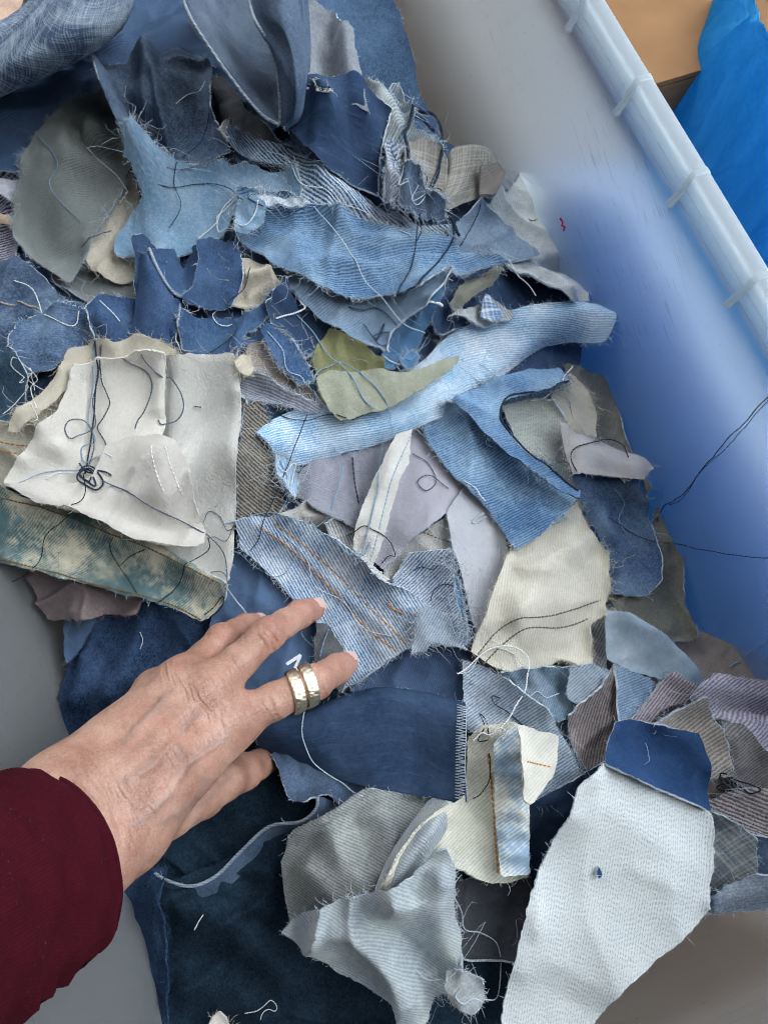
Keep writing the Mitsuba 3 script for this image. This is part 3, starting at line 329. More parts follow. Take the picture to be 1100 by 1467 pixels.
    {'t':'s', 'name': 'denim_scrap', 'label': 'long mid blue denim leg folded across the upper middle, frayed along its top', 'pal': 'mid', 'ang': 12, 'crumple': 3.2, 'wave': 50, 'fray': 2.4, 'seed': 57, 'raise': 4, 'pts': [(-101.6, 377.7),(-81.4, 378.7),(-59.3, 370.6),(-53.9, 369.2),(-39.6, 366.9),(-24.9, 365.9),(4.9, 357.2),(24.6, 355.7),(47.2, 356.0),(67.2, 328.4),(88.3, 326.5),(109.8, 339.8),(109.2, 332.4),(88.5, 324.5),(71.3, 321.2),(48.5, 315.2),(22.8, 296.7),(-2.4, 299.1),(-27.3, 298.6),(-43.1, 302.1),(-70.8, 317.1),(-98.0, 347.1),(-104.1, 355.2)], 'folds': [([(-46.7, 328.9),(-14.4, 324.9),(34.0, 334.4),(107.4, 334.9)], 6, 3, 9),([(-39.7, 365.5),(-4.9, 347.3),(44.7, 351.8)], 4, 5, 9),([(-53.8, 369.7),(-41.9, 347.0),(-37.5, 304.1)], -3, 9, 9),([(-101.2, 376.1),(-82.7, 356.5),(-52.4, 331.3)], 3, 8, 8)], 'lift': [(-62, 336, 20, 6)]},
    {'t':'s', 'name': 'PART', 'label': 'pale ravelled top edge', 'pal': 'edge', 'ang': 10, 'part': 'ravelled_edge', 'fray': 3, 'roll': 0.6, 'crumple': 4.1, 'wave': 10, 'seed': 58, 'raise': 1, 'pts': [(-95.6, 363.3),(-79.0, 367.8),(-57.7, 367.7),(-50.0, 363.2),(-57.5, 358.8),(-76.8, 362.7),(-90.6, 357.4)]},
    {'t':'s', 'name': 'cotton_scrap', 'label': 'jagged cream cotton scraps edge between the indigo curl and the mid blue leg', 'pal': 'cream', 'ang': 30, 'crumple': 6.8, 'wave': 20, 'fray': 1.92, 'seed': 59, 'pts': [(-103.3, 335.1),(-92.9, 335.1),(-81.8, 326.4),(-72.7, 316.1),(-68.2, 310.9),(-70.6, 304.8),(-80.2, 299.1),(-96.1, 294.7),(-109.1, 296.3),(-106.1, 317.0)], 'folds': [([(-98.5, 316.8),(-71.9, 318.7)], 5, 4, 4),([(-96.4, 302.9),(-71.9, 311.2)], 4, 4, 4)]},
    {'t':'s', 'name': 'denim_strip', 'label': 'indigo strip turning a corner over the top of the white pocket piece', 'pal': 'indigo2', 'ang': 88, 'crumple': 5.4, 'wave': 30, 'fray': 0.7, 'seed': 60, 'pts': [(-197.0, 281.5),(-187.4, 291.8),(-170.5, 303.6),(-170.3, 327.0),(-169.7, 337.0),(-163.6, 340.3),(-150.2, 327.6),(-135.8, 297.6),(-134.6, 271.3),(-137.8, 263.8),(-132.2, 256.4),(-144.7, 259.7),(-163.9, 263.1),(-177.8, 254.4),(-188.9, 259.0)], 'folds': [([(-157.0, 331.3),(-148.2, 290.3),(-139.3, 258.8)], 8, 9, 8),([(-190.7, 268.1),(-172.1, 278.3),(-154.8, 277.0)], 5, 8, 8),([(-170.4, 332.3),(-166.7, 308.3),(-163.9, 263.1)], -6, 6, 6),([(-142.1, 302.3),(-134.8, 270.8),(-134.0, 257.0)], 4, 3, 6)], 'lift': [(-166, 316, 13, 8)]},
    {'t':'l', 'name': 'PART', 'label': 'upright fold of the indigo strip with a pale right edge', 'pal': 'indigo2', 'ang': 88, 'fray': 0.8, 'edge': 'light', 'part': 'upright_fold', 'crumple': 3.4, 'seed': 61, 'rails': [[(-134.2, 260.3, 37.8),(-139.0, 270.1, 44.8),(-137.3, 281.3, 47.5),(-139.1, 296.4, 49.3),(-148.1, 312.8, 52.6),(-159.9, 335.6, 52.1)], [(-142.6, 255.0, 50.8),(-143.3, 265.1, 58.4),(-142.2, 277.8, 63.2),(-144.8, 290.6, 64.5),(-152.1, 308.1, 63.9),(-161.0, 329.1, 59.3)], [(-158.7, 257.8, 53.3),(-156.8, 267.1, 59.4),(-155.9, 277.9, 62.9),(-157.7, 294.1, 62.4),(-160.7, 311.4, 60.9),(-164.5, 329.6, 57.1)], [(-172.2, 262.4, 47.0),(-169.6, 272.9, 49.8),(-169.2, 288.1, 46.9),(-171.8, 307.9, 41.9),(-172.5, 322.9, 44.6),(-171.0, 335.8, 47.4)]]},
    {'t':'l', 'name': 'denim_strip', 'label': 'indigo strip curled up into an open cup left of the cream cotton', 'pal': 'indigo2', 'ang': 70, 'fray': 0.3, 'edge': 'light', 'seed': 62, 'rails': [[(-159.2, 331.1, 59.7),(-151.9, 315.2, 60.1),(-143.1, 301.1, 56.9),(-135.7, 298.0, 51.8),(-130.7, 307.1, 48.0),(-128.4, 325.5, 47.3),(-127.1, 344.6, 46.4)], [(-146.9, 342.1, 45.0),(-143.8, 334.5, 42.8),(-140.8, 328.7, 41.3),(-138.5, 333.9, 40.5),(-135.0, 346.3, 42.6)]]},
    {'t':'s', 'name': 'denim_strip', 'label': 'indigo denim end of the curled strip with a pale cut edge', 'pal': 'indigo2', 'ang': 85, 'crumple': 2.7, 'wave': 28, 'fray': 0.8, 'seed': 63, 'pts': [(-128.3, 342.1),(-120.7, 348.4),(-102.5, 346.9),(-96.4, 315.8),(-99.9, 301.8),(-104.6, 294.4),(-119.2, 293.4),(-133.5, 294.8),(-135.5, 296.5),(-128.6, 304.3),(-126.7, 322.0)], 'lift': [(-123, 312, 10, 6)]},
    {'t':'s', 'name': 'denim_scrap', 'label': 'grey brown scrap in the hollow left of the olive scrap', 'pal': 'taupe', 'ang': 20, 'seed': 64, 'pts': [(-99.7, 253.1),(-90.4, 272.0),(-76.3, 278.3),(-56.8, 250.0),(-37.9, 232.4),(-52.1, 224.7),(-79.9, 237.3)]},
    {'t':'s', 'name': 'denim_scrap', 'label': 'indigo square with a fuzzy white right edge under the cream cotton', 'pal': 'indigo3', 'ang': 85, 'crumple': 2.7, 'fray': 3.2, 'seed': 65, 'pts': [(-134.2, 285.8),(-91.9, 289.6),(-72.6, 304.4),(-78.9, 290.4),(-93.3, 274.8),(-94.8, 263.3),(-100.0, 250.7),(-117.3, 251.1),(-127.0, 254.5),(-134.1, 260.7)], 'folds': [([(-94.8, 286.6),(-72.8, 307.2)], 5, 5, 5)]},
    {'t':'s', 'name': 'denim_scrap', 'label': 'bright blue leaf shaped scrap with ragged white top, right of the indigo square', 'pal': 'bright2', 'ang': 60, 'crumple': 4.1, 'fray': 2.88, 'seed': 66, 'pts': [(-83.2, 279.0),(-78.5, 282.9),(-70.9, 277.3),(-61.3, 269.5),(-50.9, 255.1),(-47.0, 243.6),(-56.3, 241.5),(-70.5, 252.0),(-78.2, 266.0)], 'lift': [(-61, 260, 8, 5)]},
    {'t':'s', 'name': 'denim_scrap', 'label': 'dark blue ragged strip standing up between the cream cotton and the mid blue flap', 'pal': 'navy2', 'ang': 70, 'crumple': 5.4, 'fray': 3.52, 'seed': 67, 'pts': [(-78.5, 292.8),(-72.1, 302.5),(-66.1, 310.3),(-59.9, 299.1),(-53.5, 282.3),(-47.5, 272.6),(-53.2, 267.2),(-67.5, 282.9),(-75.3, 284.0)], 'lift': [(-69, 299, 5, 6)]},
    {'t':'s', 'name': 'denim_strip', 'label': 'lavender grey strip with a pale serged upper edge, below the indigo square', 'pal': 'lavender', 'ang': -20, 'crumple': 2.7, 'fray': 2.24, 'seed': 68, 'pts': [(-104.5, 248.9),(-95.4, 255.7),(-86.4, 245.3),(-68.2, 234.4),(-51.0, 227.9),(-38.5, 228.1),(-43.1, 221.5),(-69.9, 225.5),(-94.7, 227.1),(-102.0, 236.3)], 'folds': [([(-95.2, 253.1),(-69.0, 235.7),(-39.9, 228.9)], 4, 4, 5)]},
    {'t':'s', 'name': 'twill_scrap', 'label': 'yellow olive scrap, the upper one of the two olive pieces', 'pal': 'olive', 'ang': 20, 'crumple': 2, 'wave': 40, 'fray': 0.4, 'seed': 69, 'pts': [(-50.5, 263.9),(-45.8, 278.5),(-38.7, 285.8),(-21.2, 278.0),(0.0, 260.7),(-2.4, 248.9),(-24.2, 251.2),(-45.8, 250.3)]},
    {'t':'s', 'name': 'jeans_hem', 'label': 'beige jeans hem with orange stitching at the left edge behind the white pocket', 'pal': 'beige', 'ang': 5, 'crumple': 4.1, 'seed': 70, 'pts': [(-269.2, 213.0),(-245.1, 213.3),(-225.1, 225.0),(-210.5, 240.8),(-196.7, 254.2),(-199.5, 234.2),(-213.8, 201.6),(-234.2, 175.1),(-275.2, 168.1)], 'folds': [([(-263.7, 201.1),(-229.6, 195.2)], 2, 3, 3)], 'stitch': [([(-263.1, 202.3),(-244.1, 198.8),(-229.8, 197.1)], 'orange', 3, 0.6, 0.5),([(-264.9, 198.4),(-246.0, 193.7),(-232.2, 191.9)], 'orange', 3, 0.6, 0.5)]},
    {'t':'s', 'name': 'lining_scrap', 'label': 'olive cream sliver to the right of the white pocket panel', 'pal': 'olivecream', 'ang': 80, 'seed': 71, 'pts': [(-99.3, 232.1),(-87.2, 226.6),(-90.5, 193.9),(-94.9, 172.2),(-98.9, 185.9)]},
    {'t':'s', 'name': 'lining_scrap', 'label': 'white back panel of the pocket piece, its folded right edge straight', 'pal': 'offwhite', 'ang': 80, 'crumple': 2.7, 'wave': 60, 'fray': 0.3, 'roll': 0.3, 'seed': 72, 'raise': 4, 'pts': [(-148.9, 251.9),(-129.7, 258.1),(-98.9, 255.0),(-93.0, 227.9),(-92.3, 190.4),(-97.9, 152.7),(-100.1, 112.9),(-105.4, 106.2),(-118.5, 109.6),(-143.6, 128.1),(-166.5, 141.2),(-162.1, 198.6)], 'folds': [([(-145.2, 251.1),(-150.1, 233.9),(-151.0, 199.9)], -5, 4, 6)], 'lift': [(-102, 187, 18, 6)]},
    {'t':'s', 'name': 'jeans_hem', 'label': 'acid washed jeans band in green and cream mottling along the bottom of the pocket piece', 'pal': 'acid', 'ang': 40, 'crumple': 4.1, 'wave': 26, 'fray': 0.7, 'roll': 0.3, 'seed': 73, 'raise': 3, 'pts': [(-270.5, 176.5),(-248.0, 170.7),(-225.8, 162.6),(-195.5, 155.4),(-159.1, 139.6),(-128.7, 124.4),(-110.7, 114.1),(-99.7, 107.1),(-104.3, 97.9),(-113.6, 89.4),(-119.2, 86.0),(-136.9, 95.0),(-162.5, 103.1),(-195.5, 111.1),(-228.1, 120.0),(-256.6, 127.3),(-277.5, 130.1)], 'folds': [([(-253.6, 166.2),(-224.5, 157.3),(-194.2, 149.9),(-154.3, 133.3),(-119.2, 115.9),(-100.1, 107.0)], 3.5, 4, 4),([(-277.5, 133.3),(-256.3, 129.8),(-228.0, 122.5),(-195.3, 113.6),(-162.6, 105.4),(-136.7, 97.9),(-118.1, 87.7)], 3, 4, 4)], 'stitch': [([(-267.5, 168.0),(-244.3, 163.5),(-208.1, 153.5),(-159.6, 134.8),(-119.3, 114.7),(-103.2, 107.0)], 'brown', 2.6, 0.4, 0.5),([(-272.3, 131.7),(-227.9, 121.6),(-195.3, 112.7),(-162.4, 104.4),(-136.7, 96.6),(-119.1, 87.7)], 'brown', 2.2, 0.3, 0.55)]},
    {'t':'s', 'name': 'lining_scrap', 'label': 'ragged cream canvas edge folded over the top left of the white pocket piece', 'pal': 'canvas', 'ang': 30, 'crumple': 4.1, 'fray': 2.56, 'seed': 74, 'pts': [(-187.4, 260.5),(-174.5, 256.3),(-161.7, 261.1),(-137.2, 253.6),(-131.1, 250.7),(-141.9, 247.0),(-159.1, 250.4),(-177.5, 248.6),(-197.0, 245.5),(-205.3, 229.3),(-218.5, 211.6),(-231.7, 198.0),(-239.5, 198.5),(-238.1, 204.9),(-227.1, 218.5),(-214.5, 237.3),(-202.1, 254.8)], 'folds': [([(-205.7, 248.2),(-218.1, 219.3),(-232.8, 202.0)], 3, 4, 5)]},
    {'t':'s', 'name': 'pocket_lining', 'label': 'white cotton pocket bag with a long vertical fold, beneath the knot of navy threads', 'pal': 'white', 'ang': 85, 'crumple': 3.4, 'wave': 55, 'fray': 0.3, 'stiff': 7, 'roll': 0.3, 'seed': 75, 'raise': 3, 'pts': [(-199.4, 243.0),(-185.3, 248.0),(-157.7, 249.8),(-139.8, 248.3),(-143.1, 225.8),(-144.2, 197.5),(-128.6, 182.9),(-137.7, 156.7),(-176.7, 151.2),(-220.9, 158.2),(-245.8, 170.6),(-246.9, 172.4),(-224.0, 198.5),(-209.5, 214.1),(-202.4, 231.4)], 'folds': [([(-199.5, 242.3),(-202.0, 228.7),(-204.2, 207.6),(-208.9, 183.4)], 7, 3, 12),([(-195.5, 242.5),(-200.0, 215.2),(-201.6, 193.0)], -4, 8, 8),([(-141.6, 247.1),(-146.6, 213.9)], 4, 3, 7)]},
    {'t':'s', 'name': 'pocket_lining', 'label': 'wavy pale grey lower pocket bag hanging over the acid washed band', 'pal': 'palewhite', 'ang': 60, 'crumple': 5.4, 'wave': 40, 'fray': 0.2, 'stiff': 6, 'roll': 0.3, 'seed': 76, 'raise': 3, 'pts': [(-177.3, 191.1),(-165.1, 198.4),(-145.7, 197.6),(-130.8, 192.4),(-125.1, 181.4),(-119.5, 158.3),(-116.9, 148.3),(-112.7, 132.5),(-117.5, 128.1),(-126.5, 126.5),(-146.8, 130.0),(-168.9, 137.6),(-179.7, 143.7),(-198.4, 151.2),(-217.0, 152.2),(-227.3, 159.4),(-240.1, 166.6),(-216.8, 168.7),(-196.5, 169.4),(-184.2, 173.5)], 'folds': [([(-143.4, 194.3),(-137.9, 168.4),(-137.9, 140.0)], 3, 12, 10),([(-232.1, 163.6),(-199.7, 152.3),(-173.5, 140.6),(-134.9, 127.9),(-114.6, 131.3)], 5, 5, 7)], 'lift': [(-180, 157, 18, 6),(-123, 134, 8, 6)], 'stitch': [([(-144.0, 186.0),(-141.8, 173.1),(-136.7, 158.9)], 'whitethread', 2.4, 0.8, 0.45),([(-135.5, 185.6),(-132.2, 173.5),(-126.5, 159.1)], 'whitethread', 2.4, 0.8, 0.45)]},
    {'t':'s', 'name': 'twill_scrap', 'label': 'brown grey coarse twill scrap right of the white pocket panel', 'pal': 'browntwill', 'ang': -32, 'crumple': 2.7, 'wave': 60, 'seed': 77, 'pts': [(-92.7, 205.0),(-90.1, 221.1),(-80.0, 225.6),(-72.1, 203.1),(-69.1, 173.5),(-63.7, 154.1),(-70.1, 129.2),(-88.9, 145.8),(-97.7, 149.0),(-93.2, 190.2)]},
    {'t':'s', 'name': 'cotton_scrap', 'label': 'crumpled grey beige cotton below the lilac twill', 'pal': 'greybeige', 'ang': 50, 'crumple': 8.1, 'wave': 18, 'fray': 1.6, 'seed': 78, 'pts': [(-68.4, 154.4),(-47.1, 165.1),(-34.3, 153.5),(-21.1, 149.5),(-17.7, 131.2),(-34.9, 128.8),(-58.1, 139.7)], 'folds': [([(-55.2, 153.4),(-32.3, 151.7)], 5, 4, 4)]},
    {'t':'s', 'name': 'twill_scrap', 'label': 'small grey striped twill scrap left of the white seam strip', 'pal': 'greytwill', 'ang': 115, 'seed': 79, 'pts': [(-40.1, 146.9),(-31.1, 151.6),(-18.5, 148.7),(-19.2, 128.6),(-27.3, 126.1),(-34.3, 135.0)]},
    {'t':'s', 'name': 'twill_scrap', 'label': 'lilac grey twill scrap with a dark seam under the light blue strip', 'pal': 'lilac', 'ang': 20, 'crumple': 2.7, 'wave': 40, 'seed': 80, 'pts': [(-65.8, 174.8),(-52.2, 192.2),(-23.9, 204.9),(4.8, 215.8),(12.0, 206.0),(0.9, 175.4),(-11.5, 149.4),(-20.4, 144.4),(-36.1, 151.8),(-55.8, 166.1)], 'folds': [([(-20.0, 200.0),(-17.7, 164.5)], 3, 3, 3)], 'stitch': [([(-21.4, 196.9),(-19.7, 179.0),(-16.8, 163.6)], 'navythread', 3, 0.5, 0.5)]},
    {'t':'s', 'name': 'cotton_scrap', 'label': 'stone grey cotton scrap with a brown seam, below the smooth lilac scrap', 'pal': 'stone', 'ang': 10, 'crumple': 2.7, 'seed': 81, 'pts': [(-2.3, 122.4),(11.7, 135.6),(33.4, 150.2),(48.9, 157.7),(47.2, 130.4),(23.3, 128.7),(9.3, 108.5),(-2.3, 111.0)], 'stitch': [([(23.3, 146.5),(34.8, 141.6),(46.3, 137.8)], 'brown', 2, 0.8, 0.35)]},
    {'t':'s', 'name': 'twill_scrap', 'label': 'pale lavender striped denim with a frayed navy right edge', 'pal': 'lavender2', 'ang': 42, 'crumple': 2.7, 'wave': 40, 'fray': 0.6, 'seed': 82, 'pts': [(4.6, 113.4),(16.5, 129.6),(43.9, 132.1),(50.7, 114.4),(54.5, 91.2),(56.3, 70.5),(40.6, 69.0),(22.7, 71.7),(9.2, 96.6)]},
    {'t':'s', 'name': 'denim_strip', 'label': 'narrow navy frayed edging strip on the lavender striped denim', 'pal': 'bright', 'ang': 60, 'fray': 4.8, 'seed': 83, 'pts': [(40.8, 130.5),(45.3, 130.6),(48.1, 117.0),(52.2, 94.6),(53.8, 71.7),(50.3, 72.6),(46.0, 99.1)]},
    {'t':'s', 'name': 'cotton_scrap', 'label': 'smooth lilac grey scrap with a rounded lower right corner, in the centre of the heap', 'pal': 'lilac2', 'ang': 5, 'crumple': 2.2, 'wave': 70, 'stiff': 8, 'fray': 0.2, 'roll': 0.3, 'seed': 84, 'pts': [(19.4, 226.1),(43.2, 206.0),(54.2, 185.8),(55.9, 178.7),(53.5, 169.1),(45.4, 158.1),(31.7, 147.6),(19.0, 138.0),(8.2, 128.7),(-0.9, 118.7),(-10.2, 131.3),(-5.6, 155.6),(3.7, 182.8),(9.6, 210.1)], 'folds': [([(49.6, 180.0),(36.6, 155.0),(11.4, 133.0)], 3, 6, 8)], 'lift': [(28, 179, 20, 5)]},
    {'t':'s', 'name': 'cotton_scrap', 'label': 'long pale grey panel to the left of the ivory stitched twill', 'pal': 'palepanel', 'ang': 88, 'crumple': 2, 'wave': 70, 'fray': 0.5, 'roll': 0.3, 'seed': 85, 'pts': [(41.2, 155.0),(56.6, 179.7),(67.1, 168.9),(81.0, 149.2),(83.2, 133.8),(78.5, 118.0),(68.6, 93.9),(59.1, 73.6),(55.0, 93.8),(50.0, 117.0),(44.7, 134.0)]},
    {'t':'s', 'name': 'denim_strip', 'label': 'white seam allowance strip with pale blue stitches, standing down the centre', 'pal': 'offwhite', 'ang': 75, 'crumple': 2, 'fray': 0.4, 'roll': 0.3, 'seed': 86, 'raise': 5, 'pts': [(7.4, 207.6),(19.7, 213.3),(17.5, 193.6),(9.1, 173.0),(0.9, 142.3),(-6.8, 120.0),(-10.0, 117.4),(-17.1, 124.8),(-21.1, 129.3),(-13.5, 155.1),(-2.3, 185.5)], 'folds': [([(11.6, 203.4),(-2.2, 162.8),(-13.5, 126.9)], 5, 6, 8)], 'stitch': [([(17.7, 206.2),(4.5, 171.7),(-4.5, 137.2),(-9.0, 122.9)], 'bluethread', 2.2, 0.5, 0.4)]},
    {'t':'s', 'name': 'cotton_scrap', 'label': 'small white cotton tip at the foot of the white seam strip', 'pal': 'offwhite', 'ang': 10, 'crumple': 4.1, 'rag': 1.5, 'seed': 87, 'pts': [(-17.1, 124.6),(-0.9, 117.6),(5.5, 112.5),(-3.6, 108.6),(-12.6, 116.9)]},
    {'t':'s', 'name': 'jeans_seam', 'label': 'blue grey jeans side seam with two rows of orange stitching, right of the fingertips', 'pal': 'seamblue', 'ang': -58, 'crumple': 2.7, 'wave': 40, 'fray': 2.08, 'seed': 88, 'raise': 3, 'pts': [(-97.0, 148.6),(-83.2, 153.5),(-68.1, 152.3),(-44.8, 145.6),(-21.6, 128.4),(-2.2, 111.4),(13.5, 105.4),(29.8, 96.7),(27.7, 82.4),(18.0, 70.5),(2.7, 62.1),(-17.2, 48.7),(-28.1, 43.5),(-22.7, 63.1),(-36.6, 69.1),(-45.8, 86.6),(-66.5, 109.4),(-94.0, 133.0)], 'folds': [([(-86.4, 148.2),(-59.6, 132.1),(-27.5, 105.1),(13.5, 69.7)], 2.6, 4, 3),([(18.1, 99.1),(9.0, 81.4),(-4.6, 63.2)], 3, 8, 12)], 'stitch': [([(-81.1, 145.5),(-59.7, 131.4),(-32.3, 105.6),(-9.2, 81.1),(9.9, 66.5)], 'orange', 3, 0.7, 0.5),([(-72.3, 148.3),(-50.6, 133.8),(-23.0, 109.8),(4.5, 81.6),(17.1, 68.8)], 'orange', 3, 0.7, 0.5),([(2.7, 97.5),(5.4, 93.8),(12.5, 89.8)], 'orange', 3, 0.3, 0.6)]},
    {'t':'s', 'name': 'denim_scrap', 'label': 'grey green frayed corner at the tip of the side seam piece', 'pal': 'greyblue2', 'ang': 60, 'crumple': 2.7, 'fray': 2.88, 'seed': 89, 'pts': [(20.3, 84.1),(27.6, 94.3),(40.3, 89.9),(50.2, 69.5),(53.7, 66.5),(39.7, 68.3),(30.0, 70.8),(24.6, 65.6),(16.8, 64.3)]},
    {'t':'s', 'name': 'denim_scrap', 'label': 'dark grey pocket corner between the two ringed and bare fingertips', 'pal': 'charcoal', 'ang': -50, 'seed': 90, 'pts': [(-44.1, 86.0),(-36.1, 84.0),(-22.5, 64.5),(-26.6, 42.5),(-45.0, 56.1)]},
    {'t':'s', 'name': 'linen_scrap', 'label': 'olive linen scrap flat against the right wall of the bin', 'pal': 'olivelinen', 'ang': 70, 'crumple': 2, 'fray': 0.8, 'seed': 91, 'pts': [(129.9, 276.7),(147.4, 274.0),(163.7, 272.4),(169.6, 252.2),(178.2, 217.1),(191.2, 184.7),(172.7, 174.0),(145.9, 215.8)]},
    {'t':'s', 'name': 'linen_scrap', 'label': 'dark olive tail of cloth hanging lowest along the right wall', 'pal': 'olivegrey2', 'ang': 70, 'crumple': 5.4, 'wave': 30, 'fray': 0.5, 'seed': 92, 'pts': [(147.1, 106.0),(174.1, 122.9),(191.1, 172.9),(198.6, 147.8),(207.3, 134.0),(206.2, 76.7),(182.7, 73.4),(161.4, 80.4),(151.4, 86.4)], 'folds': [([(181.1, 118.2),(188.5, 76.9)], 4, 6, 9)]},
    {'t':'s', 'name': 'cotton_scrap', 'label': 'cream cotton rag with a feathered edge, upper right beside the olive linen', 'pal': 'cream2', 'ang': 60, 'crumple': 2.7, 'fray': 3.52, 'seed': 93, 'pts': [(113.5, 237.7),(125.3, 260.2),(134.4, 266.6),(146.6, 253.4),(152.9, 232.6),(148.0, 216.8),(136.4, 208.8),(121.5, 213.0)]},
    {'t':'s', 'name': 'denim_scrap', 'label': 'grey denim with a speckled back inside the curl of the blue strip', 'pal': 'palegrey2', 'ang': 85, 'crumple': 2.7, 'seed': 94, 'pts': [(81.0, 237.2),(102.6, 242.2),(118.7, 240.0),(125.5, 219.1),(131.5, 202.8),(135.9, 179.2),(120.3, 178.8),(90.8, 200.5)], 'lift': [(119, 214, 11, 5)]},
    {'t':'s', 'name': 'denim_scrap', 'label': 'dark slate blue denim scrap hanging by the right wall below the lilac rag', 'pal': 'slate', 'ang': 50, 'crumple': 4.1, 'wave': 30, 'fray': 0.9, 'seed': 95, 'raise': 4, 'pts': [(126.8, 186.7),(146.3, 194.3),(181.5, 190.7),(181.3, 168.3),(187.1, 130.0),(182.6, 113.0),(170.8, 103.5),(158.9, 100.9),(146.7, 104.4),(148.8, 130.3),(138.4, 161.6)], 'folds': [([(144.7, 179.4),(149.6, 147.1),(166.0, 131.3),(181.5, 114.0)], 6, 6, 9),([(152.5, 143.2),(179.8, 116.6)], -5, 5, 5)]},
    {'t':'s', 'name': 'cotton_scrap', 'label': 'lilac cream rag twisted to a frayed point above the slate scrap', 'pal': 'cream3', 'ang': 20, 'crumple': 2.7, 'fray': 2.56, 'seed': 96, 'raise': 4, 'pts': [(117.5, 219.4),(128.2, 212.0),(150.0, 213.5),(180.4, 200.1),(186.7, 191.3),(175.9, 181.6),(147.9, 184.3),(125.6, 181.8)], 'folds': [([(124.6, 201.7),(152.1, 197.0),(182.0, 190.8)], 5, 8, 8)]},
    {'t':'s', 'name': 'twill_scrap', 'label': 'dark and pale striped twill scraps peeping from under the ivory twill', 'pal': 'greytwill', 'ang': 60, 'seed': 97, 'pts': [(132.5, 83.6),(148.6, 96.6),(156.3, 81.9),(147.7, 69.3),(144.6, 52.8),(128.9, 49.4)]},
    {'t':'s', 'name': 'denim_scrap', 'label': 'pale aqua scrap curving against the right wall below the slate scrap', 'pal': 'aqua', 'ang': 60, 'crumple': 2.7, 'wave': 40, 'stiff': 8, 'fray': 0.3, 'roll': 0.3, 'seed': 98, 'raise': 3, 'pts': [(141.8, 91.5),(154.0, 89.1),(176.7, 76.4),(198.4, 61.0),(208.0, 48.3),(194.5, 44.6),(179.0, 49.3),(156.5, 54.8),(142.1, 62.0)], 'folds': [([(150.3, 89.5),(175.7, 74.8),(204.6, 49.6)], 5, 5, 9)]},
    {'t':'s', 'name': 'twill_scrap', 'label': 'ivory twill scrap with two rows of grey stitching, the largest pale piece right of centre', 'pal': 'ivory', 'ang': 80, 'crumple': 3.2, 'wave': 60, 'stiff': 7, 'fray': 1.92, 'seed': 99, 'raise': 4, 'pts': [(86.7, 139.9),(117.7, 158.0),(131.2, 168.6),(140.2, 141.7),(149.4, 131.1),(146.0, 103.9),(141.0, 88.6),(133.1, 83.3),(132.1, 59.4),(125.0, 56.0),(112.5, 61.1),(102.7, 54.8),(87.2, 51.2),(75.0, 53.3),(55.4, 66.5),(65.9, 92.3),(78.7, 125.1)], 'folds': [([(79.5, 116.7),(102.5, 124.2),(143.6, 144.9)], 5, 3, 8),([(133.1, 135.8),(101.6, 101.2),(74.7, 88.1)], 4, 18, 20)], 'lift': [(107, 110, 18, 6)], 'stitch': [([(59.1, 64.1),(71.5, 78.1),(84.6, 84.5),(111.1, 89.2),(143.3, 100.5)], 'greythread', 2.2, 0.35, 0.5),([(62.7, 58.3),(76.2, 71.2),(91.3, 80.1),(116.3, 82.0),(141.4, 91.4)], 'greythread', 2.2, 0.35, 0.5)]},
    {'t':'s', 'name': 'denim_scrap', 'label': 'blue jeans strip with a dark faded edge running down to the right of centre', 'pal': 'strip2', 'ang': 28, 'crumple': 2.7, 'wave': 60, 'fray': 1.92, 'seed': 100, 'raise': 3, 'pts': [(21.9, 222.1),(42.8, 234.7),(56.4, 231.3),(72.5, 210.1),(90.4, 196.5),(113.2, 179.9),(131.7, 169.6),(116.0, 152.8),(96.5, 138.0),(85.1, 130.8),(78.1, 148.5),(64.8, 164.7),(46.4, 180.5),(32.9, 200.7)], 'folds': [([(50.0, 231.3),(79.9, 201.6),(126.7, 167.8)], 3, 10, 6)], 'stitch': [([(42.9, 227.0),(66.2, 198.2),(80.5, 180.5),(107.8, 163.1)], 'bluethread', 2, 1.2, 0.35)]},
    {'t':'s', 'name': 'denim_scrap', 'label': 'blue curl of denim with a dark ragged border that doubles back over the jeans strip', 'pal': 'curl', 'ang': 20, 'crumple': 2.7, 'wave': 40, 'fray': 3.2, 'edgepal': 'navyedge', 'seed': 101, 'raise': 6, 'pts': [(46.0, 226.9),(72.3, 250.4),(102.7, 261.8),(124.3, 265.1),(130.1, 252.9),(115.6, 243.3),(104.2, 238.7),(86.8, 236.8),(79.7, 230.4),(77.3, 216.6),(86.9, 201.7),(97.1, 189.9),(110.9, 180.8),(129.8, 169.4),(128.0, 163.0),(114.6, 170.5),(86.8, 187.2),(69.0, 204.0)], 'folds': [([(72.2, 247.6),(101.0, 249.7),(127.5, 252.7)], 4, 9, 9)], 'stitch': [([(128.5, 252.2),(114.7, 244.2),(103.4, 240.2),(87.9, 238.5),(80.7, 231.6),(78.3, 216.7),(88.3, 201.8),(98.0, 190.4),(111.9, 180.9),(127.9, 169.2)], 'navythread', 1.3, 0.25, 0.75)]},
    {'t':'s', 'name': 'denim_scrap', 'label': 'pale torn end of the mid blue leg, curled under the white thread loop', 'pal': 'faded', 'ang': 30, 'crumple': 5.4, 'wave': 14, 'fray': 2.5, 'seed': 102, 'pts': [(-99.5, 358.7),(-89.2, 360.7),(-80.0, 358.3),(-80.9, 347.8),(-92.4, 340.3),(-101.7, 341.2)]},
    {'t':'s', 'name': 'cotton_scrap', 'label': 'fuzzy off white tuft of torn cotton at the upper end of the lavender strip', 'pal': 'cream', 'ang': 30, 'crumple': 6.8, 'wave': 10, 'fray': 4, 'seed': 103, 'pts': [(-96.7, 246.2),(-93.4, 253.7),(-87.6, 251.3),(-83.5, 242.1),(-87.5, 236.2),(-92.5, 237.8)]},
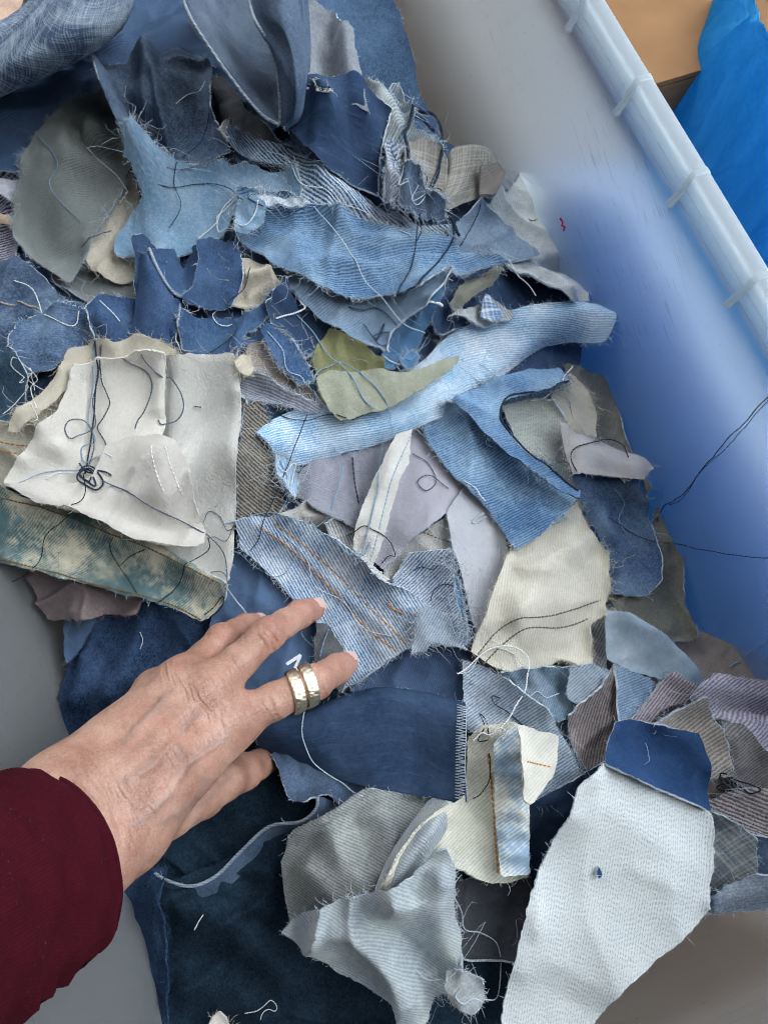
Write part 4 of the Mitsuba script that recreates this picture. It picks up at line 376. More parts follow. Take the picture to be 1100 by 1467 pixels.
    {'t':'s', 'name': 'denim_scrap', 'label': 'blue ravelled snippet between the two olive pieces and the mid blue flap', 'pal': 'bright', 'ang': 40, 'crumple': 4.1, 'fray': 3, 'seed': 104, 'pts': [(10.6, 261.4),(19.4, 269.2),(24.3, 265.9),(20.3, 257.2),(13.5, 256.4)]},
    {'t':'l', 'name': 'denim_strip', 'label': 'long light blue denim strip lying diagonally across the middle of the heap', 'pal': 'light', 'ang': 32, 'fray': 2.4, 'crumple': 3.8, 'seed': 105, 'rails': [[(-84.6, 205.8, 35.4),(-71.3, 220.0, 28.7),(-52.2, 229.7, 25.7),(-14.4, 242.0, 22.2),(24.4, 264.4, 20.7),(43.8, 282.0, 28.4),(75.7, 297.9, 31.6),(104.0, 308.6, 27.3),(140.2, 305.0, 36.1),(161.7, 301.5, 31.2)], [(-81.1, 202.3, 38.9),(-68.2, 210.9, 28.5),(-47.1, 217.4, 25.4),(-14.2, 226.2, 26.6),(29.9, 250.3, 23.7),(58.6, 272.2, 23.5),(93.9, 293.7, 23.9),(122.1, 297.7, 31.9),(142.3, 296.8, 38.5),(159.6, 292.1, 39.0)], [(-75.5, 197.4, 31.8),(-67.2, 199.2, 25.0),(-44.8, 202.3, 20.2),(-9.4, 212.0, 23.8),(35.5, 232.2, 28.0),(67.9, 256.5, 22.3),(104.4, 284.1, 17.4),(128.3, 289.5, 23.3),(144.2, 287.6, 33.8),(157.3, 284.2, 37.5)], [(-72.1, 192.8, 21.0),(-66.0, 189.6, 16.4),(-45.3, 195.3, 12.3),(-4.8, 206.2, 15.8),(39.1, 223.5, 21.1),(73.3, 250.4, 16.3),(111.4, 283.5, 6.7),(131.4, 285.7, 12.7),(144.7, 278.4, 25.2),(153.5, 276.8, 31.5)]]},
    {'t':'s', 'name': 'denim_scrap', 'label': 'ragged pale blue tail dangling from the left end of the light blue strip', 'pal': 'light2', 'ang': 100, 'fray': 4.16, 'crumple': 4.1, 'seed': 106, 'pts': [(-71.0, 193.4),(-60.3, 190.0),(-56.0, 175.0),(-57.2, 162.0),(-62.1, 166.3),(-66.2, 175.4),(-70.1, 179.4)]},
    {'t':'s', 'name': 'twill_scrap', 'label': 'grey green olive flap resting on the light blue strip', 'pal': 'olive2', 'ang': 15, 'crumple': 2.4, 'wave': 40, 'fray': 0.8, 'seed': 107, 'raise': 3, 'pts': [(-45.3, 247.0),(-35.6, 253.5),(-14.2, 251.6),(-1.9, 250.7),(14.9, 247.3),(33.8, 254.2),(51.3, 262.0),(43.2, 249.6),(24.1, 235.8),(7.4, 225.0),(-9.2, 218.9),(-20.7, 213.6),(-29.8, 213.5),(-37.9, 223.8),(-43.0, 235.9)], 'folds': [([(-37.1, 227.4),(-9.3, 233.9),(42.3, 255.1)], 3, 8, 10)], 'lift': [(42, 254, 7, 4),(-28, 216, 9, 3)]},
    {'t':'s', 'name': 'denim_scrap', 'label': 'teal blue crumpled scrap under the fringe of the ivory twill', 'pal': 'tealgrey', 'ang': 55, 'crumple': 8.1, 'wave': 18, 'fray': 0.9, 'seed': 108, 'pts': [(72.1, 52.0),(90.6, 54.5),(123.0, 56.4),(132.5, 38.2),(126.6, 28.0),(106.3, 22.2),(90.4, 33.1)], 'folds': [([(90.9, 51.8),(103.5, 33.2)], 5, 4, 6)]},
    {'t':'s', 'name': 'denim_scrap', 'label': 'grey blue scrap folded to a point beside the brown twill', 'pal': 'greyblue2', 'ang': 40, 'crumple': 5.4, 'seed': 109, 'pts': [(115.0, 56.1),(130.2, 58.2),(140.2, 54.2),(133.1, 41.5),(118.8, 33.1),(113.1, 37.3)]},
    {'t':'s', 'name': 'twill_scrap', 'label': 'brown twill wedge between teal and blue denim, upper right of the navy hem', 'pal': 'brownwedge', 'ang': 72, 'crumple': 2.7, 'fray': 0.7, 'seed': 110, 'pts': [(111.9, 27.2),(126.7, 39.0),(146.0, 56.9),(148.0, 38.1),(146.4, 16.2),(139.4, -0.4),(122.7, -5.3),(114.5, 10.6)]},
    {'t':'s', 'name': 'denim_scrap', 'label': 'mid blue denim wedge below the pale aqua scrap', 'pal': 'bluewedge', 'ang': 20, 'crumple': 2.7, 'fray': 0.8, 'seed': 111, 'pts': [(145.1, 58.1),(157.7, 54.5),(173.0, 49.4),(178.4, 45.2),(155.7, 25.4),(143.8, 21.0)]},
    {'t':'s', 'name': 'denim_scrap', 'label': 'pale blue frayed denim with a white loop of thread, right of the navy strip', 'pal': 'paleblue', 'ang': 35, 'crumple': 2.7, 'wave': 40, 'fray': 1.6, 'seed': 112, 'pts': [(50.2, 62.2),(62.7, 57.9),(81.9, 42.6),(101.9, 24.4),(112.6, 8.5),(120.1, -8.5),(102.6, -24.6),(80.9, -24.7),(65.0, 12.7),(51.7, 19.1)], 'folds': [([(66.7, 51.1),(88.7, 32.5),(113.2, 4.4)], 4, 8, 12)]},
    {'t':'s', 'name': 'twill_scrap', 'label': 'mauve twill strip slanting up behind the navy hem', 'pal': 'mauve', 'ang': 48, 'crumple': 2.7, 'fray': 1.6, 'seed': 113, 'pts': [(151.7, 24.3),(168.5, 38.1),(184.0, 53.8),(189.5, 48.6),(206.8, 44.7),(192.0, 36.5),(174.3, 28.9),(166.6, 21.2)]},
    {'t':'s', 'name': 'twill_scrap', 'label': 'large mauve and white twill fold at the right edge of the heap', 'pal': 'mauve2', 'ang': 35, 'crumple': 4.1, 'wave': 40, 'fray': 0.6, 'seed': 114, 'raise': 3, 'pts': [(187.7, 36.5),(194.6, 45.2),(207.6, 53.1),(240.8, 50.3),(263.9, 44.7),(254.5, -7.7),(232.2, -1.6),(216.4, 11.6),(210.4, 24.1),(200.1, 25.2)], 'folds': [([(205.1, 49.4),(239.3, 46.7),(263.3, 42.1)], 5, 5, 9),([(208.2, 31.2),(231.0, 30.8),(264.4, 25.5)], -7, 4, 4),([(210.4, 29.6),(222.9, 12.4),(256.3, 0.4)], 5, 10, 9)]},
    {'t':'s', 'name': 'twill_scrap', 'label': 'grey brown fold beneath the mauve twill, with a dark opening', 'pal': 'greybrown', 'ang': 40, 'crumple': 5.4, 'seed': 115, 'pts': [(204.6, 23.9),(215.4, 22.0),(225.4, 7.5),(249.7, -5.6),(252.5, -27.7),(215.7, -18.1),(205.5, -2.0)], 'folds': [([(207.1, 18.5),(215.9, -7.7)], 5, 6, 6)]},
    {'t':'s', 'name': 'twill_scrap', 'label': 'beige grey twill flap with a serged upper left edge, right of the navy hem', 'pal': 'beigetwill', 'ang': 40, 'crumple': 2.4, 'fray': 2.24, 'seed': 116, 'raise': 3, 'pts': [(160.9, 20.8),(172.6, 25.8),(196.2, 38.3),(203.5, 18.6),(206.0, -2.8),(207.6, -8.4),(194.9, -10.1),(178.8, 17.0)], 'folds': [([(163.1, 20.0),(194.9, 36.0)], 3, 5, 5)]},
    {'t':'s', 'name': 'twill_scrap', 'label': 'brown striped twill scrap under the black labelled tangle at the right edge', 'pal': 'mauvebrown', 'ang': -22, 'crumple': 2.7, 'fray': 1.92, 'seed': 117, 'pts': [(195.5, -22.3),(215.1, -15.6),(247.3, -14.5),(248.8, -48.9),(229.6, -44.9),(214.5, -38.7),(196.8, -29.8)]},
    {'t':'s', 'name': 'denim_scrap', 'label': 'navy scrap at the right edge below the brown striped twill', 'pal': 'navyviolet', 'ang': 40, 'crumple': 2.7, 'seed': 118, 'pts': [(215.0, -41.3),(247.6, -44.8),(247.5, -72.2),(217.4, -69.7)]},
    {'t':'s', 'name': 'denim_scrap', 'label': 'grey green woven scrap at the right of the white backed denim', 'pal': 'greyweave', 'ang': 40, 'crumple': 3.4, 'fray': 0.9, 'seed': 119, 'pts': [(191.4, -27.6),(199.2, -31.2),(210.6, -37.0),(216.5, -43.6),(219.1, -66.7),(207.4, -76.9),(186.5, -80.9),(189.6, -43.7)]},
    {'t':'s', 'name': 'denim_scrap', 'label': 'lowest blue grey scrap at the near right, its hem towards the near wall', 'pal': 'hemgrey', 'ang': 10, 'crumple': 4.1, 'seed': 120, 'pts': [(184.3, -78.3),(199.3, -68.5),(213.1, -62.1),(240.0, -65.1),(246.2, -84.0),(208.9, -83.9),(184.1, -86.0)], 'folds': [([(184.3, -79.9),(209.1, -72.3),(243.7, -75.0)], 4, 6, 6)]},
    {'t':'s', 'name': 'denim_scrap', 'label': 'navy underlayer showing left of the white backed denim', 'pal': 'navy2', 'ang': 60, 'crumple': 2.7, 'fray': 1.6, 'seed': 121, 'pts': [(83.3, -28.1),(105.8, -15.7),(137.3, 0.4),(141.9, -11.9),(108.5, -69.8),(85.6, -96.4),(82.9, -65.4)]},
    {'t':'s', 'name': 'denim_scrap', 'label': 'dark grey lining scrap below the yellowed cuff', 'pal': 'darkgrey', 'ang': 50, 'crumple': 2, 'seed': 122, 'pts': [(45.5, -70.5),(65.1, -67.7),(89.1, -64.8),(91.3, -84.5),(83.1, -119.2),(46.8, -117.1),(38.9, -90.0)]},
    {'t':'s', 'name': 'denim_scrap', 'label': 'slate blue scrap with a wavy hem below the big navy strip', 'pal': 'slate2', 'ang': 30, 'crumple': 4.1, 'wave': 26, 'fray': 0.3, 'seed': 123, 'pts': [(-76.6, 4.8),(-64.4, 12.6),(-36.1, 4.7),(-4.5, -8.2),(4.5, -19.0),(-2.7, -34.5),(-13.2, -35.7),(-22.2, -31.7),(-35.7, -20.8),(-53.2, -24.9),(-61.4, -21.6),(-67.8, -8.2)], 'folds': [([(-68.3, -3.9),(-61.4, -20.8),(-48.6, -24.0),(-34.8, -19.1),(-20.0, -31.3),(-4.5, -33.6)], 5, 4, 7)]},
    {'t':'l', 'name': 'waistband_strip', 'label': 'slate blue waistband strip looping round below the thumb', 'pal': 'slate2', 'ang': 10, 'fray': 0.2, 'edge': 'light', 'seed': 124, 'rails': [[(-159.4, -70.0, -71.5),(-143.6, -75.4, -60.4),(-125.4, -77.7, -52.8),(-109.2, -71.0, -49.5),(-93.6, -56.1, -46.5),(-74.9, -40.6, -38.1),(-53.4, -36.8, -26.4),(-43.5, -29.2, -22.9),(-42.1, -20.7, -19.8)], [(-158.6, -74.6, -73.4),(-143.5, -82.0, -65.3),(-124.1, -86.2, -59.7),(-103.2, -79.0, -56.0),(-85.1, -63.5, -52.7),(-66.2, -52.6, -45.5),(-46.0, -45.1, -36.6),(-34.3, -34.8, -32.9),(-31.7, -25.4, -31.2)]]},
    {'t':'s', 'name': 'denim_scrap', 'label': 'grey green crumpled denim scrap, left part of the heap below the navy strip', 'pal': 'greycrumple', 'ang': -25, 'crumple': 6.8, 'wave': 40, 'fray': 0.8, 'seed': 125, 'raise': 4, 'pts': [(-64.8, -60.0),(-55.5, -40.2),(-35.0, -30.1),(-13.1, -16.3),(30.9, -21.5),(48.2, -24.2),(48.9, -36.4),(37.6, -47.4),(22.0, -64.0),(12.4, -82.4),(-33.7, -101.9),(-56.0, -100.0),(-62.2, -82.9)], 'folds': [([(-33.9, -35.9),(-20.6, -58.4),(-4.1, -78.2)], 11, 7, 12),([(-51.8, -57.1),(-24.9, -82.4)], 7, 7, 9),([(-4.4, -20.4),(4.2, -43.8),(0.0, -71.1)], 8, 6, 10)]},
    {'t':'s', 'name': 'jeans_cuff', 'label': 'yellowed white jeans cuff with an orange stitched hem and pale blue stripes', 'pal': 'cuff', 'ang': 40, 'crumple': 3.5, 'wave': 40, 'fray': 0.6, 'seed': 126, 'raise': 6, 'pts': [(3.9, -55.8),(17.1, -35.2),(37.2, -23.2),(48.4, -19.8),(50.5, 11.8),(59.3, 20.5),(77.6, 22.7),(81.7, 16.2),(84.0, -19.3),(86.1, -43.1),(87.1, -65.5),(75.0, -68.6),(63.0, -68.7),(40.5, -61.0),(35.0, -48.1),(24.4, -66.1),(16.2, -71.0),(-0.8, -78.4),(-2.0, -68.9)], 'folds': [([(60.9, 12.4),(64.4, -23.8),(66.3, -65.5)], 2.5, 4, 4),([(46.3, -23.7),(19.4, -38.1),(3.9, -59.3),(-1.6, -76.2)], 8, 6, 10),([(63.1, -3.6),(85.1, -7.5)], 2, 6, 6),([(65.2, -27.8),(85.5, -29.1)], 2, 6, 6)], 'stitch': [([(62.4, 4.4),(65.3, -15.8),(66.9, -39.9),(68.3, -66.6)], 'orange', 2.6, 0.9, 0.6)]},
    {'t':'l', 'name': 'PART', 'label': 'rounded fold of the cuff lining, doubling back', 'pal': 'greywhite', 'ang': -30, 'fray': 0.3, 'part': 'rounded_fold', 'crumple': 3.4, 'seed': 127, 'rails': [[(29.7, -21.2, -12.6),(16.1, -35.8, -0.9),(4.1, -51.6, 4.6),(-3.7, -66.7, 4.4),(-6.2, -78.9, -3.0),(-0.8, -87.7, -15.1),(12.9, -93.0, -28.4),(31.3, -93.8, -32.9)], [(33.7, -22.1, 5.3),(20.3, -36.7, 18.3),(9.1, -51.4, 23.8),(2.4, -64.2, 23.0),(0.4, -74.7, 15.1),(4.0, -80.4, 5.9),(15.0, -85.2, -9.6),(30.8, -86.6, -22.2)], [(39.8, -23.3, 12.5),(27.2, -39.2, 24.7),(16.6, -54.5, 25.5),(9.5, -64.9, 22.9),(6.8, -72.3, 16.3),(9.7, -76.5, 7.6),(18.3, -79.4, -6.0),(30.7, -79.8, -18.3)], [(48.3, -27.8, 1.4),(37.4, -44.7, 5.0),(26.0, -61.8, -4.3),(16.8, -72.2, -8.3),(13.4, -75.3, -9.0),(16.9, -77.7, -14.9),(22.2, -78.5, -20.0),(31.9, -75.8, -22.7)]]},
    {'t':'s', 'name': 'PART', 'label': 'hem band with pale blue bleached stripes', 'pal': 'cuffstripe', 'ang': 38, 'part': 'hem_band', 'crumple': 1.4, 'roll': 0.2, 'fray': 0.5, 'seed': 128, 'raise': 1.5, 'pts': [(64.6, 9.8),(76.8, 20.9),(81.0, 15.3),(83.0, -19.1),(85.1, -42.7),(86.2, -63.2),(69.2, -64.6),(66.7, -39.0),(65.1, -11.4)], 'folds': [([(63.9, 2.3),(82.0, 6.2)], 3, 4, 4),([(64.9, -7.5),(82.5, -6.6)], 3, 4, 5),([(65.9, -18.4),(83.5, -16.0)], 3, 4, 4),([(66.5, -29.1),(83.9, -26.8)], 3, 4, 5),([(67.8, -40.9),(84.9, -38.6)], 3, 4, 4),([(68.4, -52.6),(85.6, -51.3)], 3, 4, 4)]},
    {'t':'s', 'name': 'jeans_cuff', 'label': 'creased end of a white jeans hem with one orange stitched line, above the yellowed cuff', 'pal': 'cuff2', 'ang': 40, 'crumple': 4.1, 'fray': 0.5, 'seed': 129, 'raise': 5, 'pts': [(73.5, 22.0),(88.8, 18.0),(102.4, 13.6),(100.3, 1.9),(98.0, -8.2),(82.8, -22.0),(78.8, -21.9),(76.3, 0.3)], 'folds': [([(76.2, 19.2),(78.4, -18.3)], 3, 4, 5)], 'stitch': [([(77.0, 0.3),(90.4, -1.9),(98.3, -3.5)], 'orange', 2.4, 0.8, 0.5)]},
    {'t':'s', 'name': 'denim_scrap', 'label': 'large grey white inside out denim scrap twisting down to the bottom edge', 'pal': 'greywhite', 'ang': -25, 'crumple': 6.8, 'wave': 44, 'fray': 1.6, 'seed': 130, 'raise': 6, 'pts': [(-59.1, -95.3),(-48.4, -86.3),(-19.2, -71.2),(0.8, -66.8),(16.9, -59.7),(29.2, -47.8),(34.4, -44.1),(38.6, -54.7),(40.4, -69.4),(44.2, -91.9),(48.4, -117.5),(58.5, -125.9),(48.6, -140.8),(37.3, -131.3),(29.7, -133.7),(21.8, -149.2),(8.8, -159.4),(4.8, -132.0),(-8.2, -128.6),(-29.1, -118.9),(-47.7, -100.6)], 'folds': [([(-52.9, -98.4),(-18.9, -93.0),(8.0, -115.1),(18.1, -145.0)], 12, 8, 12),([(-0.8, -71.1),(18.9, -75.4),(34.4, -57.9)], 12, 5, 9),([(-19.2, -80.1),(4.1, -97.9),(29.3, -118.9)], -8, 6, 6),([(34.6, -54.5),(30.9, -76.8),(41.2, -117.1)], 5, 6, 8)], 'lift': [(-19, -93, 18, 5)]},
    {'t':'s', 'name': 'denim_scrap', 'label': 'ruffled greyish frill at the lower right of the inside out denim', 'pal': 'frill', 'ang': 30, 'crumple': 9.5, 'wave': 14, 'fray': 0.9, 'seed': 131, 'pts': [(36.2, -115.2),(44.3, -112.6),(56.3, -118.1),(57.3, -128.4),(47.6, -135.4),(39.0, -133.0),(34.2, -122.1)]},
    {'t':'s', 'name': 'cotton_scrap', 'label': 'white pointed cotton tip at the bottom edge of the picture', 'pal': 'white', 'ang': 30, 'rag': 1, 'seed': 132, 'pts': [(-116.3, -166.8),(-112.2, -157.1),(-107.0, -152.3),(-101.1, -156.7),(-97.7, -165.9)]},
    {'t':'l', 'name': 'denim_strip', 'label': 'big dark navy strip rolled soft, with an overlocked right edge, beside the ringed finger', 'pal': 'bignavy', 'ang': 3, 'fray': 0.5, 'crumple': 4.7, 'seed': 133, 'rails': [[(-88.0, 25.9, -27.0),(-54.7, 32.0, -16.6),(-23.0, 42.3, -17.1),(-2.3, 46.7, -15.7),(23.8, 43.9, -14.9),(52.1, 36.4, -2.9)], [(-85.8, 23.7, -17.2),(-53.5, 28.4, -6.4),(-21.5, 36.2, -6.8),(-1.3, 40.0, -4.9),(23.6, 37.2, -3.1),(50.6, 30.0, 9.4)], [(-84.3, 18.4, -15.5),(-51.7, 18.9, -4.8),(-18.7, 20.7, -7.0),(0.9, 22.3, -5.8),(24.2, 19.6, -2.9),(49.6, 14.5, 14.7)], [(-84.2, 13.4, -24.6),(-50.8, 8.0, -13.0),(-16.0, 2.1, -14.5),(8.9, -2.1, -13.6),(26.3, -5.5, -9.6),(49.3, -8.5, 9.9)], [(-84.6, 7.6, -41.2),(-50.1, -3.1, -27.4),(-13.4, -15.3, -21.5),(17.6, -20.1, -15.2),(33.6, -22.2, -5.9),(49.6, -24.2, 1.7)]], 'overlock': [[(48.4, 33.5),(46.6, 12.5),(45.9, -22.9)]]},
    {'t':'s', 'name': 'denim_scrap', 'label': 'white backed denim scrap with a navy turned hem, largest piece at the lower right', 'pal': 'whiteback', 'ang': 80, 'crumple': 2.2, 'wave': 90, 'stiff': 8, 'fray': 0.5, 'back': 'navy2', 'roll': 0.25, 'seed': 134, 'raise': 22, 'pts': [(125.8, -0.4),(135.3, -1.2),(160.0, -15.2),(190.3, -27.9),(188.5, -53.2),(183.4, -83.8),(162.7, -103.0),(138.8, -121.1),(118.2, -149.0),(68.5, -151.6),(70.6, -135.5),(74.7, -111.0),(82.5, -80.1),(97.4, -46.7),(111.3, -14.8)], 'folds': [([(165.7, -34.2),(140.3, -79.7),(113.9, -135.1)], 4, 30, 34)], 'lift': [(154, -27, 26, 6)]},
    {'t':'s', 'name': 'PART', 'label': 'dark navy turned hem', 'pal': 'hemnavy', 'ang': 85, 'part': 'turned_hem', 'crumple': 2.2, 'fray': 0.5, 'roll': 0.2, 'seed': 135, 'raise': 3, 'pts': [(140.0, 23.0),(151.0, 25.3),(169.0, 20.5),(191.7, 16.5),(193.7, 7.6),(194.5, -11.6),(192.9, -28.6),(167.5, -18.2),(139.6, -8.0),(126.3, -1.2),(133.3, 11.5)], 'folds': [([(129.4, -0.4),(158.9, -12.8),(192.0, -27.1)], 2.5, 3, 4),([(141.7, 22.2),(129.8, 0.4)], 3, 4, 4)]},
    {'t':'s', 'name': 'PART', 'label': 'navy hole worn through the white back', 'pal': 'hemnavy', 'ang': 85, 'part': 'patch', 'rag': 1.5, 'crumple': 0, 'fray': 1.6, 'roll': 0, 'seed': 136, 'pts': [(122.8, -56.9),(124.7, -56.9),(125.8, -60.6),(124.8, -64.3),(122.7, -64.7),(121.4, -61.4)]},
]
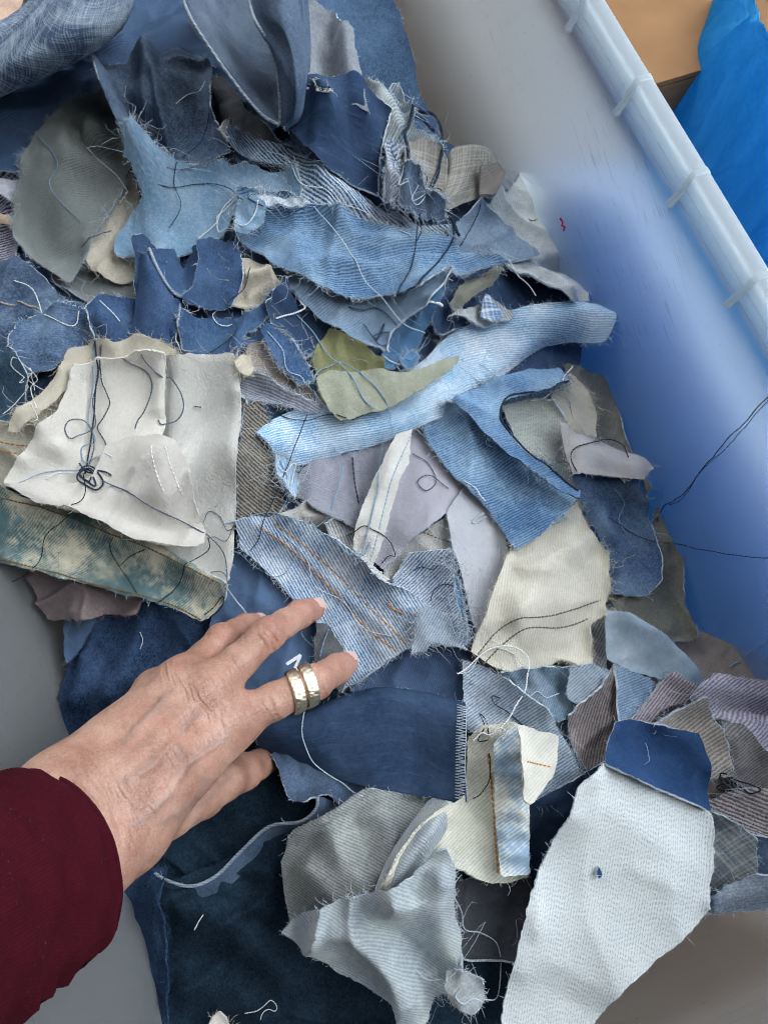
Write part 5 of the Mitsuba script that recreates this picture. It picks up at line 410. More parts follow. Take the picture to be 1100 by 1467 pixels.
THREADS = [
    ('thread', 'white looped thread lying across the top left end of the mid blue leg', 'whitethread', [(-131.0, 350.7), (-118.6, 361.4), (-117.7, 366.4), (-103.9, 374.2), (-91.4, 381.4), (-85.4, 381.9), (-82.2, 372.5), (-86.7, 351.8), (-93.6, 344.5), (-100.2, 346.6), (-110.5, 354.8), (-115.4, 353.1), (-117.6, 363.4), (-109.0, 374.4), (-88.4, 380.2)], 0.6, False),
    ('thread', 'long pale blue thread stretched diagonally over the mid blue leg', 'palethread', [(-54.8, 372.6), (-47.9, 366.5), (-29.3, 341.6), (-14.3, 312.4), (-2.4, 299.9), (11.9, 283.0), (27.9, 276.0)], 0.5, True),
    ('thread', 'short white thread lying below the stretched diagonal thread', 'whitethread', [(-1.0, 265.7), (4.8, 261.7), (11.2, 258.9)], 0.5, False),
    ('thread', 'blue two ply thread looping over the olive flap and the light blue strip', 'bluethread', [(-60.1, 293.2), (-49.5, 284.8), (-37.9, 267.3), (-29.0, 259.0), (-19.8, 243.4), (-13.8, 227.3), (-6.4, 220.3)], 0.6, False),
    ('thread', 'pale blue thread arching from the lavender strip over the olive flap', 'bluethread', [(-44.6, 230.3), (-47.7, 241.0), (-46.3, 255.5), (-38.7, 259.8), (-29.1, 262.2), (-19.4, 253.5), (-9.3, 241.3), (-0.9, 230.5), (2.8, 223.2), (5.7, 208.3)], 0.6, False),
    ('thread', 'pale blue thread hanging from the light blue strip along the white seam strip', 'bluethread', [(-0.9, 209.2), (-1.9, 195.5), (-4.5, 167.3), (-8.9, 144.5), (-15.6, 123.4), (-20.6, 113.4), (-27.6, 100.1), (-33.1, 86.8), (-38.0, 75.6), (-41.4, 63.7)], 0.55, False),
    ('thread', 'blue thread curving down from the light blue strip over the lilac twill', 'bluethread', [(-33.9, 201.9), (-28.5, 194.5), (-29.2, 179.5), (-36.1, 152.7), (-45.7, 143.8)], 0.5, False),
    ('thread', 'dark chain of thread hanging from the frayed looped ribbon', 'navythread', [(50.1, 358.1), (45.6, 343.5), (34.1, 316.2), (23.0, 298.7), (16.0, 297.4), (12.3, 291.4)], 0.9, False),
    ('thread', 'navy thread running over the middle of the mid blue leg', 'navythread', [(25.3, 360.7), (22.4, 346.0), (19.0, 321.1), (11.7, 303.9), (9.5, 297.4)], 0.6, False),
    ('thread', 'navy thread lying down the grey blue triangle', 'navythread', [(71.6, 392.6), (69.4, 383.9), (60.4, 365.5), (54.6, 355.3)], 0.5, False),
    ('cord', 'dark blue looped ribbon, left strand', 'navythread', [(52.3, 358.1), (45.5, 374.8), (30.9, 380.0), (23.8, 391.3), (18.8, 401.9), (15.2, 426.7), (17.2, 432.1), (26.6, 458.9), (37.3, 453.8)], 1.6, False),
    ('cord', 'dark blue looped ribbon, right strand with a frayed top', 'navythread', [(20.5, 483.9), (29.1, 477.6), (39.5, 475.2), (44.8, 457.2), (39.6, 408.1), (34.2, 390.8), (31.3, 381.4), (45.8, 372.1), (53.5, 356.5)], 1.4, False),
    ('thread', 'white thread crossing the dark hollow right of the mid blue leg', 'whitethread', [(87.9, 338.6), (94.7, 327.4), (102.4, 321.0), (107.0, 311.5)], 0.55, True),
    ('thread', 'doubled navy thread running up the right wall of the bin', 'navythread', [(205.0, 184.8, 136.7), (203.8, 183.2, 114.7), (202.8, 180.9, 91.5), (201.3, 177.4, 56.9), (200.4, 171.1, 16.5), (199.3, 170.4, -0.2), (197.7, 171.5, -15.9), (189.7, 158.6, -9.5)], 0.6, 'wall'),
    ('thread', 'second strand of the doubled navy thread on the right wall of the bin', 'navythread', [(205.5, 183.2, 135.1), (204.2, 181.2, 109.9), (203.0, 177.6, 78.6), (201.4, 174.6, 44.8), (200.8, 169.1, 12.3), (198.8, 170.0, -8.3)], 0.45, 'wall'),
    ('thread', 'pale blue thread bunched at the foot of the doubled navy thread', 'bluethread', [(180.9, 155.1), (190.0, 162.6), (197.8, 175.2), (194.5, 183.5), (187.7, 182.7)], 0.5, False),
    ('thread', 'navy thread trailing right from the slate scrap over the right wall of the bin', 'navythread', [(150.9, 156.5, 6.9), (170.6, 149.0, -6.0), (182.6, 141.6, -1.2), (207.4, 144.3, -17.6), (213.6, 133.2, 8.6), (219.2, 123.0, 32.8), (226.2, 111.8, 69.1)], 0.5, 'wall'),
    ('thread', 'pale blue thread low on the right wall of the bin', 'bluethread', [(237.9, 71.5, 31.9), (237.1, 68.2, 6.7), (236.0, 63.8, -13.0), (228.3, 59.3, -13.8)], 0.5, 'wall'),
    ('thread', 'thin black thread leading left from the knot across the acid washed band', 'blackthread', [(-190.0, 172.8), (-186.3, 159.1), (-195.3, 148.3), (-219.3, 140.2), (-231.9, 123.0), (-281.0, 114.1)], 0.45, True),
    ('thread', 'black thread forked on the acid washed band, left branch', 'blackthread', [(-181.5, 142.1), (-183.2, 135.4), (-176.8, 124.0), (-169.0, 114.3), (-161.8, 105.6)], 0.45, False),
    ('thread', 'black thread forked on the acid washed band, right branch', 'blackthread', [(-155.9, 131.7), (-167.9, 128.4), (-175.0, 122.4)], 0.45, False),
    ('thread', 'black thread crossing the right end of the acid washed band', 'blackthread', [(-114.7, 138.6), (-113.9, 130.4), (-123.8, 121.7), (-133.0, 108.7), (-146.8, 97.2)], 0.45, False),
    ('thread', 'grey blue chain thread trailing right from the knot over the pocket bag', 'slatethread', [(-177.3, 168.1), (-161.1, 160.2), (-148.0, 153.7), (-132.6, 146.2), (-117.9, 140.0), (-112.7, 138.2), (-104.1, 128.5), (-101.6, 113.5)], 0.55, False),
    ('thread', 'dark thread curl at the right edge of the white pocket panel', 'slatethread', [(-117.3, 148.4), (-114.7, 156.2), (-107.7, 152.9), (-103.5, 144.1), (-99.7, 146.1), (-97.7, 151.8), (-102.2, 137.1), (-110.3, 139.4), (-114.6, 137.7)], 0.4, False),
    ('thread', 'loop of thread at the lower right corner of the white pocket panel', 'slatethread', [(-112.5, 117.0), (-105.7, 117.4), (-101.6, 112.7), (-101.3, 102.7), (-108.0, 100.5), (-111.8, 105.9), (-107.9, 108.9)], 0.4, False),
    ('thread', 'navy strand hanging straight, first of the thread bundle on the white pocket', 'navythread', [(-187.1, 259.1), (-186.4, 243.1), (-190.1, 228.6), (-192.6, 211.8), (-195.1, 193.8), (-196.2, 180.0)], 0.75, False),
    ('thread', 'navy strand with a wide loop, second of the thread bundle on the white pocket', 'slatethread', [(-182.4, 255.9), (-186.6, 239.6), (-192.2, 226.7), (-189.4, 210.4), (-199.3, 202.3), (-203.4, 199.1), (-206.2, 204.2), (-204.1, 210.0), (-199.1, 213.4), (-194.7, 211.1), (-191.6, 198.5), (-193.8, 185.6)], 0.5, False),
    ('thread', 'dark strand bulging right, third of the thread bundle on the white pocket', 'navythread', [(-184.2, 255.2), (-184.5, 237.7), (-181.9, 231.1), (-180.5, 223.8), (-186.3, 214.5), (-189.5, 209.2), (-183.7, 200.2), (-185.5, 187.3), (-188.8, 175.6)], 0.5, False),
    ('thread', 'blue strand wandering down, fourth of the thread bundle on the white pocket', 'bluethread', [(-189.1, 257.9), (-190.8, 234.4), (-195.4, 216.2), (-191.6, 201.1), (-200.0, 198.5), (-197.3, 187.2), (-189.4, 191.9), (-187.3, 183.8)], 0.55, False),
    ('thread', 'blue thread trailing left from the knot on the pocket bag', 'bluethread', [(-194.5, 181.9), (-202.2, 181.3), (-213.4, 180.0), (-223.7, 176.1), (-230.6, 170.7), (-234.3, 166.7)], 0.45, False),
    ('thread', 'white frayed thread crossing the knot', 'whitethread', [(-222.2, 172.9), (-211.5, 179.4), (-202.2, 179.6), (-192.8, 183.8), (-184.5, 189.1), (-173.6, 185.2)], 0.4, False),
    ('thread_knot', 'knot of navy and black threads on the pocket bag', 'navythread', [(-199.8, 186.9), (-196.2, 181.8), (-192.6, 178.3), (-186.9, 175.5), (-182.5, 165.5), (-194.1, 174.5), (-197.0, 179.9), (-192.8, 182.9), (-186.2, 179.2), (-178.4, 168.4), (-182.5, 163.0), (-194.6, 170.6), (-197.8, 176.2), (-194.5, 181.0), (-187.9, 176.5), (-187.6, 168.5), (-196.0, 175.4), (-190.9, 180.2), (-185.1, 176.4), (-177.2, 175.3), (-172.8, 173.2)], 0.75, False),
    ('thread', 'navy thread curving down the white pocket, left of the fold', 'slatethread', [(-168.7, 248.4), (-164.3, 245.6), (-156.4, 242.5), (-151.9, 236.1), (-152.7, 226.5), (-157.0, 217.8), (-160.7, 211.8), (-161.8, 206.1)], 0.6, False),
    ('thread', 'navy thread loop hanging on the white back panel', 'slatethread', [(-157.1, 250.0), (-153.0, 243.6), (-143.2, 236.7), (-140.3, 239.9), (-134.6, 232.5), (-132.8, 222.8), (-136.2, 215.1), (-142.5, 211.3), (-146.2, 209.8), (-148.1, 212.5)], 0.6, False),
    ('thread', 'short dark stray thread on the white back panel', 'navythread', [(-127.3, 226.6), (-124.9, 226.0), (-122.5, 225.8)], 0.45, False),
    ('thread', 'thin black thread lying across the left end of the light blue strip', 'blackthread', [(-68.5, 220.8), (-61.0, 218.1), (-51.7, 217.6), (-37.6, 219.7), (-22.9, 214.0), (-13.9, 218.2)], 0.4, False),
    ('thread', 'long navy thread leading from the light blue strip down to the seam piece', 'navythread', [(-51.6, 222.5), (-55.3, 209.0), (-62.0, 192.4), (-68.9, 171.0), (-77.0, 153.5), (-81.3, 137.2), (-86.2, 129.0)], 0.5, True),
    ('thread', 'pale blue loop of thread on the upper end of the side seam piece', 'bluethread', [(-104.4, 147.6), (-94.0, 150.8), (-82.7, 155.5), (-70.0, 154.9), (-56.7, 145.0), (-54.0, 137.6), (-58.0, 127.4), (-65.4, 117.8), (-74.1, 116.7), (-86.5, 123.4), (-96.0, 130.4), (-100.2, 130.4)], 0.45, False),
    ('thread', 'blue thread zigzag above the side seam piece', 'bluethread', [(-46.6, 140.2), (-36.7, 140.0), (-27.0, 130.8), (-22.5, 126.4), (-18.0, 127.6), (-12.6, 125.3), (-8.9, 133.0)], 0.5, False),
    ('thread', 'crinkled black thread crossing the foot of the white seam strip', 'blackthread', [(-23.8, 137.3), (-18.0, 140.5), (-12.5, 143.8), (-7.1, 141.2), (-0.9, 139.4), (4.6, 135.0), (7.3, 127.0), (2.7, 127.5), (-2.3, 122.6)], 0.45, False),
    ('thread', 'white loop of thread at the lower left of the ivory twill', 'whitethread', [(47.1, 52.1), (52.6, 55.5), (60.0, 62.6), (67.1, 67.6), (76.0, 69.3), (84.2, 67.0), (90.1, 60.6), (88.1, 49.7), (86.1, 40.5), (80.6, 33.0), (76.1, 25.0), (70.7, 19.6)], 0.6, True),
    ('thread', 'second white strand of the loop by the ivory twill', 'whitethread', [(46.3, 53.9), (54.4, 54.6), (61.7, 64.1), (71.5, 68.4), (82.3, 64.3), (88.1, 57.1)], 0.5, False),
    ('thread', 'grey blue thread hanging from the ringed finger over the navy strip', 'palethread', [(-49.7, 33.9), (-51.2, 25.6), (-51.2, 13.0), (-47.3, 2.1), (-39.5, -5.6), (-26.9, -12.4), (-19.9, -17.7), (-13.0, -21.1)], 0.55, False),
    ('thread', 'thread curl at the right of the inside out denim', 'palethread', [(39.2, -71.8), (47.2, -86.2), (48.7, -97.2), (58.5, -100.2), (67.6, -104.7), (70.8, -113.3), (70.6, -126.5), (65.6, -135.0), (51.5, -127.7), (44.8, -130.4), (40.9, -126.7), (44.1, -123.2)], 0.5, False),
    ('thread', 'black crinkled thread hanging over the yellowed cuff', 'blackthread', [(63.1, 4.4), (63.7, -3.6), (63.3, -10.9), (58.7, -18.2), (53.7, -21.5)], 0.45, False),
    ('thread', 'navy hooked thread on the pale blue frayed denim', 'navythread', [(84.6, 20.7), (77.6, 28.3), (69.0, 33.6), (66.7, 38.8), (72.0, 37.5)], 0.5, False),
    ('thread', 'dark looped thread between the navy strip and the cuff', 'blackthread', [(63.1, 15.6), (61.9, 23.6), (58.1, 28.0), (60.9, 21.1), (56.9, 11.7), (63.1, 12.4)], 0.45, False),
    ('thread_tuft', 'bright red thread tuft on the right wall beside the pale speckled scrap', 'redthread', [(127.7, 375.3, 36.0), (129.2, 371.1, 36.7), (128.9, 371.2, 33.5), (130.7, 367.0, 35.8), (130.4, 367.1, 32.6)], 0.9, 'wall'),
    ('thread', 'navy thread looped over the twisted lilac rag', 'navythread', [(128.4, 183.1), (124.5, 191.8), (127.2, 198.8), (137.0, 203.9), (157.0, 216.7), (168.0, 212.9), (167.5, 198.0)], 0.55, False),
    ('thread', 'tangled navy scribble of thread on the grey blue flap', 'navythread', [(-14.5, 287.8), (-9.6, 280.3), (-4.8, 275.9), (-1.0, 283.5), (1.0, 287.0), (-2.4, 278.5), (-5.8, 273.0), (0.0, 269.9), (4.8, 275.7), (1.9, 280.3), (-6.7, 277.6), (-2.9, 271.0)], 0.5, False),
    ('thread', 'dark thread coiled by the bright blue strip', 'navythread', [(27.0, 283.5), (32.5, 287.3), (33.8, 284.2), (28.9, 278.6), (26.9, 272.5), (30.1, 262.9)], 0.45, False),
    ('thread_tuft', 'grey white frayed tuft on the long pale grey panel', 'palethread', [(57.7, 153.1), (62.8, 157.2), (67.7, 158.6), (61.7, 155.2), (58.6, 150.9), (65.6, 154.7), (69.6, 156.0), (63.6, 151.5)], 0.45, False),
    ('thread', 'white thread curling from the jeans strip onto the pale panel', 'whitethread', [(52.4, 175.4), (56.7, 172.7), (60.9, 170.6), (63.9, 166.0), (66.9, 162.9)], 0.45, False),
    ('thread', 'thread hooked around the lavender striped denim', 'navythread', [(31.3, 100.4), (33.2, 106.7), (38.8, 110.2), (44.6, 108.5), (47.9, 105.2)], 0.45, False),
    ('thread', 'white curling thread on the grey denim curl', 'whitethread', [(134.6, 269.1), (127.5, 258.0), (120.6, 245.6), (117.1, 243.8), (109.7, 239.6), (100.9, 238.1)], 0.7, False),
    ('thread', 'white thread end sticking out past the light blue strip', 'whitethread', [(143.8, 313.2), (162.8, 335.8), (170.2, 334.5), (175.5, 333.3)], 0.5, False),
    ('thread', 'long pale thread curls at the top left of the pocket piece, outermost', 'whitethread', [(-248.0, 215.2), (-240.2, 221.1), (-230.8, 229.4), (-230.9, 232.4), (-234.5, 231.1), (-226.8, 236.5), (-228.3, 241.0), (-227.3, 230.4)], 0.4, False),
    ('thread', 'long pale thread curls at the top left of the pocket piece, inner', 'whitethread', [(-220.0, 213.0), (-229.2, 229.9), (-223.5, 235.7), (-231.6, 242.7), (-234.8, 242.0), (-235.8, 237.8), (-222.9, 230.5), (-219.5, 236.1)], 0.4, False),
    ('thread', 'pale thread dangling at the inner side of the frayed canvas edge', 'whitethread', [(-224.1, 230.0), (-230.9, 226.8), (-220.1, 208.0), (-225.1, 205.1)], 0.4, False),
    ('thread', 'white thread curled on the indigo square', 'whitethread', [(-115.0, 293.4), (-117.4, 290.5), (-112.6, 283.7), (-106.7, 282.1), (-103.8, 283.8)], 0.45, False),
    ('thread', 'pale thread curl on the dusky blue pleats', 'whitethread', [(-163.7, 513.3), (-157.3, 516.9), (-151.0, 519.9), (-142.3, 514.1), (-139.8, 505.7), (-146.9, 503.3), (-156.3, 509.3)], 0.45, False),
    ('thread', 'second pale thread curl on the dusky blue pleats', 'whitethread', [(-142.0, 426.3), (-137.6, 431.3), (-133.2, 437.3), (-127.9, 441.5), (-124.8, 451.8)], 0.4, False),
    ('thread', 'short pale thread on the dark jeans leg at the bottom', 'whitethread', [(-123.0, -104.4), (-120.7, -99.7), (-117.6, -95.1)], 0.5, False),
    ('thread', 'pale thread tangle at the bottom edge on the dark jeans', 'whitethread', [(-88.9, -154.2), (-82.3, -152.8), (-76.6, -149.6), (-73.0, -147.0), (-69.3, -150.2), (-70.1, -153.4), (-74.6, -151.8), (-77.8, -153.5), (-79.1, -156.9)], 0.4, False),
    ('thread_tangle', 'black thread tangle at the right edge under the beige grey twill', 'blackthread', [(200.7, -10.2), (202.5, -6.8), (212.1, -10.9), (218.3, -12.5), (225.8, -16.3), (219.3, -18.7), (214.6, -15.1), (207.6, -17.6), (202.5, -15.2), (211.5, -11.9), (215.5, -15.6)], 0.55, False),
    ('thread', 'blue thread ends on the olive linen beside the slate scrap', 'palethread', [(186.6, 189.7), (188.4, 184.3), (179.8, 172.3), (190.9, 176.3)], 0.5, False),
    ('thread', 'small dark stray thread on the pale speckled scrap', 'navythread', [(110.6, 394.9), (113.8, 393.3), (117.2, 394.5)], 0.5, False),
    ('thread', 'thick white ravelled strand by the ragged strip left of the olive scraps', 'whitethread', [(-73.7, 287.2), (-67.0, 290.9), (-60.1, 293.5), (-54.0, 296.4), (-56.7, 299.2), (-58.8, 303.1)], 0.8, False),
    ('thread', 'dark thread crossing the cream lining beside the grey green twill', 'navythread', [(-208.8, 336.1), (-203.2, 343.3), (-197.6, 351.0), (-190.7, 355.5)], 0.5, False),
    ('thread', 'navy thread snaking across the lower flap of the mid blue leg', 'navythread', [(-24.0, 297.8), (-14.5, 295.5), (-6.7, 298.1), (1.0, 293.3), (7.6, 285.3), (9.6, 279.7)], 0.45, False),
    ('thread', 'pale thread curling over the puckered lilac scrap', 'palethread', [(5.0, 420.9), (11.2, 417.3), (7.8, 392.4), (13.7, 384.4), (9.6, 368.8), (15.8, 370.4)], 0.5, False),
    ('thread', 'tangled pale threads in the upper middle, left part', 'palethread', [(-5.0, 383.2), (4.8, 364.4), (14.8, 372.0), (22.2, 359.8), (31.2, 378.7), (26.2, 370.6), (18.1, 364.8), (23.3, 375.8)], 0.45, False),
    ('thread', 'tangled navy threads in the upper middle, right part', 'navythread', [(25.0, 404.6), (31.2, 396.6), (26.8, 380.5), (36.1, 379.3), (44.9, 379.4), (40.4, 391.8), (33.2, 393.1), (37.5, 405.1), (45.2, 427.3)], 0.6, False),
    ('thread', 'blue thread lying along the bottom of the bright blue strip', 'bluethread', [(4.8, 257.2), (11.6, 263.4), (19.2, 263.0), (27.8, 279.4), (33.6, 286.8)], 0.45, False),
    ('thread', 'pale thread dangling off the torn end of the light blue strip', 'bluethread', [(-68.4, 189.3), (-63.5, 178.1), (-69.2, 176.3), (-64.6, 166.6), (-69.1, 154.0), (-63.6, 143.0)], 0.5, False),
    ('thread', 'dark thread at the torn tip of the acid washed band', 'blackthread', [(-115.3, 89.3), (-109.4, 94.1), (-104.9, 100.2), (-102.4, 99.5), (-106.4, 94.6), (-113.1, 89.4)], 0.5, False),
    ('thread', 'white dotted thread hanging below the white back panel', 'whitethread', [(-102.6, 110.3), (-98.9, 103.3), (-93.6, 96.5), (-89.5, 90.8)], 0.4, False),
    ('thread', 'white thread on the pale ragged tail', 'whitethread', [(-70.2, 185.7), (-65.4, 181.8), (-60.9, 187.5), (-58.4, 186.1), (-60.5, 172.1)], 0.45, False),
    ('thread', 'navy thread loose on the lavender twill', 'navythread', [(18.4, 118.6), (24.8, 121.8), (32.2, 120.3), (37.6, 124.4)], 0.4, False),
    ('thread', 'pale thread over the teal crumpled scrap', 'palethread', [(83.4, 41.7), (88.5, 37.9), (94.4, 41.2), (99.0, 36.9), (107.7, 39.5)], 0.4, False),
    ('thread', 'fuzzy pale strand at the top of the yellowed cuff', 'whitethread', [(53.7, 11.7), (59.1, 16.4), (63.9, 14.8), (69.0, 18.8), (72.8, 16.1), (70.3, 12.2)], 0.7, False),
    ('thread', 'white thread by the hem of the lowest left scrap of the inside out denim', 'palethread', [(19.1, -117.0), (25.7, -121.8), (31.6, -120.6), (35.3, -120.8)], 0.5, False),
    ('thread', 'pale thread on the dark blue jeans left of the hand', 'palethread', [(-164.9, 83.3), (-162.6, 77.7), (-163.6, 71.9)], 0.35, False),
    ('thread', 'grey thread hanging from the pinkish brown scrap', 'slatethread', [(-214.9, 93.5), (-216.6, 88.6), (-220.7, 83.1), (-214.1, 76.9)], 0.4, False),
    ('thread', 'pale blue thread on the slate blue scrap near the right wall', 'bluethread', [(160.0, 180.2), (166.3, 170.7), (162.9, 160.0), (168.4, 148.7)], 0.4, False),
    ('thread', 'long navy thread wandering over the faded rag toward the mid blue leg', 'navythread', [(-161.1, 374.5), (-145.3, 378.1), (-127.4, 386.2), (-108.7, 383.0), (-90.6, 358.7), (-73.0, 357.5), (-53.5, 360.5)], 0.45, False),
    ('thread', 'long white thread tangled over the pinstriped blue strip', 'whitethread', [(-83.7, 410.2), (-69.3, 404.3), (-58.3, 383.3), (-42.7, 379.9), (-31.3, 371.6), (-14.8, 371.1), (-1.0, 362.2), (19.5, 348.6)], 0.4, False),
    ('thread', 'navy thread draped from the dusky pleats down the faded rag', 'navythread', [(-120.9, 428.0), (-125.4, 408.7), (-138.2, 394.7), (-144.9, 380.8), (-141.4, 369.3), (-150.4, 355.6)], 0.4, False),
    ('thread', 'long white thread crossing the knobbly blue scraps at the left', 'whitethread', [(-255.4, 316.6), (-240.8, 308.5), (-226.4, 282.1), (-202.9, 272.4), (-202.2, 299.7), (-171.4, 273.5)], 0.45, False),
    ('thread', 'blue thread lying over the grey green twill', 'bluethread', [(-241.9, 418.3), (-227.3, 396.8), (-232.3, 382.0), (-218.8, 362.6), (-207.1, 353.0)], 0.4, False),
    ('thread', 'loose navy thread over the cream cotton and indigo square', 'navythread', [(-91.4, 320.8), (-95.2, 306.6), (-106.1, 295.7), (-100.1, 276.2), (-112.2, 264.9), (-121.3, 258.9)], 0.45, False),
    ('thread', 'long pale thread across the side seam piece', 'palethread', [(-68.3, 143.2), (-50.5, 127.0), (-45.3, 110.4), (-27.6, 100.1), (-13.8, 83.4), (4.5, 76.2)], 0.4, False),
    ('thread', 'navy thread coiled on the smooth lilac scrap', 'navythread', [(19.0, 199.5), (29.3, 192.0), (35.6, 178.6), (28.9, 171.4), (22.4, 178.3), (31.0, 183.6), (41.9, 173.0)], 0.4, False),
    ('thread', 'pale thread snagged on the bright blue leaf shaped scrap', 'palethread', [(-78.1, 276.8), (-68.8, 264.9), (-64.7, 249.9), (-56.3, 246.0), (-53.4, 240.7)], 0.4, False),
    ('thread', 'navy tangle beside the looped ribbon in the top middle', 'navythread', [(5.0, 421.8), (-1.0, 410.5), (3.1, 409.9), (11.7, 383.5), (8.6, 366.5), (19.1, 359.6), (26.4, 354.0), (22.5, 344.0)], 0.5, False),
]
HAND = {'forearm': [(-186.6, -48.7, 112.0, 24.0)], 'wrist': [(-160.7, -14.3, 100.0, 15.5), (-138.5, -43.8, 97.0, 16.0)], 'palm': [(-116.0, 0.3, 74.0, 16.0), (-128.5, -9.9, 84.0, 17.0)], 'index': [(-86.5, 20.9, 52.0, 12.5), (-40.2, 44.4, 40.0, 10.3), (-28.5, 54.6, 18.0, 9.0), (-24.6, 59.4, 3.0, 8.0)], 'middle': [(-99.1, 36.8, 59.0, 12.5), (-68.5, 71.8, 46.0, 9.8), (-52.8, 88.2, 20.0, 8.6), (-46.2, 94.8, 2.0, 7.6)], 'ring': [(-114.3, 42.6, 55.0, 11.5), (-98.1, 70.3, 34.0, 9.3), (-88.1, 81.2, 12.0, 8.2), (-83.5, 86.0, -3.0, 7.4)], 'little': [(-131.0, 38.8, 45.0, 10.5), (-124.9, 54.0, 16.0, 8.0), (-120.1, 61.6, -4.0, 7.3), (-115.6, 64.6, -14.0, 6.6)], 'thumb': [(-129.0, -35.0, 80.0, 16.5), (-106.0, -18.9, 26.0, 12.8), (-89.2, -6.4, -18.0, 11.2), (-77.7, 2.2, -54.0, 9.3)], 'arm': [(-155.5, -42.9, 100.0, 43.0), (-168.6, -53.9, 128.0, 45.0), (-188.5, -70.5, 170.0, 48.0), (-196.6, -78.8, 240.0, 54.0), (-183.3, -73.2, 330.0, 66.0)], 'ringat': [(-54.2, 37.3, 44.0, 11.0), (-41.8, 43.6, 40.5, 10.6)]}
HAND_LINES = {'tendon': [[(-132.8, -18.7), (-112.2, 2.0), (-83.9, 22.1)], [(-135.9, -13.9), (-117.4, 10.3), (-96.0, 36.4)], [(-141.3, -10.8), (-125.5, 15.4), (-111.0, 42.5)]], 'vein': [[(-118.2, -28.6), (-107.1, -16.1), (-100.4, -1.4), (-90.2, 7.2), (-83.7, 14.3)], [(-127.1, -9.4), (-115.6, -3.0), (-108.6, 10.3), (-99.9, 24.5)], [(-100.4, -1.4), (-105.5, 5.3), (-108.6, 10.3)], [(-131.2, 10.1), (-120.6, 26.0), (-115.7, 35.8)], [(-109.4, -29.0), (-98.9, -19.9), (-91.2, -10.1)]], 'crease': [[(-147.6, -6.1), (-135.4, -18.6), (-126.5, -37.2)], [(-144.7, -2.9), (-132.4, -16.2), (-122.6, -36.0)], [(-149.7, -9.8), (-139.0, -21.6), (-131.0, -40.2)], [(-44.2, 50.8), (-32.9, 38.5)], [(-41.2, 52.2), (-30.7, 40.7)], [(-72.7, 78.0), (-60.8, 64.3)], [(-69.8, 80.6), (-58.7, 67.2)]]}
LABEL_AT = ((-0.0645, 0.0618, -0.0055), -0.9)
SPECK = [0.202, 0.1549, -0.0368]


# ---------------------------------------------------------------- cloth meshes
def dye_uv(place, dye, angle=0.0, centre=(0, 0)):
    """uv of places (metres, in the plane of the cloth): ribs run at the angle, in the cell of the dye"""
    a = math.radians(angle)
    q = np.asarray(place, float)[:, :2] - centre
    k = DYE_AT[dye]
    u, v = -q[:, 0] * math.sin(a) + q[:, 1] * math.cos(a), q[:, 0] * math.cos(a) + q[:, 1] * math.sin(a)
    return np.column_stack([np.clip(u + 0.5, 0.001, 0.999) + k % UV_CELLS, np.clip(v + 0.5, 0.001, 0.999) + k // UV_CELLS])


def vertex_normals(v, f):
    n, c = np.zeros_like(v), np.cross(v[f[:, 1]] - v[f[:, 0]], v[f[:, 2]] - v[f[:, 0]])
    for k in range(3):
        np.add.at(n, f[:, k], c)
    return n / np.maximum(np.linalg.norm(n, axis=1, keepdims=True), 1e-12)


def border(f):
    """edges with a face on one side only, in the direction of that face"""
    e = np.vstack([f[:, [0, 1]], f[:, [1, 2]], f[:, [2, 0]]])
    key = np.sort(e, axis=1)
    _, first, count = np.unique(key[:, 0] * (key.max() + 1) + key[:, 1], return_index=True, return_counts=True)
    return e[first[count == 1]]


def shell(v, f, uv, back_uv, rim_uv, thick=0.0013):
    """a sheet as a closed body: face, back and the cut edge between them; smooth normals on each"""
    n = vertex_normals(v, f)
    e = border(f)
    N = len(v)
    b = v - n * thick
    rim_v = np.vstack([v[e[:, 0]], v[e[:, 1]], b[e[:, 0]], b[e[:, 1]]])
    m = len(e)
    i = np.arange(m)
    out = np.cross(v[e[:, 1]] - v[e[:, 0]], n[e[:, 0]])
    out /= np.maximum(np.linalg.norm(out, axis=1, keepdims=True), 1e-12)
    rim_n = np.vstack([out] * 4)
    rim_f = np.vstack([np.stack([i + m, i, i + 2 * m], 1), np.stack([i + m, i + 2 * m, i + 3 * m], 1)]) + 2 * N
    V, Nn = np.vstack([v, b, rim_v]), np.vstack([n, -n, rim_n])
    Fc = np.vstack([f, f[:, ::-1] + N, rim_f])
    UV = np.vstack([uv, back_uv, np.vstack([rim_uv[e[:, 0]], rim_uv[e[:, 1]]] * 2)])
    return V, Fc, Nn, UV, e, out


def put(key, V, Fc, Nn, UV, bsdf='cloth'):
    path = meshkit.write_ply((V, Fc), False, UV, None, normals=Nn)
    scene[key] = {'type': 'ply', 'filename': path, 'face_normals': Nn is None, 'bsdf': {'type': 'ref', 'id': bsdf}}


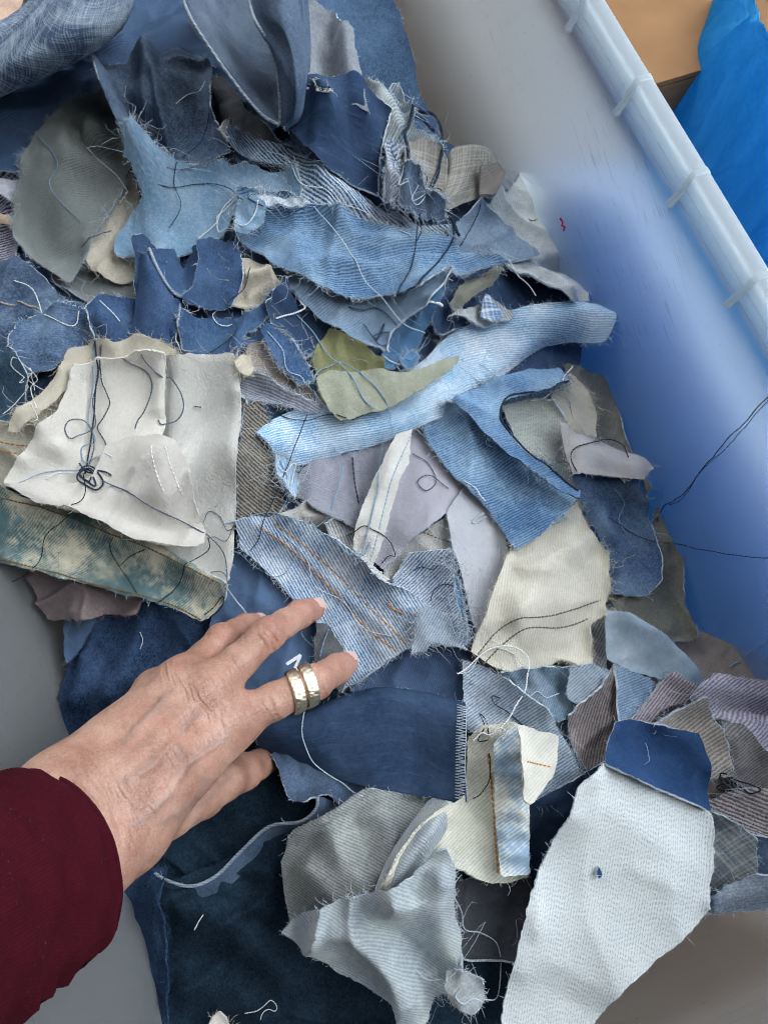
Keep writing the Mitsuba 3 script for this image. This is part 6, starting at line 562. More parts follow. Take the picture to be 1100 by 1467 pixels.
def tubes(paths, radii, sides=5):
    """many small tubes as one mesh: paths (k, n, 3), radii (k, n)"""
    P, R = np.asarray(paths, float), np.asarray(radii, float)
    k, n = P.shape[:2]
    t = np.gradient(P, axis=1)
    t /= np.maximum(np.linalg.norm(t, axis=2, keepdims=True), 1e-12)
    up = np.where(np.abs(t[..., 2:3]) > 0.9, [1.0, 0, 0], [0, 0, 1.0])
    a = np.cross(t, up)
    a /= np.maximum(np.linalg.norm(a, axis=2, keepdims=True), 1e-12)
    b = np.cross(a, t)
    ang = np.arange(sides) * 2 * np.pi / sides
    nn = a[:, :, None] * np.cos(ang)[:, None] + b[:, :, None] * np.sin(ang)[:, None]
    V = (P[:, :, None] + nn * R[:, :, None, None]).reshape(-1, 3)
    i, j, s = np.meshgrid(np.arange(k), np.arange(n - 1), np.arange(sides), indexing='ij')
    s2 = (s + 1) % sides
    q = lambda j, s: (i * n + j) * sides + s  # noqa: E731
    Fc = np.vstack([np.stack([q(j, s), q(j, s2), q(j + 1, s2)], -1).reshape(-1, 3), np.stack([q(j, s), q(j + 1, s2), q(j + 1, s)], -1).reshape(-1, 3)])
    caps = [[(c * n + r) * sides + x for x in (range(sides) if r else range(sides - 1, -1, -1))] for c in range(k) for r in (0, n - 1)]
    caps = np.array(caps)
    Fc = np.vstack([Fc] + [caps[:, [0, x, x + 1]] for x in range(1, sides - 1)])
    return V, Fc[:, ::-1], nn.reshape(-1, 3)


def thread_uv(V, dye, seed=0):
    return dye_uv(np.column_stack([V[:, 0] + 0.6 * V[:, 2], V[:, 1]]), dye, 17 * seed)


def fringe(key, v, e, out, n, dye, rng, amount):
    """loose yarn ends along a cut edge"""
    d = np.linalg.norm(v[e[:, 1]] - v[e[:, 0]], axis=1)
    clump = meshkit.noise(np.column_stack([v[e[:, 0]][:, :2] * 60, np.full(len(e), rng.random() * 50)]), 4)
    count = rng.poisson(d * 1000 * 1.1 * amount * np.clip(clump * 2.6 - 0.7, 0.05, 2.2))
    at = np.repeat(np.arange(len(e)), count)
    if len(at) < 2:
        return
    k = len(at)
    p = v[e[at, 0]] + (v[e[at, 1]] - v[e[at, 0]]) * rng.random((k, 1)) - n[e[at, 0]] * 0.0004
    tang = (v[e[at, 1]] - v[e[at, 0]]) / d[at][:, None]
    length = np.clip(rng.lognormal(0.35, 0.6, k), 0.4, 8) * np.where(rng.random(k) < 0.025, 3.0, 1.0) * 0.001 * (0.75 + 0.25 * amount)
    lean = rng.normal(0, 0.7, (k, 1))
    dirn = out[at] + tang * lean + n[e[at, 0]] * rng.normal(-0.05, 0.35, (k, 1))
    dirn /= np.linalg.norm(dirn, axis=1, keepdims=True)
    bend = rng.normal(0, 0.8, (k, 3))
    s = np.linspace(0, 1, 7)[None, :, None]
    bend *= np.where(length > 0.006, 2.0, 1.0)[:, None]
    path = p[:, None] - dirn[:, None] * 0.0006 + length[:, None, None] * (dirn[:, None] * s + bend[:, None] * s ** 2 * 0.7 + bend[:, None, [1, 2, 0]] * 0.25 * np.sin(s * 5.5))
    rad = (0.00011 + 0.00008 * rng.random((k, 1))) * np.array([1, 1, 1, 0.95, 0.9, 0.8, 0.5])
    V, Fc, Nn = tubes(path, rad, 3)
    put(key + '__frayed_edge', V, Fc, Nn, thread_uv(V, dye))
    labels[key + '__frayed_edge'] = {'kind': 'stuff'}


def stitching(key, name, lines, surf):
    """rows of sewing: every stitch its own short length of thread sunk at both ends"""
    paths, rads, dye = [], [], lines[0][1]
    for pts, _, length, gap, r in lines:
        p = resample(catmull(np.asarray(pts, float) / 1000, 8), 0.0005)
        z = surf(p[:, 0], p[:, 1])
        p = np.column_stack([p, z])
        s = np.concatenate([[0], np.cumsum(np.linalg.norm(np.diff(p, axis=0), axis=1))]) * 1000
        a = 0.0
        while a + length < s[-1]:
            t = np.linspace(a, a + length, 6)
            q = np.stack([np.interp(t, s, p[:, k]) for k in range(3)], 1)
            q[:, 2] += r * 0.001 * np.array([-0.4, 0.35, 0.6, 0.6, 0.35, -0.4])
            paths.append(q)
            rads.append(r * 0.001 * np.array([0.6, 0.9, 1, 1, 0.9, 0.6]))
            a += length + gap
    if paths:
        V, Fc, Nn = tubes(np.array(paths), np.array(rads), 6)
        put(f'{key}__{name}', V, Fc, Nn, thread_uv(V, dye))
        labels[f'{key}__{name}'] = {'kind': 'stuff'}


def overlocking(key, line, surf, rng):
    """a serged edge: a zigzag of thread over the cut"""
    p = resample(catmull(np.asarray(line, float) / 1000, 8), 0.0017)
    t = np.gradient(p, axis=0)
    t /= np.linalg.norm(t, axis=1, keepdims=True)
    n = np.stack([-t[:, 1], t[:, 0]], 1)
    paths = []
    for i in range(len(p) - 1):
        a, b = p[i] + n[i] * -0.0028, p[i] + n[i] * 0.0030 + t[i] * rng.normal(0.0008, 0.0003)
        c = p[i + 1] + n[i] * -0.0028
        for u, w in ((a, b), (b, c)):
            q = u + (w - u) * np.linspace(0, 1, 5)[:, None]
            paths.append(np.column_stack([q, surf(q[:, 0], q[:, 1]) + 0.0004 * np.array([0.2, 0.8, 1, 0.8, 0.2])]))
    V, Fc, Nn = tubes(np.array(paths), np.full((len(paths), 5), 0.0002), 4)
    put(f'{key}__overlock_stitching', V, Fc, Nn, thread_uv(V, 'palethread'))
    labels[f'{key}__overlock_stitching'] = {'kind': 'stuff'}


def numbered(name):
    key, k = name, 0
    while key in labels:
        k += 1
        key = f'{name}_{k:03d}'
    return key


CATEGORY = {'denim_scrap': 'fabric scrap', 'cut_jeans': 'cut jeans', 'denim_strip': 'denim strip', 'pinstripe_strip': 'denim strip', 'webbing_strip': 'fabric strip', 'waistband_strip': 'denim strip', 'jeans_hem': 'jeans hem', 'jeans_cuff': 'jeans cuff', 'pocket_lining': 'pocket lining',
            'lining_scrap': 'fabric scrap', 'cotton_scrap': 'fabric scrap', 'twill_scrap': 'fabric scrap', 'linen_scrap': 'fabric scrap', 'jeans_seam': 'jeans seam', 'thread': 'thread', 'cord': 'cord', 'thread_knot': 'thread knot', 'thread_tuft': 'thread tuft', 'thread_tangle': 'thread tangle'}


def edge_dye(s):
    return s.get('edgepal', 'edge' if s['pal'] not in ('brownpink', 'cream', 'canvas', 'tan', 'peach', 'beige', 'offwhite', 'white', 'palewhite', 'ivory', 'cream2', 'cream3', 'cuff', 'cuff2', 'olive', 'olive2', 'linen', 'indigo4', 'taupe', 'deep', 'deep2') else s['pal'])


def build_patch(key, s, window, rng):
    edge, _ = s['edge']
    poly = shapely.Polygon(edge).buffer(0)
    if poly.geom_type != 'Polygon':
        poly = max(poly.geoms, key=lambda g: g.area)
    ring = resample(np.array(poly.exterior.coords)[:-1], 0.0015, True)
    poly = shapely.Polygon(ring).buffer(0)
    h = 0.0021
    x0, y0, x1, y1 = poly.bounds
    X, Y = np.meshgrid(np.arange(x0, x1, h), np.arange(y0, y1, h * 0.866))
    X[1::2] += h / 2
    P = np.column_stack([X.ravel(), Y.ravel()])
    P = P + rng.normal(0, 0.0001, P.shape)
    inner = poly.buffer(-0.0011)
    P = np.vstack([ring, P[shapely.contains_xy(inner, P[:, 0], P[:, 1])]])
    f = Delaunay(P).simplices
    c = P[f].mean(1)
    f = f[shapely.contains_xy(poly, c[:, 0], c[:, 1])]
    a = P[f]
    area = (a[:, 1, 0] - a[:, 0, 0]) * (a[:, 2, 1] - a[:, 0, 1]) - (a[:, 1, 1] - a[:, 0, 1]) * (a[:, 2, 0] - a[:, 0, 0])
    f = np.where((area < 0)[:, None], f[:, ::-1], f)[np.abs(area) > 1e-12]
    used, f = np.unique(f, return_inverse=True)
    P, f = P[used], f.reshape(-1, 3)
    wx, wy, S, inside = window
    v = np.column_stack([P, bilinear(S, P[:, 0], P[:, 1], wx, wy)])
    centre = P.mean(0)
    # where the weave pulls, a cut edge rolls up on itself and shows the back of the cloth
    gy, gx = np.gradient(inside, GS)
    g = np.column_stack([bilinear(gx, P[:, 0], P[:, 1], wx, wy), bilinear(gy, P[:, 0], P[:, 1], wx, wy)])
    g /= np.maximum(np.linalg.norm(g, axis=1, keepdims=True), 0.3)
    q = np.column_stack([P * 26, np.full(len(P), s['seed'] * 1.9)])
    amount = np.clip(meshkit.noise(q, s['seed'] + 61) * 2.6 - 1.3, 0, 1) * s.get('roll', 1.0)
    width = 0.0050 + 0.0035 * meshkit.noise(q * 0.7, s['seed'] + 62)
    over = np.clip(width - bilinear(inside, P[:, 0], P[:, 1], wx, wy), 0, None)
    bend = np.maximum(amount * 2.3, 1e-3)
    R = width / bend
    v[:, :2] += g * (over - R * np.sin(over / R))[:, None]
    v[:, 2] += R * (1 - np.cos(over / R))
    uv = dye_uv(P, s['pal'], s['ang'], centre)
    back = dye_uv(P, s.get('back', s['pal']), s['ang'] + 90, centre)
    rim = dye_uv(P, edge_dye(s), 0, centre)
    V, Fc, Nn, UV, e, out = shell(v, f, uv, back, rim)
    put(key, V, Fc, Nn, UV)
    if s.get('fray', 1.0) > 0:
        fringe(key, v, e, out, vertex_normals(v, f), edge_dye(s), rng, s.get('fray', 1.0))


def build_loft(key, s, rng):
    G = loft_grid(s['rails'])
    n, m = G.shape[:2]
    q = G.reshape(-1, 3)
    G = G + (meshkit.fbm(np.column_stack([q * 38, ]) + s['seed'], 3, s['seed']) - 0.5).reshape(n, m, 1) * np.array([0.3, 0.3, 1]) * 0.001 * s.get('crumple', 1.5) * 2
    i, j = np.meshgrid(np.arange(n - 1), np.arange(m - 1), indexing='ij')
    a, b, c, d = (i * m + j).ravel(), ((i + 1) * m + j).ravel(), ((i + 1) * m + j + 1).ravel(), (i * m + j + 1).ravel()
    f = np.vstack([np.stack([a, b, c], 1), np.stack([a, c, d], 1)])
    v = G.reshape(-1, 3)
    if vertex_normals(v, f)[:, 2].mean() < 0:
        f = f[:, ::-1]
    s1 = np.cumsum(np.vstack([np.zeros((1, m)), np.linalg.norm(np.diff(G, axis=0), axis=2)]), 0)
    s2 = np.cumsum(np.hstack([np.zeros((n, 1)), np.linalg.norm(np.diff(G, axis=1), axis=2)]), 1)
    place = np.column_stack([s1.mean(1).repeat(m) - s1.max() / 2, s2.ravel()])
    d = G[-1, m // 2] - G[0, m // 2]
    turn = math.degrees(math.atan2(d[1], d[0]))
    uv, back, rim = dye_uv(place, s['pal'], s['ang'] - turn), dye_uv(place, s.get('back', s['pal']), s['ang'] + 90), dye_uv(place, edge_dye(s))
    V, Fc, Nn, UV, e, out = shell(v, f, uv, back, rim, 0.0011)
    put(key, V, Fc, Nn, UV)
    if s.get('edge') == 'light':                                      # a worn, turned lip along the first rail
        lip = resample(catmull(np.asarray(s['rails'][0], float) / 1000, 8), 0.002)
        tv, tf, tn = tubes(lip[None] + [0, 0, 0.0004], np.full((1, len(lip)), 0.0011), 8)
        put(key + '__lip', tv, tf, tn, thread_uv(tv, 'greyblue2'))
        labels[key + '__lip'] = {}
    if s.get('fray', 1.0) > 0:
        fringe(key, v, e, out, vertex_normals(v, f), edge_dye(s), rng, s['fray'])


H = base_field(HEAP)
owner = None
for s in SCRAPS:
    rng = np.random.default_rng(1000 + s['seed'])
    if s['name'] == 'PART':
        key = f"{owner}__{s['part']}"
        labels[key] = {'label': s['label']}
    else:
        key = owner = numbered(s['name'])
        labels[key] = {'label': s['label'], 'category': CATEGORY[s['name']], 'group': 'fabric scraps heaped in the bin'}
    if s['t'] == 'l':
        build_loft(key, s, rng)
        if not s.get('free'):
            splat(H, loft_grid(s['rails']))
        for line in s.get('overlock', ()):
            overlocking(key, line, lambda x, y: bilinear(H, x, y), rng)
        continue
    s['edge'] = outline(s)
    window = drape(H, s)
    build_patch(key, s, window, rng)
    surf = lambda x, y: bilinear(window[2], x, y, window[0], window[1])  # noqa: E731
    for dye in dict.fromkeys(r[1] for r in s.get('stitch', ())):
        stitching(key, 'stitching', [r for r in s['stitch'] if r[1] == dye], surf)
    for line in s.get('overlock', ()):
        overlocking(key, line, surf, rng)

for i, (name, label, dye, pts, r, span) in enumerate(THREADS):
    key = numbered(name)
    labels[key] = {'label': label, 'category': CATEGORY[name], 'group': 'loose threads on the heap'}
    p = thread_path(H, pts, r * 0.0008, span) if span != 'wall' else resample(catmull(np.asarray(pts, float) / 1000, 8), 0.0016)
    rng = np.random.default_rng(500 + i)
    w = np.cumsum(rng.normal(0, 1, p.shape), axis=0)
    p = p + gaussian_filter1d(w - gaussian_filter1d(w, 12, axis=0), 1.5, axis=0) * 0.0002 * [1, 1, 0.3]
    p = resample(p, 0.0008)
    k = np.arange(len(p)) * 0.8                                       # two plies twisted round each other
    t = np.gradient(p, axis=0)
    t /= np.linalg.norm(t, axis=1, keepdims=True)
    a = np.cross(t, [0, 0, 1.0])
    b = np.cross(a, t)
    off = (a * np.cos(k * 1.9)[:, None] + b * np.sin(k * 1.9)[:, None]) * r * 0.0004
    V, Fc, Nn = tubes(np.array([p + off, p - off]), np.full((2, len(p)), r * 0.0005), 5)
    put(key, V, Fc, Nn, thread_uv(V, dye))


# ---------------------------------------------------------------- the bin, the floor and the blue bag
YAW = math.radians(20.0)
AX, NX_ = np.array([-math.sin(YAW), math.cos(YAW)]), np.array([math.cos(YAW), math.sin(YAW)])   # along the bin, across it
RIGHT, LEFT, FAR, NEAR = 0.247, -0.202, 0.660, -0.200                                              # inner walls at z = 0
BOT, RIM = -0.19, 0.16


def bin_loop(z, off, corner=0.045, n=10):
    """rounded rectangle round the inside of the bin at height z, moved outwards by off"""
    d = z * 0.075 + off
    x0, x1, y0, y1, r = LEFT - d, RIGHT + d, NEAR - d, FAR + d, corner + off
    out = []
    for cx, cy, a0 in ((x1 - r, y1 - r, 0), (x0 + r, y1 - r, 90), (x0 + r, y0 + r, 180), (x1 - r, y0 + r, 270)):
        for a in np.radians(np.linspace(a0, a0 + 90, n)):
            out.append((cx + r * math.cos(a), cy + r * math.sin(a)))
    q = resample(np.array(out), 0.02, True) if False else np.array(out)
    w = q[:, :1] * NX_ + q[:, 1:] * AX
    return np.column_stack([w, np.full(len(w), z)])


def loops_mesh(loops, cap_first=False, cap_last=False):
    n = len(loops[0])
    V = np.vstack(loops)
    i, j = np.meshgrid(np.arange(len(loops) - 1), np.arange(n), indexing='ij')
    i, j = i.ravel(), j.ravel()
    a, b, c, d = i * n + j, i * n + (j + 1) % n, (i + 1) * n + (j + 1) % n, (i + 1) * n + j
    f = [np.stack([a, b, c], 1), np.stack([a, c, d], 1)]
    for on, base, flip in ((cap_first, 0, True), (cap_last, (len(loops) - 1) * n, False)):
        if on:
            k = np.arange(1, n - 1)
            t = np.stack([np.full(n - 2, base), base + k, base + k + 1], 1)
            f.append(t[:, ::-1] if flip else t)
    return trimesh.Trimesh(V, np.vstack(f), process=False)


def frosted(p, n, uv):
    a, z = p.x * -0.342 + p.y * 0.94, p.z                             # along the bin, up its walls
    scuff = smoothstep(0.80, 0.86, noise(a * 60 + z * 40, (z - a * 0.3) * 1300)) * smoothstep(0.5, 0.75, noise(a * 14, z * 14, p.x * 14))
    dust = smoothstep(0.90, 0.94, noise(a * 800, z * 800, p.x * 300))
    cloud = fbm(a * 12, z * 12, p.x * 12, 3)
    return mix((0.79, 0.88, 0.91), (0.85, 0.91, 0.935), cloud) * (1 - 0.16 * scuff - 0.2 * dust)


scene['frosted_plastic'] = {'type': 'principledthin', 'base_color': mikit.proc(frosted), 'roughness': 0.5, 'diff_trans': 1.42, 'eta': 1.45, 'spec_trans': 0.4}
scene['rim_plastic'] = {'type': 'principledthin', 'base_color': {'type': 'rgb', 'value': [0.84, 0.89, 0.91]}, 'roughness': 0.3, 'diff_trans': 1.7, 'eta': 1.45}
walls = loops_mesh([bin_loop(BOT + 0.004, -0.012, 0.03), bin_loop(BOT + 0.012, -0.002, 0.04)] + [bin_loop(z, 0) for z in np.linspace(-0.17, 0.1405, 8)], cap_first=True)
scene['storage_bin'] = mikit.ply(walls, 'frosted_plastic', smooth=30)
labels['storage_bin'] = {'label': 'translucent white plastic storage bin with a ribbed rim, full of fabric scraps', 'category': 'storage bin'}
rim = loops_mesh([bin_loop(z, o) for z, o in ((0.1405, 0), (0.1432, 0.0002), (0.1436, 0.0014), (0.1500, 0.0017), (0.1504, 0.0024), (0.1592, 0.0028), (RIM, 0.0034), (RIM, 0.0116), (0.1594, 0.0122), (0.145, 0.0128), (0.145, 0.0114),
                                                  (0.1574, 0.0106), (0.1576, 0.0046), (0.1490, 0.0040), (0.1420, 0.0032), (0.1405, 0.0018))])
scene['storage_bin__rim'] = mikit.ply(rim, 'rim_plastic', smooth=12)
labels['storage_bin__rim'] = {}


def block(x0, x1, y0, y1, prof):
    """a fin across the rim: an outline (across the rim, height) of some thickness along the rim, its edges softened"""
    poly = shapely.Polygon(prof).buffer(-0.0006).buffer(0.0006)
    return trimesh.creation.extrude_polygon(poly, y1 - y0, engine='earcut')


RIB0 = -0.124
k = 0
for along in np.arange(RIB0, 0.58, 0.0700):
    prof = [(-0.0048, 0.1390), (-0.0010, 0.1462), (0.0014, 0.1590), (0.0030, 0.1612), (0.0112, 0.1612), (0.0136, 0.158), (0.0136, 0.144), (0.0118, 0.144), (0.0110, 0.157), (0.0048, 0.157), (0.0028, 0.1450), (0.0002, 0.1375)]
    fin = block(0, 0, 0, 0.0032, prof)
    v = fin.vertices.copy()
    d = RIGHT + v[:, 1] * 0.075 + v[:, 0]
    w = d[:, None] * NX_ + (along + v[:, 2])[:, None] * AX
    fin = trimesh.Trimesh(np.column_stack([w, v[:, 1]]), fin.faces[:, ::-1], process=False)
    key = 'storage_bin__rim_rib' + (f'_{k:03d}' if k else '')
    scene[key] = mikit.ply(fin, 'rim_plastic', smooth=30)
    labels[key] = {}
    k += 1


def floor_colour(p, n, uv):
    a = p.x * 0.5 + p.y * 0.86
    g = fbm(a * 60, (p.x * 0.86 - p.y * 0.5) * 4, 0.0, 4)
    return mix((0.115, 0.062, 0.032), (0.18, 0.105, 0.056), g)


scene['wood_floor'] = {'type': 'principled', 'base_color': mikit.proc(floor_colour), 'roughness': 0.5, 'specular': 0.4}
fl = trimesh.creation.box((6, 6, 0.02))
fl.apply_translation((0, 0, BOT - 0.0145))
scene['floor'] = mikit.ply(fl, 'wood_floor')
labels['floor'] = {'label': 'dark brown wooden floor', 'kind': 'structure'}


def bag_colour(p, n, uv):
    x, y = uv.x * 1000, uv.y * 1000
    tape = 0.3 * noise(dr.floor(x / 2.4), dr.floor(y / 2.4)) + 0.7 * noise(x * 0.12, y * 0.05)
    return mix((0.05, 0.37, 0.70), (0.10, 0.51, 0.88), tape)


def bag_bump(p, n, uv):
    x, y = uv.x * 1000, uv.y * 1000
    return 0.0012 * fbm(x * 0.08, y * 0.12, 0.0, 3) + 0.0005 * (1 - dr.abs(2 * noise(x * 0.11, y * 0.2) - 1)) + 0.0007 * ((x / 2.6 - dr.floor(x / 2.6) - 0.5) * (mikit.cell_rand(x / 2.6, y / 2.6, 3) - 0.5) + (y / 2.6 - dr.floor(y / 2.6) - 0.5) * (mikit.cell_rand(x / 2.6, y / 2.6, 4) - 0.5))


scene['blue_film'] = {'type': 'bumpmap', 'scale': 1.0, 'arbitrary': mikit.proc(bag_bump, 0.0006), 'bsdf': {'type': 'principledthin', 'base_color': mikit.proc(bag_colour), 'roughness': 0.15, 'diff_trans': 1.35, 'eta': 1.5}}
# the bag slumps against the outside of the right wall: rails along the bin, from the wall over the folds down to the floor
rails = []
for across, z, wob in ((0.262, -0.185, 0), (0.268, -0.06, 3), (0.270, 0.06, 4), (0.278, 0.122, 3), (0.300, -0.02, 6), (0.326, -0.01, 8), (0.356, 0.085, 9), (0.380, 0.118, 9), (0.394, 0.090, 9), (0.415, 0.010, 9), (0.432, 0.010, 12), (0.458, 0.120, 10), (0.50, 0.08, 9), (0.54, -0.02, 8), (0.56, -0.185, 3)):
    r = []
    end = min(0.345 + 0.06 * (across < 0.279) + 1.15 * max(across - 0.300, 0), 0.62) + 0.010 * math.sin(across * 95)
    for i, u in enumerate(np.linspace(0, 1, 15)):
        along = -0.14 + (end + 0.14) * u
        rs = math.sin(i * 1.5 + across * 31) * wob * 0.35 + math.sin(i * 0.6 + across * 90) * wob * 0.4
        fall = -(0.55 * max(0, u - 0.72) if across < 0.279 else 1.3 * max(0, u - 0.90)) - 0.35 * max(0, -0.02 - along)
        a = across + rs * 0.0006 * (across > 0.28)
        w = a * NX_ + along * AX
        r.append((w[0] * 1000, w[1] * 1000, max((z + fall) * 1000 + rs, -188)))
    rails.append(r)
G = loft_grid(rails, 0.0025)
n_, m_ = G.shape[:2]
q = G.reshape(-1, 3)
crease = sum(w * (1 - np.abs(2 * meshkit.noise(np.column_stack([q @ np.array(d1), q @ np.array(d2), q[:, 2] * 6 + s]), s) - 1)) ** 5 for s, w, d1, d2 in ((3, 1.0, (22, 5, 0), (-2, 8, 0)), (4, 0.7, (-9, 30, 0), (20, 4, 0)), (5, 0.4, (50, 30, 0), (-20, 40, 9))))
calm = np.clip(((G[..., :2] @ NX_) - 0.285) / 0.04, 0.15, 1)[..., None]
G = G + calm * (crease.reshape(n_, m_, 1) - 0.3) * np.array([0.008, 0.004, 0.024])
G[..., 2] = np.maximum(G[..., 2], -0.188)
lim = 0.262 + G[..., 2] * 0.075 + 0.0
lim = np.where(G[..., 2] > 0.10, 0.276 + G[..., 2] * 0.075, lim)
now = G[..., :2] @ NX_
G[..., :2] += np.maximum(lim - now, 0)[..., None] * NX_
i, j = np.meshgrid(np.arange(n_ - 1), np.arange(m_ - 1), indexing='ij')
a, b, c, d = (i * m_ + j).ravel(), ((i + 1) * m_ + j).ravel(), ((i + 1) * m_ + j + 1).ravel(), (i * m_ + j + 1).ravel()
f = np.vstack([np.stack([a, b, c], 1), np.stack([a, c, d], 1)])
v = G.reshape(-1, 3)
if vertex_normals(v, f)[:, 2].mean() < 0:
    f = f[:, ::-1]
ii, jj = np.meshgrid(np.arange(n_), np.arange(m_), indexing='ij')
uv = np.column_stack([ii.ravel() * 0.0025, jj.ravel() * 0.0025])
put('blue_bag', v, f, vertex_normals(v, f), uv, 'blue_film')
labels['blue_bag'] = {'label': 'crumpled shiny blue woven plastic bag standing outside the right wall of the bin', 'category': 'bag'}
labels['window'] = {'label': 'bright window pane beyond the far end, outside the picture', 'category': 'window'}
labels['overhead_fill'] = {'label': 'added wide fill panel for bounced light high above the bin, outside the picture', 'category': 'lamp'}
labels['side_window'] = {'label': 'second window pane high on the right, outside the picture', 'category': 'window'}


def card_colour(p, n, uv):
    return mix((0.22, 0.118, 0.055), (0.29, 0.165, 0.082), fbm(p.x * 40, p.y * 40, p.z * 200, 3))


scene['cardboard'] = {'type': 'principled', 'base_color': mikit.proc(card_colour), 'roughness': 0.8, 'specular': 0.2}
for name, lo3, hi3 in (('side', (0.325, 0.352, BOT), (0.330, 0.84, 0.085)), ('side', (0.655, 0.352, BOT), (0.66, 0.84, 0.085)), ('side', (0.3302, 0.352, BOT), (0.6548, 0.357, 0.085)), ('side', (0.3302, 0.835, BOT), (0.6548, 0.84, 0.085)),
                       ('flap', (0.325, 0.352, 0.0862), (0.4745, 0.84, 0.0902)), ('flap', (0.4765, 0.352, 0.0862), (0.66, 0.84, 0.0902))):
    bx = trimesh.creation.box(np.subtract(hi3, lo3))
    bx.apply_translation(np.add(hi3, lo3) / 2)
    w = bx.vertices.copy()
    bx = trimesh.Trimesh(np.column_stack([w[:, :1] * NX_ + w[:, 1:2] * AX, w[:, 2]]), bx.faces, process=False)
    n_ = sum(k.startswith('cardboard_box__' + name) for k in labels)
    key = f'cardboard_box__{name}' + (f'_{n_:03d}' if n_ else '')
    scene[key] = mikit.ply(bx, 'cardboard')
    labels[key] = {}
labels['cardboard_box'] = {'label': 'closed brown cardboard box behind the blue bag, outside the far right of the bin', 'category': 'box'}

sp = trimesh.creation.icosphere(2, 0.0016)
sp.vertices *= meshkit.noise(sp.vertices * 900, 3)[:, None] * 0.8 + 0.6
w = SPECK
sp.apply_translation(w)
scene['white_flake'] = {'type': 'diffuse', 'reflectance': {'type': 'rgb', 'value': [0.8, 0.8, 0.8]}}
scene['lint_flake'] = mikit.ply(sp, 'white_flake', smooth=30)
labels['lint_flake'] = {'label': 'tiny white flake stuck to the right wall of the bin', 'category': 'lint'}


# an unseen dark block added on the left, to stop light through that wall
def planed(p, n, uv):
    return mix((0.035, 0.024, 0.018), (0.06, 0.042, 0.030), fbm(p.x * 8, p.y * 8, p.z * 90, 3))


scene['dark_wood'] = {'type': 'principled', 'base_color': mikit.proc(planed), 'roughness': 0.45, 'specular': 0.4}
def blocker_part(key, lo3, hi3):
    bx = trimesh.creation.box(np.subtract(hi3, lo3))
    bx.apply_translation(np.add(hi3, lo3) / 2)
    w = bx.vertices.copy()
    scene[key] = mikit.ply(trimesh.Trimesh(np.column_stack([w[:, :1] * NX_ + w[:, 1:2] * AX, w[:, 2]]), bx.faces, process=False), 'dark_wood')
    labels[key] = {}


blocker_part('added_blocker__body', (-0.62, -0.32, BOT), (-0.255, 0.80, 0.135))
blocker_part('added_blocker__top', (-0.63, -0.33, 0.1355), (-0.245, 0.81, 0.1535))
labels['added_blocker'] = {'label': 'added low dark block that stops light through the left bin wall, outside the picture', 'category': 'added_blocker'}


# ---------------------------------------------------------------- the reaching hand: one skin, from a distance field of its bones
def capsule(P, a, b):
    """distance to a round cone between two joints (x, y, z, radius)"""
    a, b = np.asarray(a, float), np.asarray(b, float)
    d = b[:3] - a[:3]
    t = np.clip(((P - a[:3]) @ d) / (d @ d + 1e-12), 0, 1)
    return np.linalg.norm(P - a[:3] - t[..., None] * d, axis=-1) - (a[3] + (b[3] - a[3]) * t)


def smin(a, b, k):
    h = np.clip(0.5 + 0.5 * (b - a) / k, 0, 1)
    return b + (a - b) * h - k * h * (1 - h)


def surface_nets(field, lo, h, level=0.0):
    """the zero surface of a sampled field as a closed quad mesh"""
    s = field < level
    nx, ny, nz = field.shape
    corners = [(i, j, k) for i in (0, 1) for j in (0, 1) for k in (0, 1)]
    cnt = sum(s[i:nx - 1 + i, j:ny - 1 + j, k:nz - 1 + k].astype(np.int8) for i, j, k in corners)
    cell = (cnt > 0) & (cnt < 8)
    idx = -np.ones(cell.shape, int)
    at = np.argwhere(cell)
    idx[cell] = np.arange(len(at))
    acc, num = np.zeros((len(at), 3)), np.zeros(len(at))
    for a in corners:
        for ax in range(3):
            if a[ax]:
                continue
            b = list(a)
            b[ax] = 1
            fa, fb = field[tuple((at + a).T)], field[tuple((at + b).T)]
            m = (fa < level) != (fb < level)
            t = np.where(m, fa / np.where(m, fa - fb, 1), 0)
            p = at + np.array(a) + t[:, None] * (np.array(b) - np.array(a))
            acc[m] += p[m]
            num[m] += 1
    V = lo + h * acc / num[:, None]
    F = []
    for ax in range(3):
        u, w = (ax + 1) % 3, (ax + 2) % 3
        a, b = np.take(s, range(0, s.shape[ax] - 1), ax), np.take(s, range(1, s.shape[ax]), ax)
        e = np.argwhere(a != b)
        e = e[(e[:, u] > 0) & (e[:, w] > 0) & (e[:, u] < cell.shape[u]) & (e[:, w] < cell.shape[w])]
        q = []
        for du, dw in ((1, 1), (0, 1), (0, 0), (1, 0)):
            c = e.copy()
            c[:, u] -= du
            c[:, w] -= dw
            q.append(idx[tuple(c.T)])
        q = np.stack(q, 1)
        flip = ~s[tuple(e.T)]
        q[flip] = q[flip][:, ::-1]
        F.append(q)
    F = np.vstack(F)
    return V, np.vstack([F[:, [0, 1, 2]], F[:, [0, 2, 3]]])


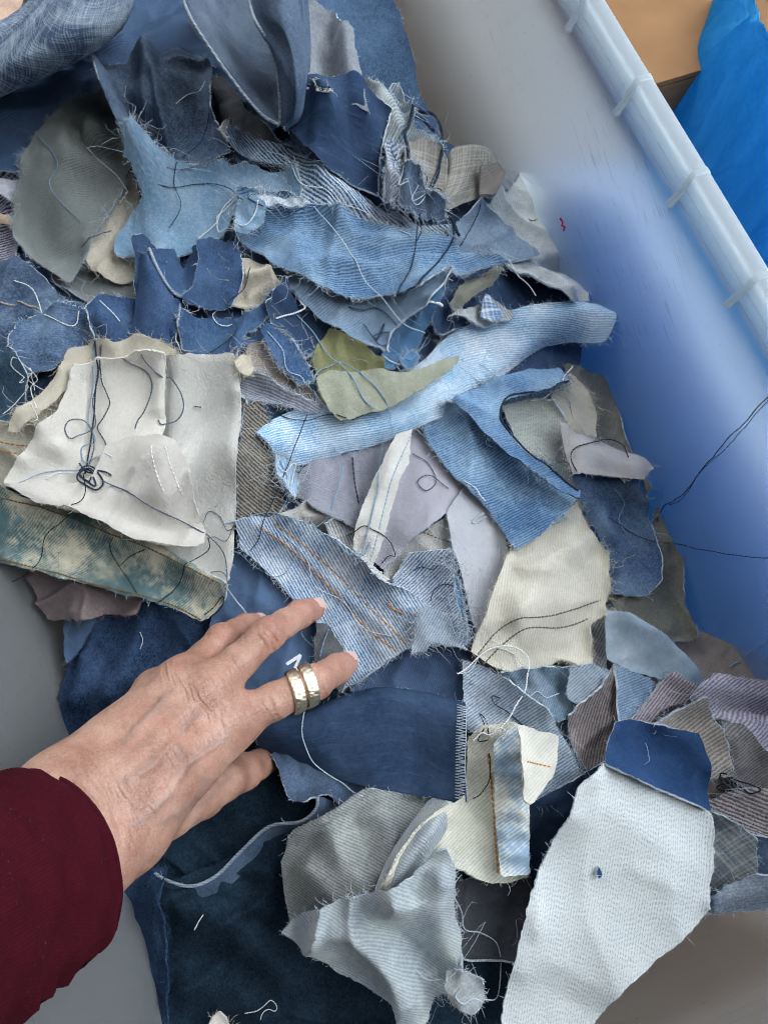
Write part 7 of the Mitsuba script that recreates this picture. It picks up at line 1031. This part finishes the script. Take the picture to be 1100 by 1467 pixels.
J = {k: np.array(v, float) / 1000 for k, v in HAND.items()}
allj = np.vstack([v.reshape(-1, 4) for k, v in J.items() if k in ('forearm', 'wrist', 'palm', 'index', 'middle', 'ring', 'little', 'thumb')])
for name in ('index', 'middle', 'ring', 'thumb'):                     # the shafts of the fingers are slimmer than their joints
    q = J[name]
    mids = [(a + b) / 2 * [1, 1, 1, 0.90] + [0, 0, 0.0006, 0] for a, b in zip(q[:-1], q[1:])]
    J[name + '_joints'] = q
    J[name] = np.array([x for a, m in zip(q[:-1], mids) for x in (a, m)] + [q[-1]])
J['little_joints'] = J['little']
lo, hi = (allj[:, :3] - allj[:, 3:]).min(0) - 0.004, (allj[:, :3] + allj[:, 3:]).max(0) + 0.004
hh = 0.0011
axes = [np.arange(a, b, hh) for a, b in zip(lo, hi)]
P = np.stack(np.meshgrid(*axes, indexing='ij'), -1).astype(np.float32)


def chain(j, k):
    d = None
    for a, b in zip(j[:-1], j[1:]):
        c = capsule(P, a, b)
        d = c if d is None else smin(d, c, k)
    return d


wa, wb = J['wrist']
palm = smin(capsule(P, J['forearm'][0], wa), capsule(P, J['forearm'][0], wb), 0.02)
palm = smin(palm, capsule(P, wa, wb), 0.012)
for a, b in ((wa, J['little'][0]), (wa, J['ring'][0]), ((wa + wb) / 2, J['middle'][0]), (wb, J['index'][0]), (J['little'][0], J['ring'][0]), (J['ring'][0], J['middle'][0]), (J['middle'][0], J['index'][0]), (J['thumb'][0], J['index'][0]), (wb, J['thumb'][0])):
    b2 = b.copy() if hasattr(b, 'copy') else np.array(b)
    palm = smin(palm, capsule(P, a, b2), 0.010)
for a in J['palm']:
    palm = smin(palm, np.linalg.norm(P - a[:3], axis=-1) - a[3], 0.012)
D = None
for name in ('index', 'middle', 'ring', 'little', 'thumb'):
    f = chain(J[name], 0.0035)
    c = smin(palm, f, 0.007)
    D = c if D is None else np.minimum(D, c)
V, Fh = surface_nets(D, lo, hh)
skin = trimesh.Trimesh(V, Fh, process=False)
trimesh.smoothing.filter_taubin(skin, lamb=0.5, nu=0.53, iterations=14)
V = np.array(skin.vertices)
N = vertex_normals(V, Fh)
if (N * (V - V.mean(0))).sum() < 0:
    Fh, N = Fh[:, ::-1], -N
up = np.clip(N[:, 2] * 1.6, 0, 1)


def ridges(lines, amp, width):
    out = np.zeros(len(V))
    for line in lines:
        d, _, fr = line_dist(V[:, 0], V[:, 1], np.asarray(line, float) / 1000)
        out = np.maximum(out, np.exp(-(d / width) ** 2) * np.clip(np.minimum(fr, 1 - fr) * 5, 0, 1))
    return amp * out * up


disp = ridges(HAND_LINES['tendon'], 0.0009, 0.0042) + ridges(HAND_LINES['vein'], 0.0009, 0.0017)
for name in ('index', 'middle', 'ring'):
    jn = J[name + '_joints']
    a = jn[0]
    disp += 0.0016 * np.exp(-((V - a[:3] - [0, 0, a[3]]) ** 2).sum(1) / 0.008 ** 2) * up
    for b in (jn[1], jn[2]):
        disp += 0.0010 * np.exp(-((V - b[:3] - [0, 0, b[3]]) ** 2).sum(1) / 0.006 ** 2) * up
for line in HAND_LINES['crease']:
    disp -= ridges([line], 0.0007, 0.0011)
V = V + N * (disp + (meshkit.fbm(V * 90, 3, 5) - 0.5) * 0.0009)[:, None]
N = vertex_normals(V, Fh)
KN = [mi.Point3f(*[float(x) for x in J[n + '_joints'][i][:3]]) for n in ('index', 'middle', 'ring') for i in (0, 1, 2)]
TIPS = [mi.Point3f(*[float(x) for x in J[n + '_joints'][3][:3]]) for n in ('index', 'middle', 'ring')]


VEINS = [(np.asarray(a[:2]) / 1000, np.asarray(b[:2]) / 1000) for line in HAND_LINES['vein'] for a, b in zip(line[:-1], line[1:])]


def vein_at(p):
    x, y = p.x + 0.003 * (noise(p.x * 120, p.y * 120) - 0.5), p.y + 0.003 * (noise(p.x * 120 + 9, p.y * 120) - 0.5)
    near = mi.Float(1)
    for a, b in VEINS:
        d = b - a
        t = dr.clip(((x - float(a[0])) * float(d[0]) + (y - float(a[1])) * float(d[1])) / float(d @ d), 0, 1)
        near = dr.minimum(near, dr.square(x - float(a[0]) - t * float(d[0])) + dr.square(y - float(a[1]) - t * float(d[1])))
    return dr.exp(-near / 0.0022 ** 2)


def skin_colour(p, n, uv):
    blotch = fbm(p.x * 55, p.y * 55, p.z * 55, 4)
    pores = noise(p.x * 1500, p.y * 1500, p.z * 1500)
    red = mi.Float(0)
    for q in KN:
        red = dr.maximum(red, dr.exp(-dr.squared_norm(p - q) / 0.011 ** 2) * 0.6)
    for q in TIPS:
        red = dr.maximum(red, dr.exp(-dr.squared_norm(p - q) / 0.012 ** 2))
    c = mix((0.27, 0.132, 0.092), (0.49, 0.298, 0.225), dr.clip(blotch * 1.9 - 0.42 + 0.5 * (pores - 0.5), 0, 1))
    c = mix(c, mi.Color3f(0.46, 0.185, 0.145), dr.clip(red * 0.55 + smoothstep(0.55, 0.8, fbm(p.x * 80 + 9, p.y * 80, p.z * 80, 3)) * 0.3, 0, 1))
    c = mix(c, mi.Color3f(0.25, 0.185, 0.165), vein_at(p) * 0.42 * smoothstep(0.2, 0.6, noise(p.x * 90, p.y * 90)))
    spot = smoothstep(0.80, 0.88, noise(p.x * 420 + 3, p.y * 420, p.z * 420)) * smoothstep(0.5, 0.7, noise(p.x * 60, p.y * 60 + 5, p.z * 60))
    return mix(c, mi.Color3f(0.22, 0.11, 0.075), spot * 0.28)


def skin_bump(p, n, uv):
    u, w = p.x * 0.89 + p.y * 0.45, -p.x * 0.45 + p.y * 0.89        # along the hand, across it
    lines = noise(u * 900 + 1.5 * noise(w * 150, u * 150), w * 160)
    fine = noise(p.x * 1100, p.y * 1100, p.z * 1100)
    fold = mi.Float(0)
    for q in KN[1::3] + KN[2::3]:
        near = dr.exp(-dr.squared_norm(p - q) / 0.0125 ** 2)
        fold = fold + near * noise(u * 620 + 0.8 * noise(w * 200, 3.0), w * 70)
    along = noise(u * 330 + 2.0 * noise(w * 90, u * 60), w * 40)         # the loose skin of the back of the hand, creased across
    return 0.00042 * lines + 0.00026 * fine + 0.0015 * fold + 0.0004 * along


scene['skin'] = {'type': 'bumpmap', 'scale': 1.0, 'arbitrary': mikit.proc(skin_bump, 0.0003), 'bsdf': {'type': 'principled', 'base_color': mikit.proc(skin_colour), 'roughness': 0.46, 'specular': 0.45, 'sheen': 0.08}}
path = meshkit.write_ply((V, Fh), False, V[:, :2] * 1.0, None, normals=N)
scene['person'] = {'type': 'ply', 'filename': path, 'face_normals': False, 'bsdf': {'type': 'ref', 'id': 'skin'}}
labels['person'] = {'label': 'left hand of a person in a maroon sleeve, fingers spread on the heap', 'category': 'person'}

# finger nails, sunk into the tips
scene['nail'] = {'type': 'principled', 'base_color': {'type': 'rgb', 'value': [0.60, 0.42, 0.36]}, 'roughness': 0.3, 'specular': 0.5}
for k, name in enumerate(('index', 'middle', 'ring')):
    a, b = J[name + '_joints'][2], J[name + '_joints'][3]
    t = (b[:3] - a[:3]) / np.linalg.norm(b[:3] - a[:3])
    side = np.cross(t, [0, 0, 1.0])
    side /= np.linalg.norm(side)
    nn = np.cross(side, t)
    uu, ww = np.meshgrid(np.linspace(-1, 1, 13), np.linspace(0, 1, 11), indexing='ij')
    half = b[3] * 0.78
    r = b[3] + 0.0001
    ang = uu * 0.95 * (1 - 0.25 * (np.abs(ww - 0.55) * 1.6) ** 3)
    base = b[:3] + t * (-0.0062 + 0.0122 * ww)[..., None]
    bend = -0.0021 * np.clip(ww - 0.35, 0, 1) ** 2
    q = base + side * (np.sin(ang) * r * 0.86)[..., None] + nn * (np.cos(ang) * r + 0.0005 + bend)[..., None]
    q = q.reshape(-1, 3)
    i, j = np.meshgrid(np.arange(12), np.arange(10), indexing='ij')
    a0, b0, c0, d0 = (i * 11 + j).ravel(), ((i + 1) * 11 + j).ravel(), ((i + 1) * 11 + j + 1).ravel(), (i * 11 + j + 1).ravel()
    fn = np.vstack([np.stack([a0, b0, c0], 1), np.stack([a0, c0, d0], 1)])
    if (vertex_normals(q, fn) @ nn).mean() < 0:
        fn = fn[:, ::-1]
    z2 = np.zeros((len(q), 2))
    vv, ff, n2, u2, _, _ = shell(q, fn, z2, z2, z2, 0.0009)
    key = 'person__fingernail' + (f'_{k:03d}' if k else '')
    put(key, vv, ff, n2, u2, 'nail')
    labels[key] = {}

# the sleeve: knitted cuff turned in at its end
ARM = J['arm']
rings, seg = [], 72


def sleeve_ring(t, grow):
    s = np.linspace(0, 1, len(ARM))
    c = np.array([np.interp(t, s, ARM[:, k]) for k in range(4)])
    c2 = np.array([np.interp(min(t + 0.02, 1), s, ARM[:, k]) for k in range(3)])
    c1 = np.array([np.interp(max(t - 0.02, 0), s, ARM[:, k]) for k in range(3)])
    d = (c2 - c1) / np.linalg.norm(c2 - c1)
    e = np.cross(d, [0, 0, 1.0])
    e /= np.linalg.norm(e)
    g = np.cross(e, d)
    a = np.arange(seg) * 2 * math.pi / seg - math.pi / 2
    w = meshkit.fbm(np.stack([np.cos(a) * 1.6 + 5, np.sin(a) * 1.6, np.full(seg, t * 9)], -1), 3, 3) - 0.5
    w2 = 1 - np.abs(2 * meshkit.noise(np.stack([np.cos(a) * 1.3 + t * 16, np.sin(a) * 1.3 + 4, np.full(seg, t * 34)], -1), 9) - 1)
    r = c[3] + grow + 0.006 * (w2 ** 3 - 0.3) * min(1, t * 14) + 0.019 * w * min(1, t * 9 + 0.22)
    return c[:3] + np.outer(np.cos(a) * r, e) + np.outer(np.sin(a) * r * 0.86, g)


LT = [0.10, 0.02, 0.004, 0.0, 0.003, 0.01, 0.0185, 0.0200, 0.0215] + list(np.linspace(0.024, 1, 40))
loops = [sleeve_ring(0.10, -0.012), sleeve_ring(0.02, -0.005), sleeve_ring(0.004, -0.0028), sleeve_ring(0.0, -0.0012), sleeve_ring(0.003, 0.0004), sleeve_ring(0.01, 0.0012), sleeve_ring(0.0185, 0.0010), sleeve_ring(0.0200, -0.0003), sleeve_ring(0.0215, 0.0008)] + [sleeve_ring(t, 0.001) for t in LT[9:]]
sl = loops_mesh(loops, cap_last=True)
sl.invert()
if sl.volume < 0:
    sl.invert()


def wool_colour(p, n, uv):
    f = 0.6 * fbm(p.x * 700, p.y * 700, p.z * 700, 3) + 0.4 * dr.abs(dr.sin(uv.x * 1000 * math.pi / 1.5 + 0.35 * dr.sin(uv.y * 1000 * 2 * math.pi / 1.9)))
    lint = smoothstep(0.93, 0.96, noise(uv.x * 900, uv.y * 260, 2.0)) * smoothstep(0.55, 0.8, noise(uv.x * 60, uv.y * 60, 1.0))
    return lint * 0.06 + mix((0.030, 0.0024, 0.0062), (0.058, 0.0050, 0.0120), f)


def wool_bump(p, n, uv):
    x, y = uv.x * 1000, uv.y * 1000
    rib = dr.abs(dr.sin(x * math.pi / 1.5 + 0.35 * dr.sin(y * 2 * math.pi / 1.9)))
    return 0.00030 * rib + 0.0005 * fbm(p.x * 420, p.y * 420, p.z * 420, 3) + 0.0016 * fbm(p.x * 50, p.y * 50, p.z * 50, 2)


scene['wool'] = {'type': 'twosided', 'bsdf': {'type': 'bumpmap', 'scale': 1.0, 'arbitrary': mikit.proc(wool_bump, 0.0005), 'bsdf': {'type': 'principled', 'base_color': mikit.proc(wool_colour), 'roughness': 0.95, 'specular': 0.1, 'sheen': 0.25}}}
round_uv = np.column_stack([np.tile(np.arange(seg) * 2 * math.pi / seg * 0.043, len(LT)), np.repeat(np.array(LT) * 1.13, seg)])
scene['person__sleeve'] = mikit.ply(sl, 'wool', smooth=True, uv=round_uv)
labels['person__sleeve'] = {'label': 'maroon knitted sleeve'}

# the open band ring: one hammered strip wound once and a half round the forefinger
a, b = J['ringat']
t = (b[:3] - a[:3]) / np.linalg.norm(b[:3] - a[:3])
e = np.cross(t, [0, 0, 1.0])
e /= np.linalg.norm(e)
g = np.cross(e, t)
turns = 1.62
th = np.linspace(math.radians(-90) - turns * math.pi, math.radians(-90) + turns * math.pi, 150)
along = np.linspace(-0.0067, 0.0067, 150)
prof = np.array([(-0.0036, 0.0), (-0.0034, 0.0009), (-0.0026, 0.0013), (0, 0.0015), (0.0026, 0.0013), (0.0034, 0.0009), (0.0036, 0.0), (0, -0.0001)])
Lp = []
for i, (q, s) in enumerate(zip(th, along)):
    taper = min(1.0, 0.55 + min(i, 149 - i) / 9)
    rr = a[3] + 0.0002 + 0.0003 * meshkit.noise(np.array([i * 0.11, 0, 0.0]), 2)
    d = e * math.cos(q) + g * math.sin(q)
    Lp.append([(a[:3] + b[:3]) / 2 + t * (s + x * taper) + d * (rr + y) for x, y in prof])
band = loops_mesh([np.array(x) for x in Lp], cap_first=True, cap_last=True)
if band.volume < 0:
    band.invert()


def hammered(p, n, uv):
    d1, d2, _ = mikit.voronoi(p.x * 420 + p.z * 250, p.y * 420 + p.z * 130)
    return 0.0004 * d1 + 0.00003 * noise(p.x * 3000, p.y * 3000, p.z * 3000)


scene['ring_metal'] = {'type': 'bumpmap', 'scale': 1.0, 'arbitrary': mikit.proc(hammered, 0.0003), 'bsdf': {'type': 'roughconductor', 'eta': {'type': 'rgb', 'value': [0.30, 0.42, 0.62]}, 'k': {'type': 'rgb', 'value': [4.2, 3.5, 2.7]}, 'alpha': 0.3, 'specular_reflectance': {'type': 'rgb', 'value': [0.93, 0.89, 0.80]}}}
scene['finger_ring'] = mikit.ply(band, 'ring_metal', smooth=35)
labels['finger_ring'] = {'label': 'hammered pale gold band ring wound round the forefinger', 'category': 'ring'}

# white printed letters on the black scrap between the fingers
lt = meshkit.text_mesh('NE', 0.0105, 0.0003, True)
v = np.array(lt.vertices)
(ox, oy, oz), turn = LABEL_AT
ca, sa = math.cos(turn), math.sin(turn)
x, y = ox + v[:, 0] * ca - v[:, 1] * sa, oy + v[:, 0] * sa + v[:, 1] * ca
base = bilinear(H, x, y)
lv = np.column_stack([x, y, base + 0.0003 + v[:, 2]])
host = next(k for k, q in labels.items() if q.get('label', '').startswith('dark blue scrap beneath the fingers'))
put(host + '__printed_letters', lv, np.array(lt.faces), None, thread_uv(lv, 'whitethread'))
labels[host + '__printed_letters'] = {'label': 'white printed letters'}
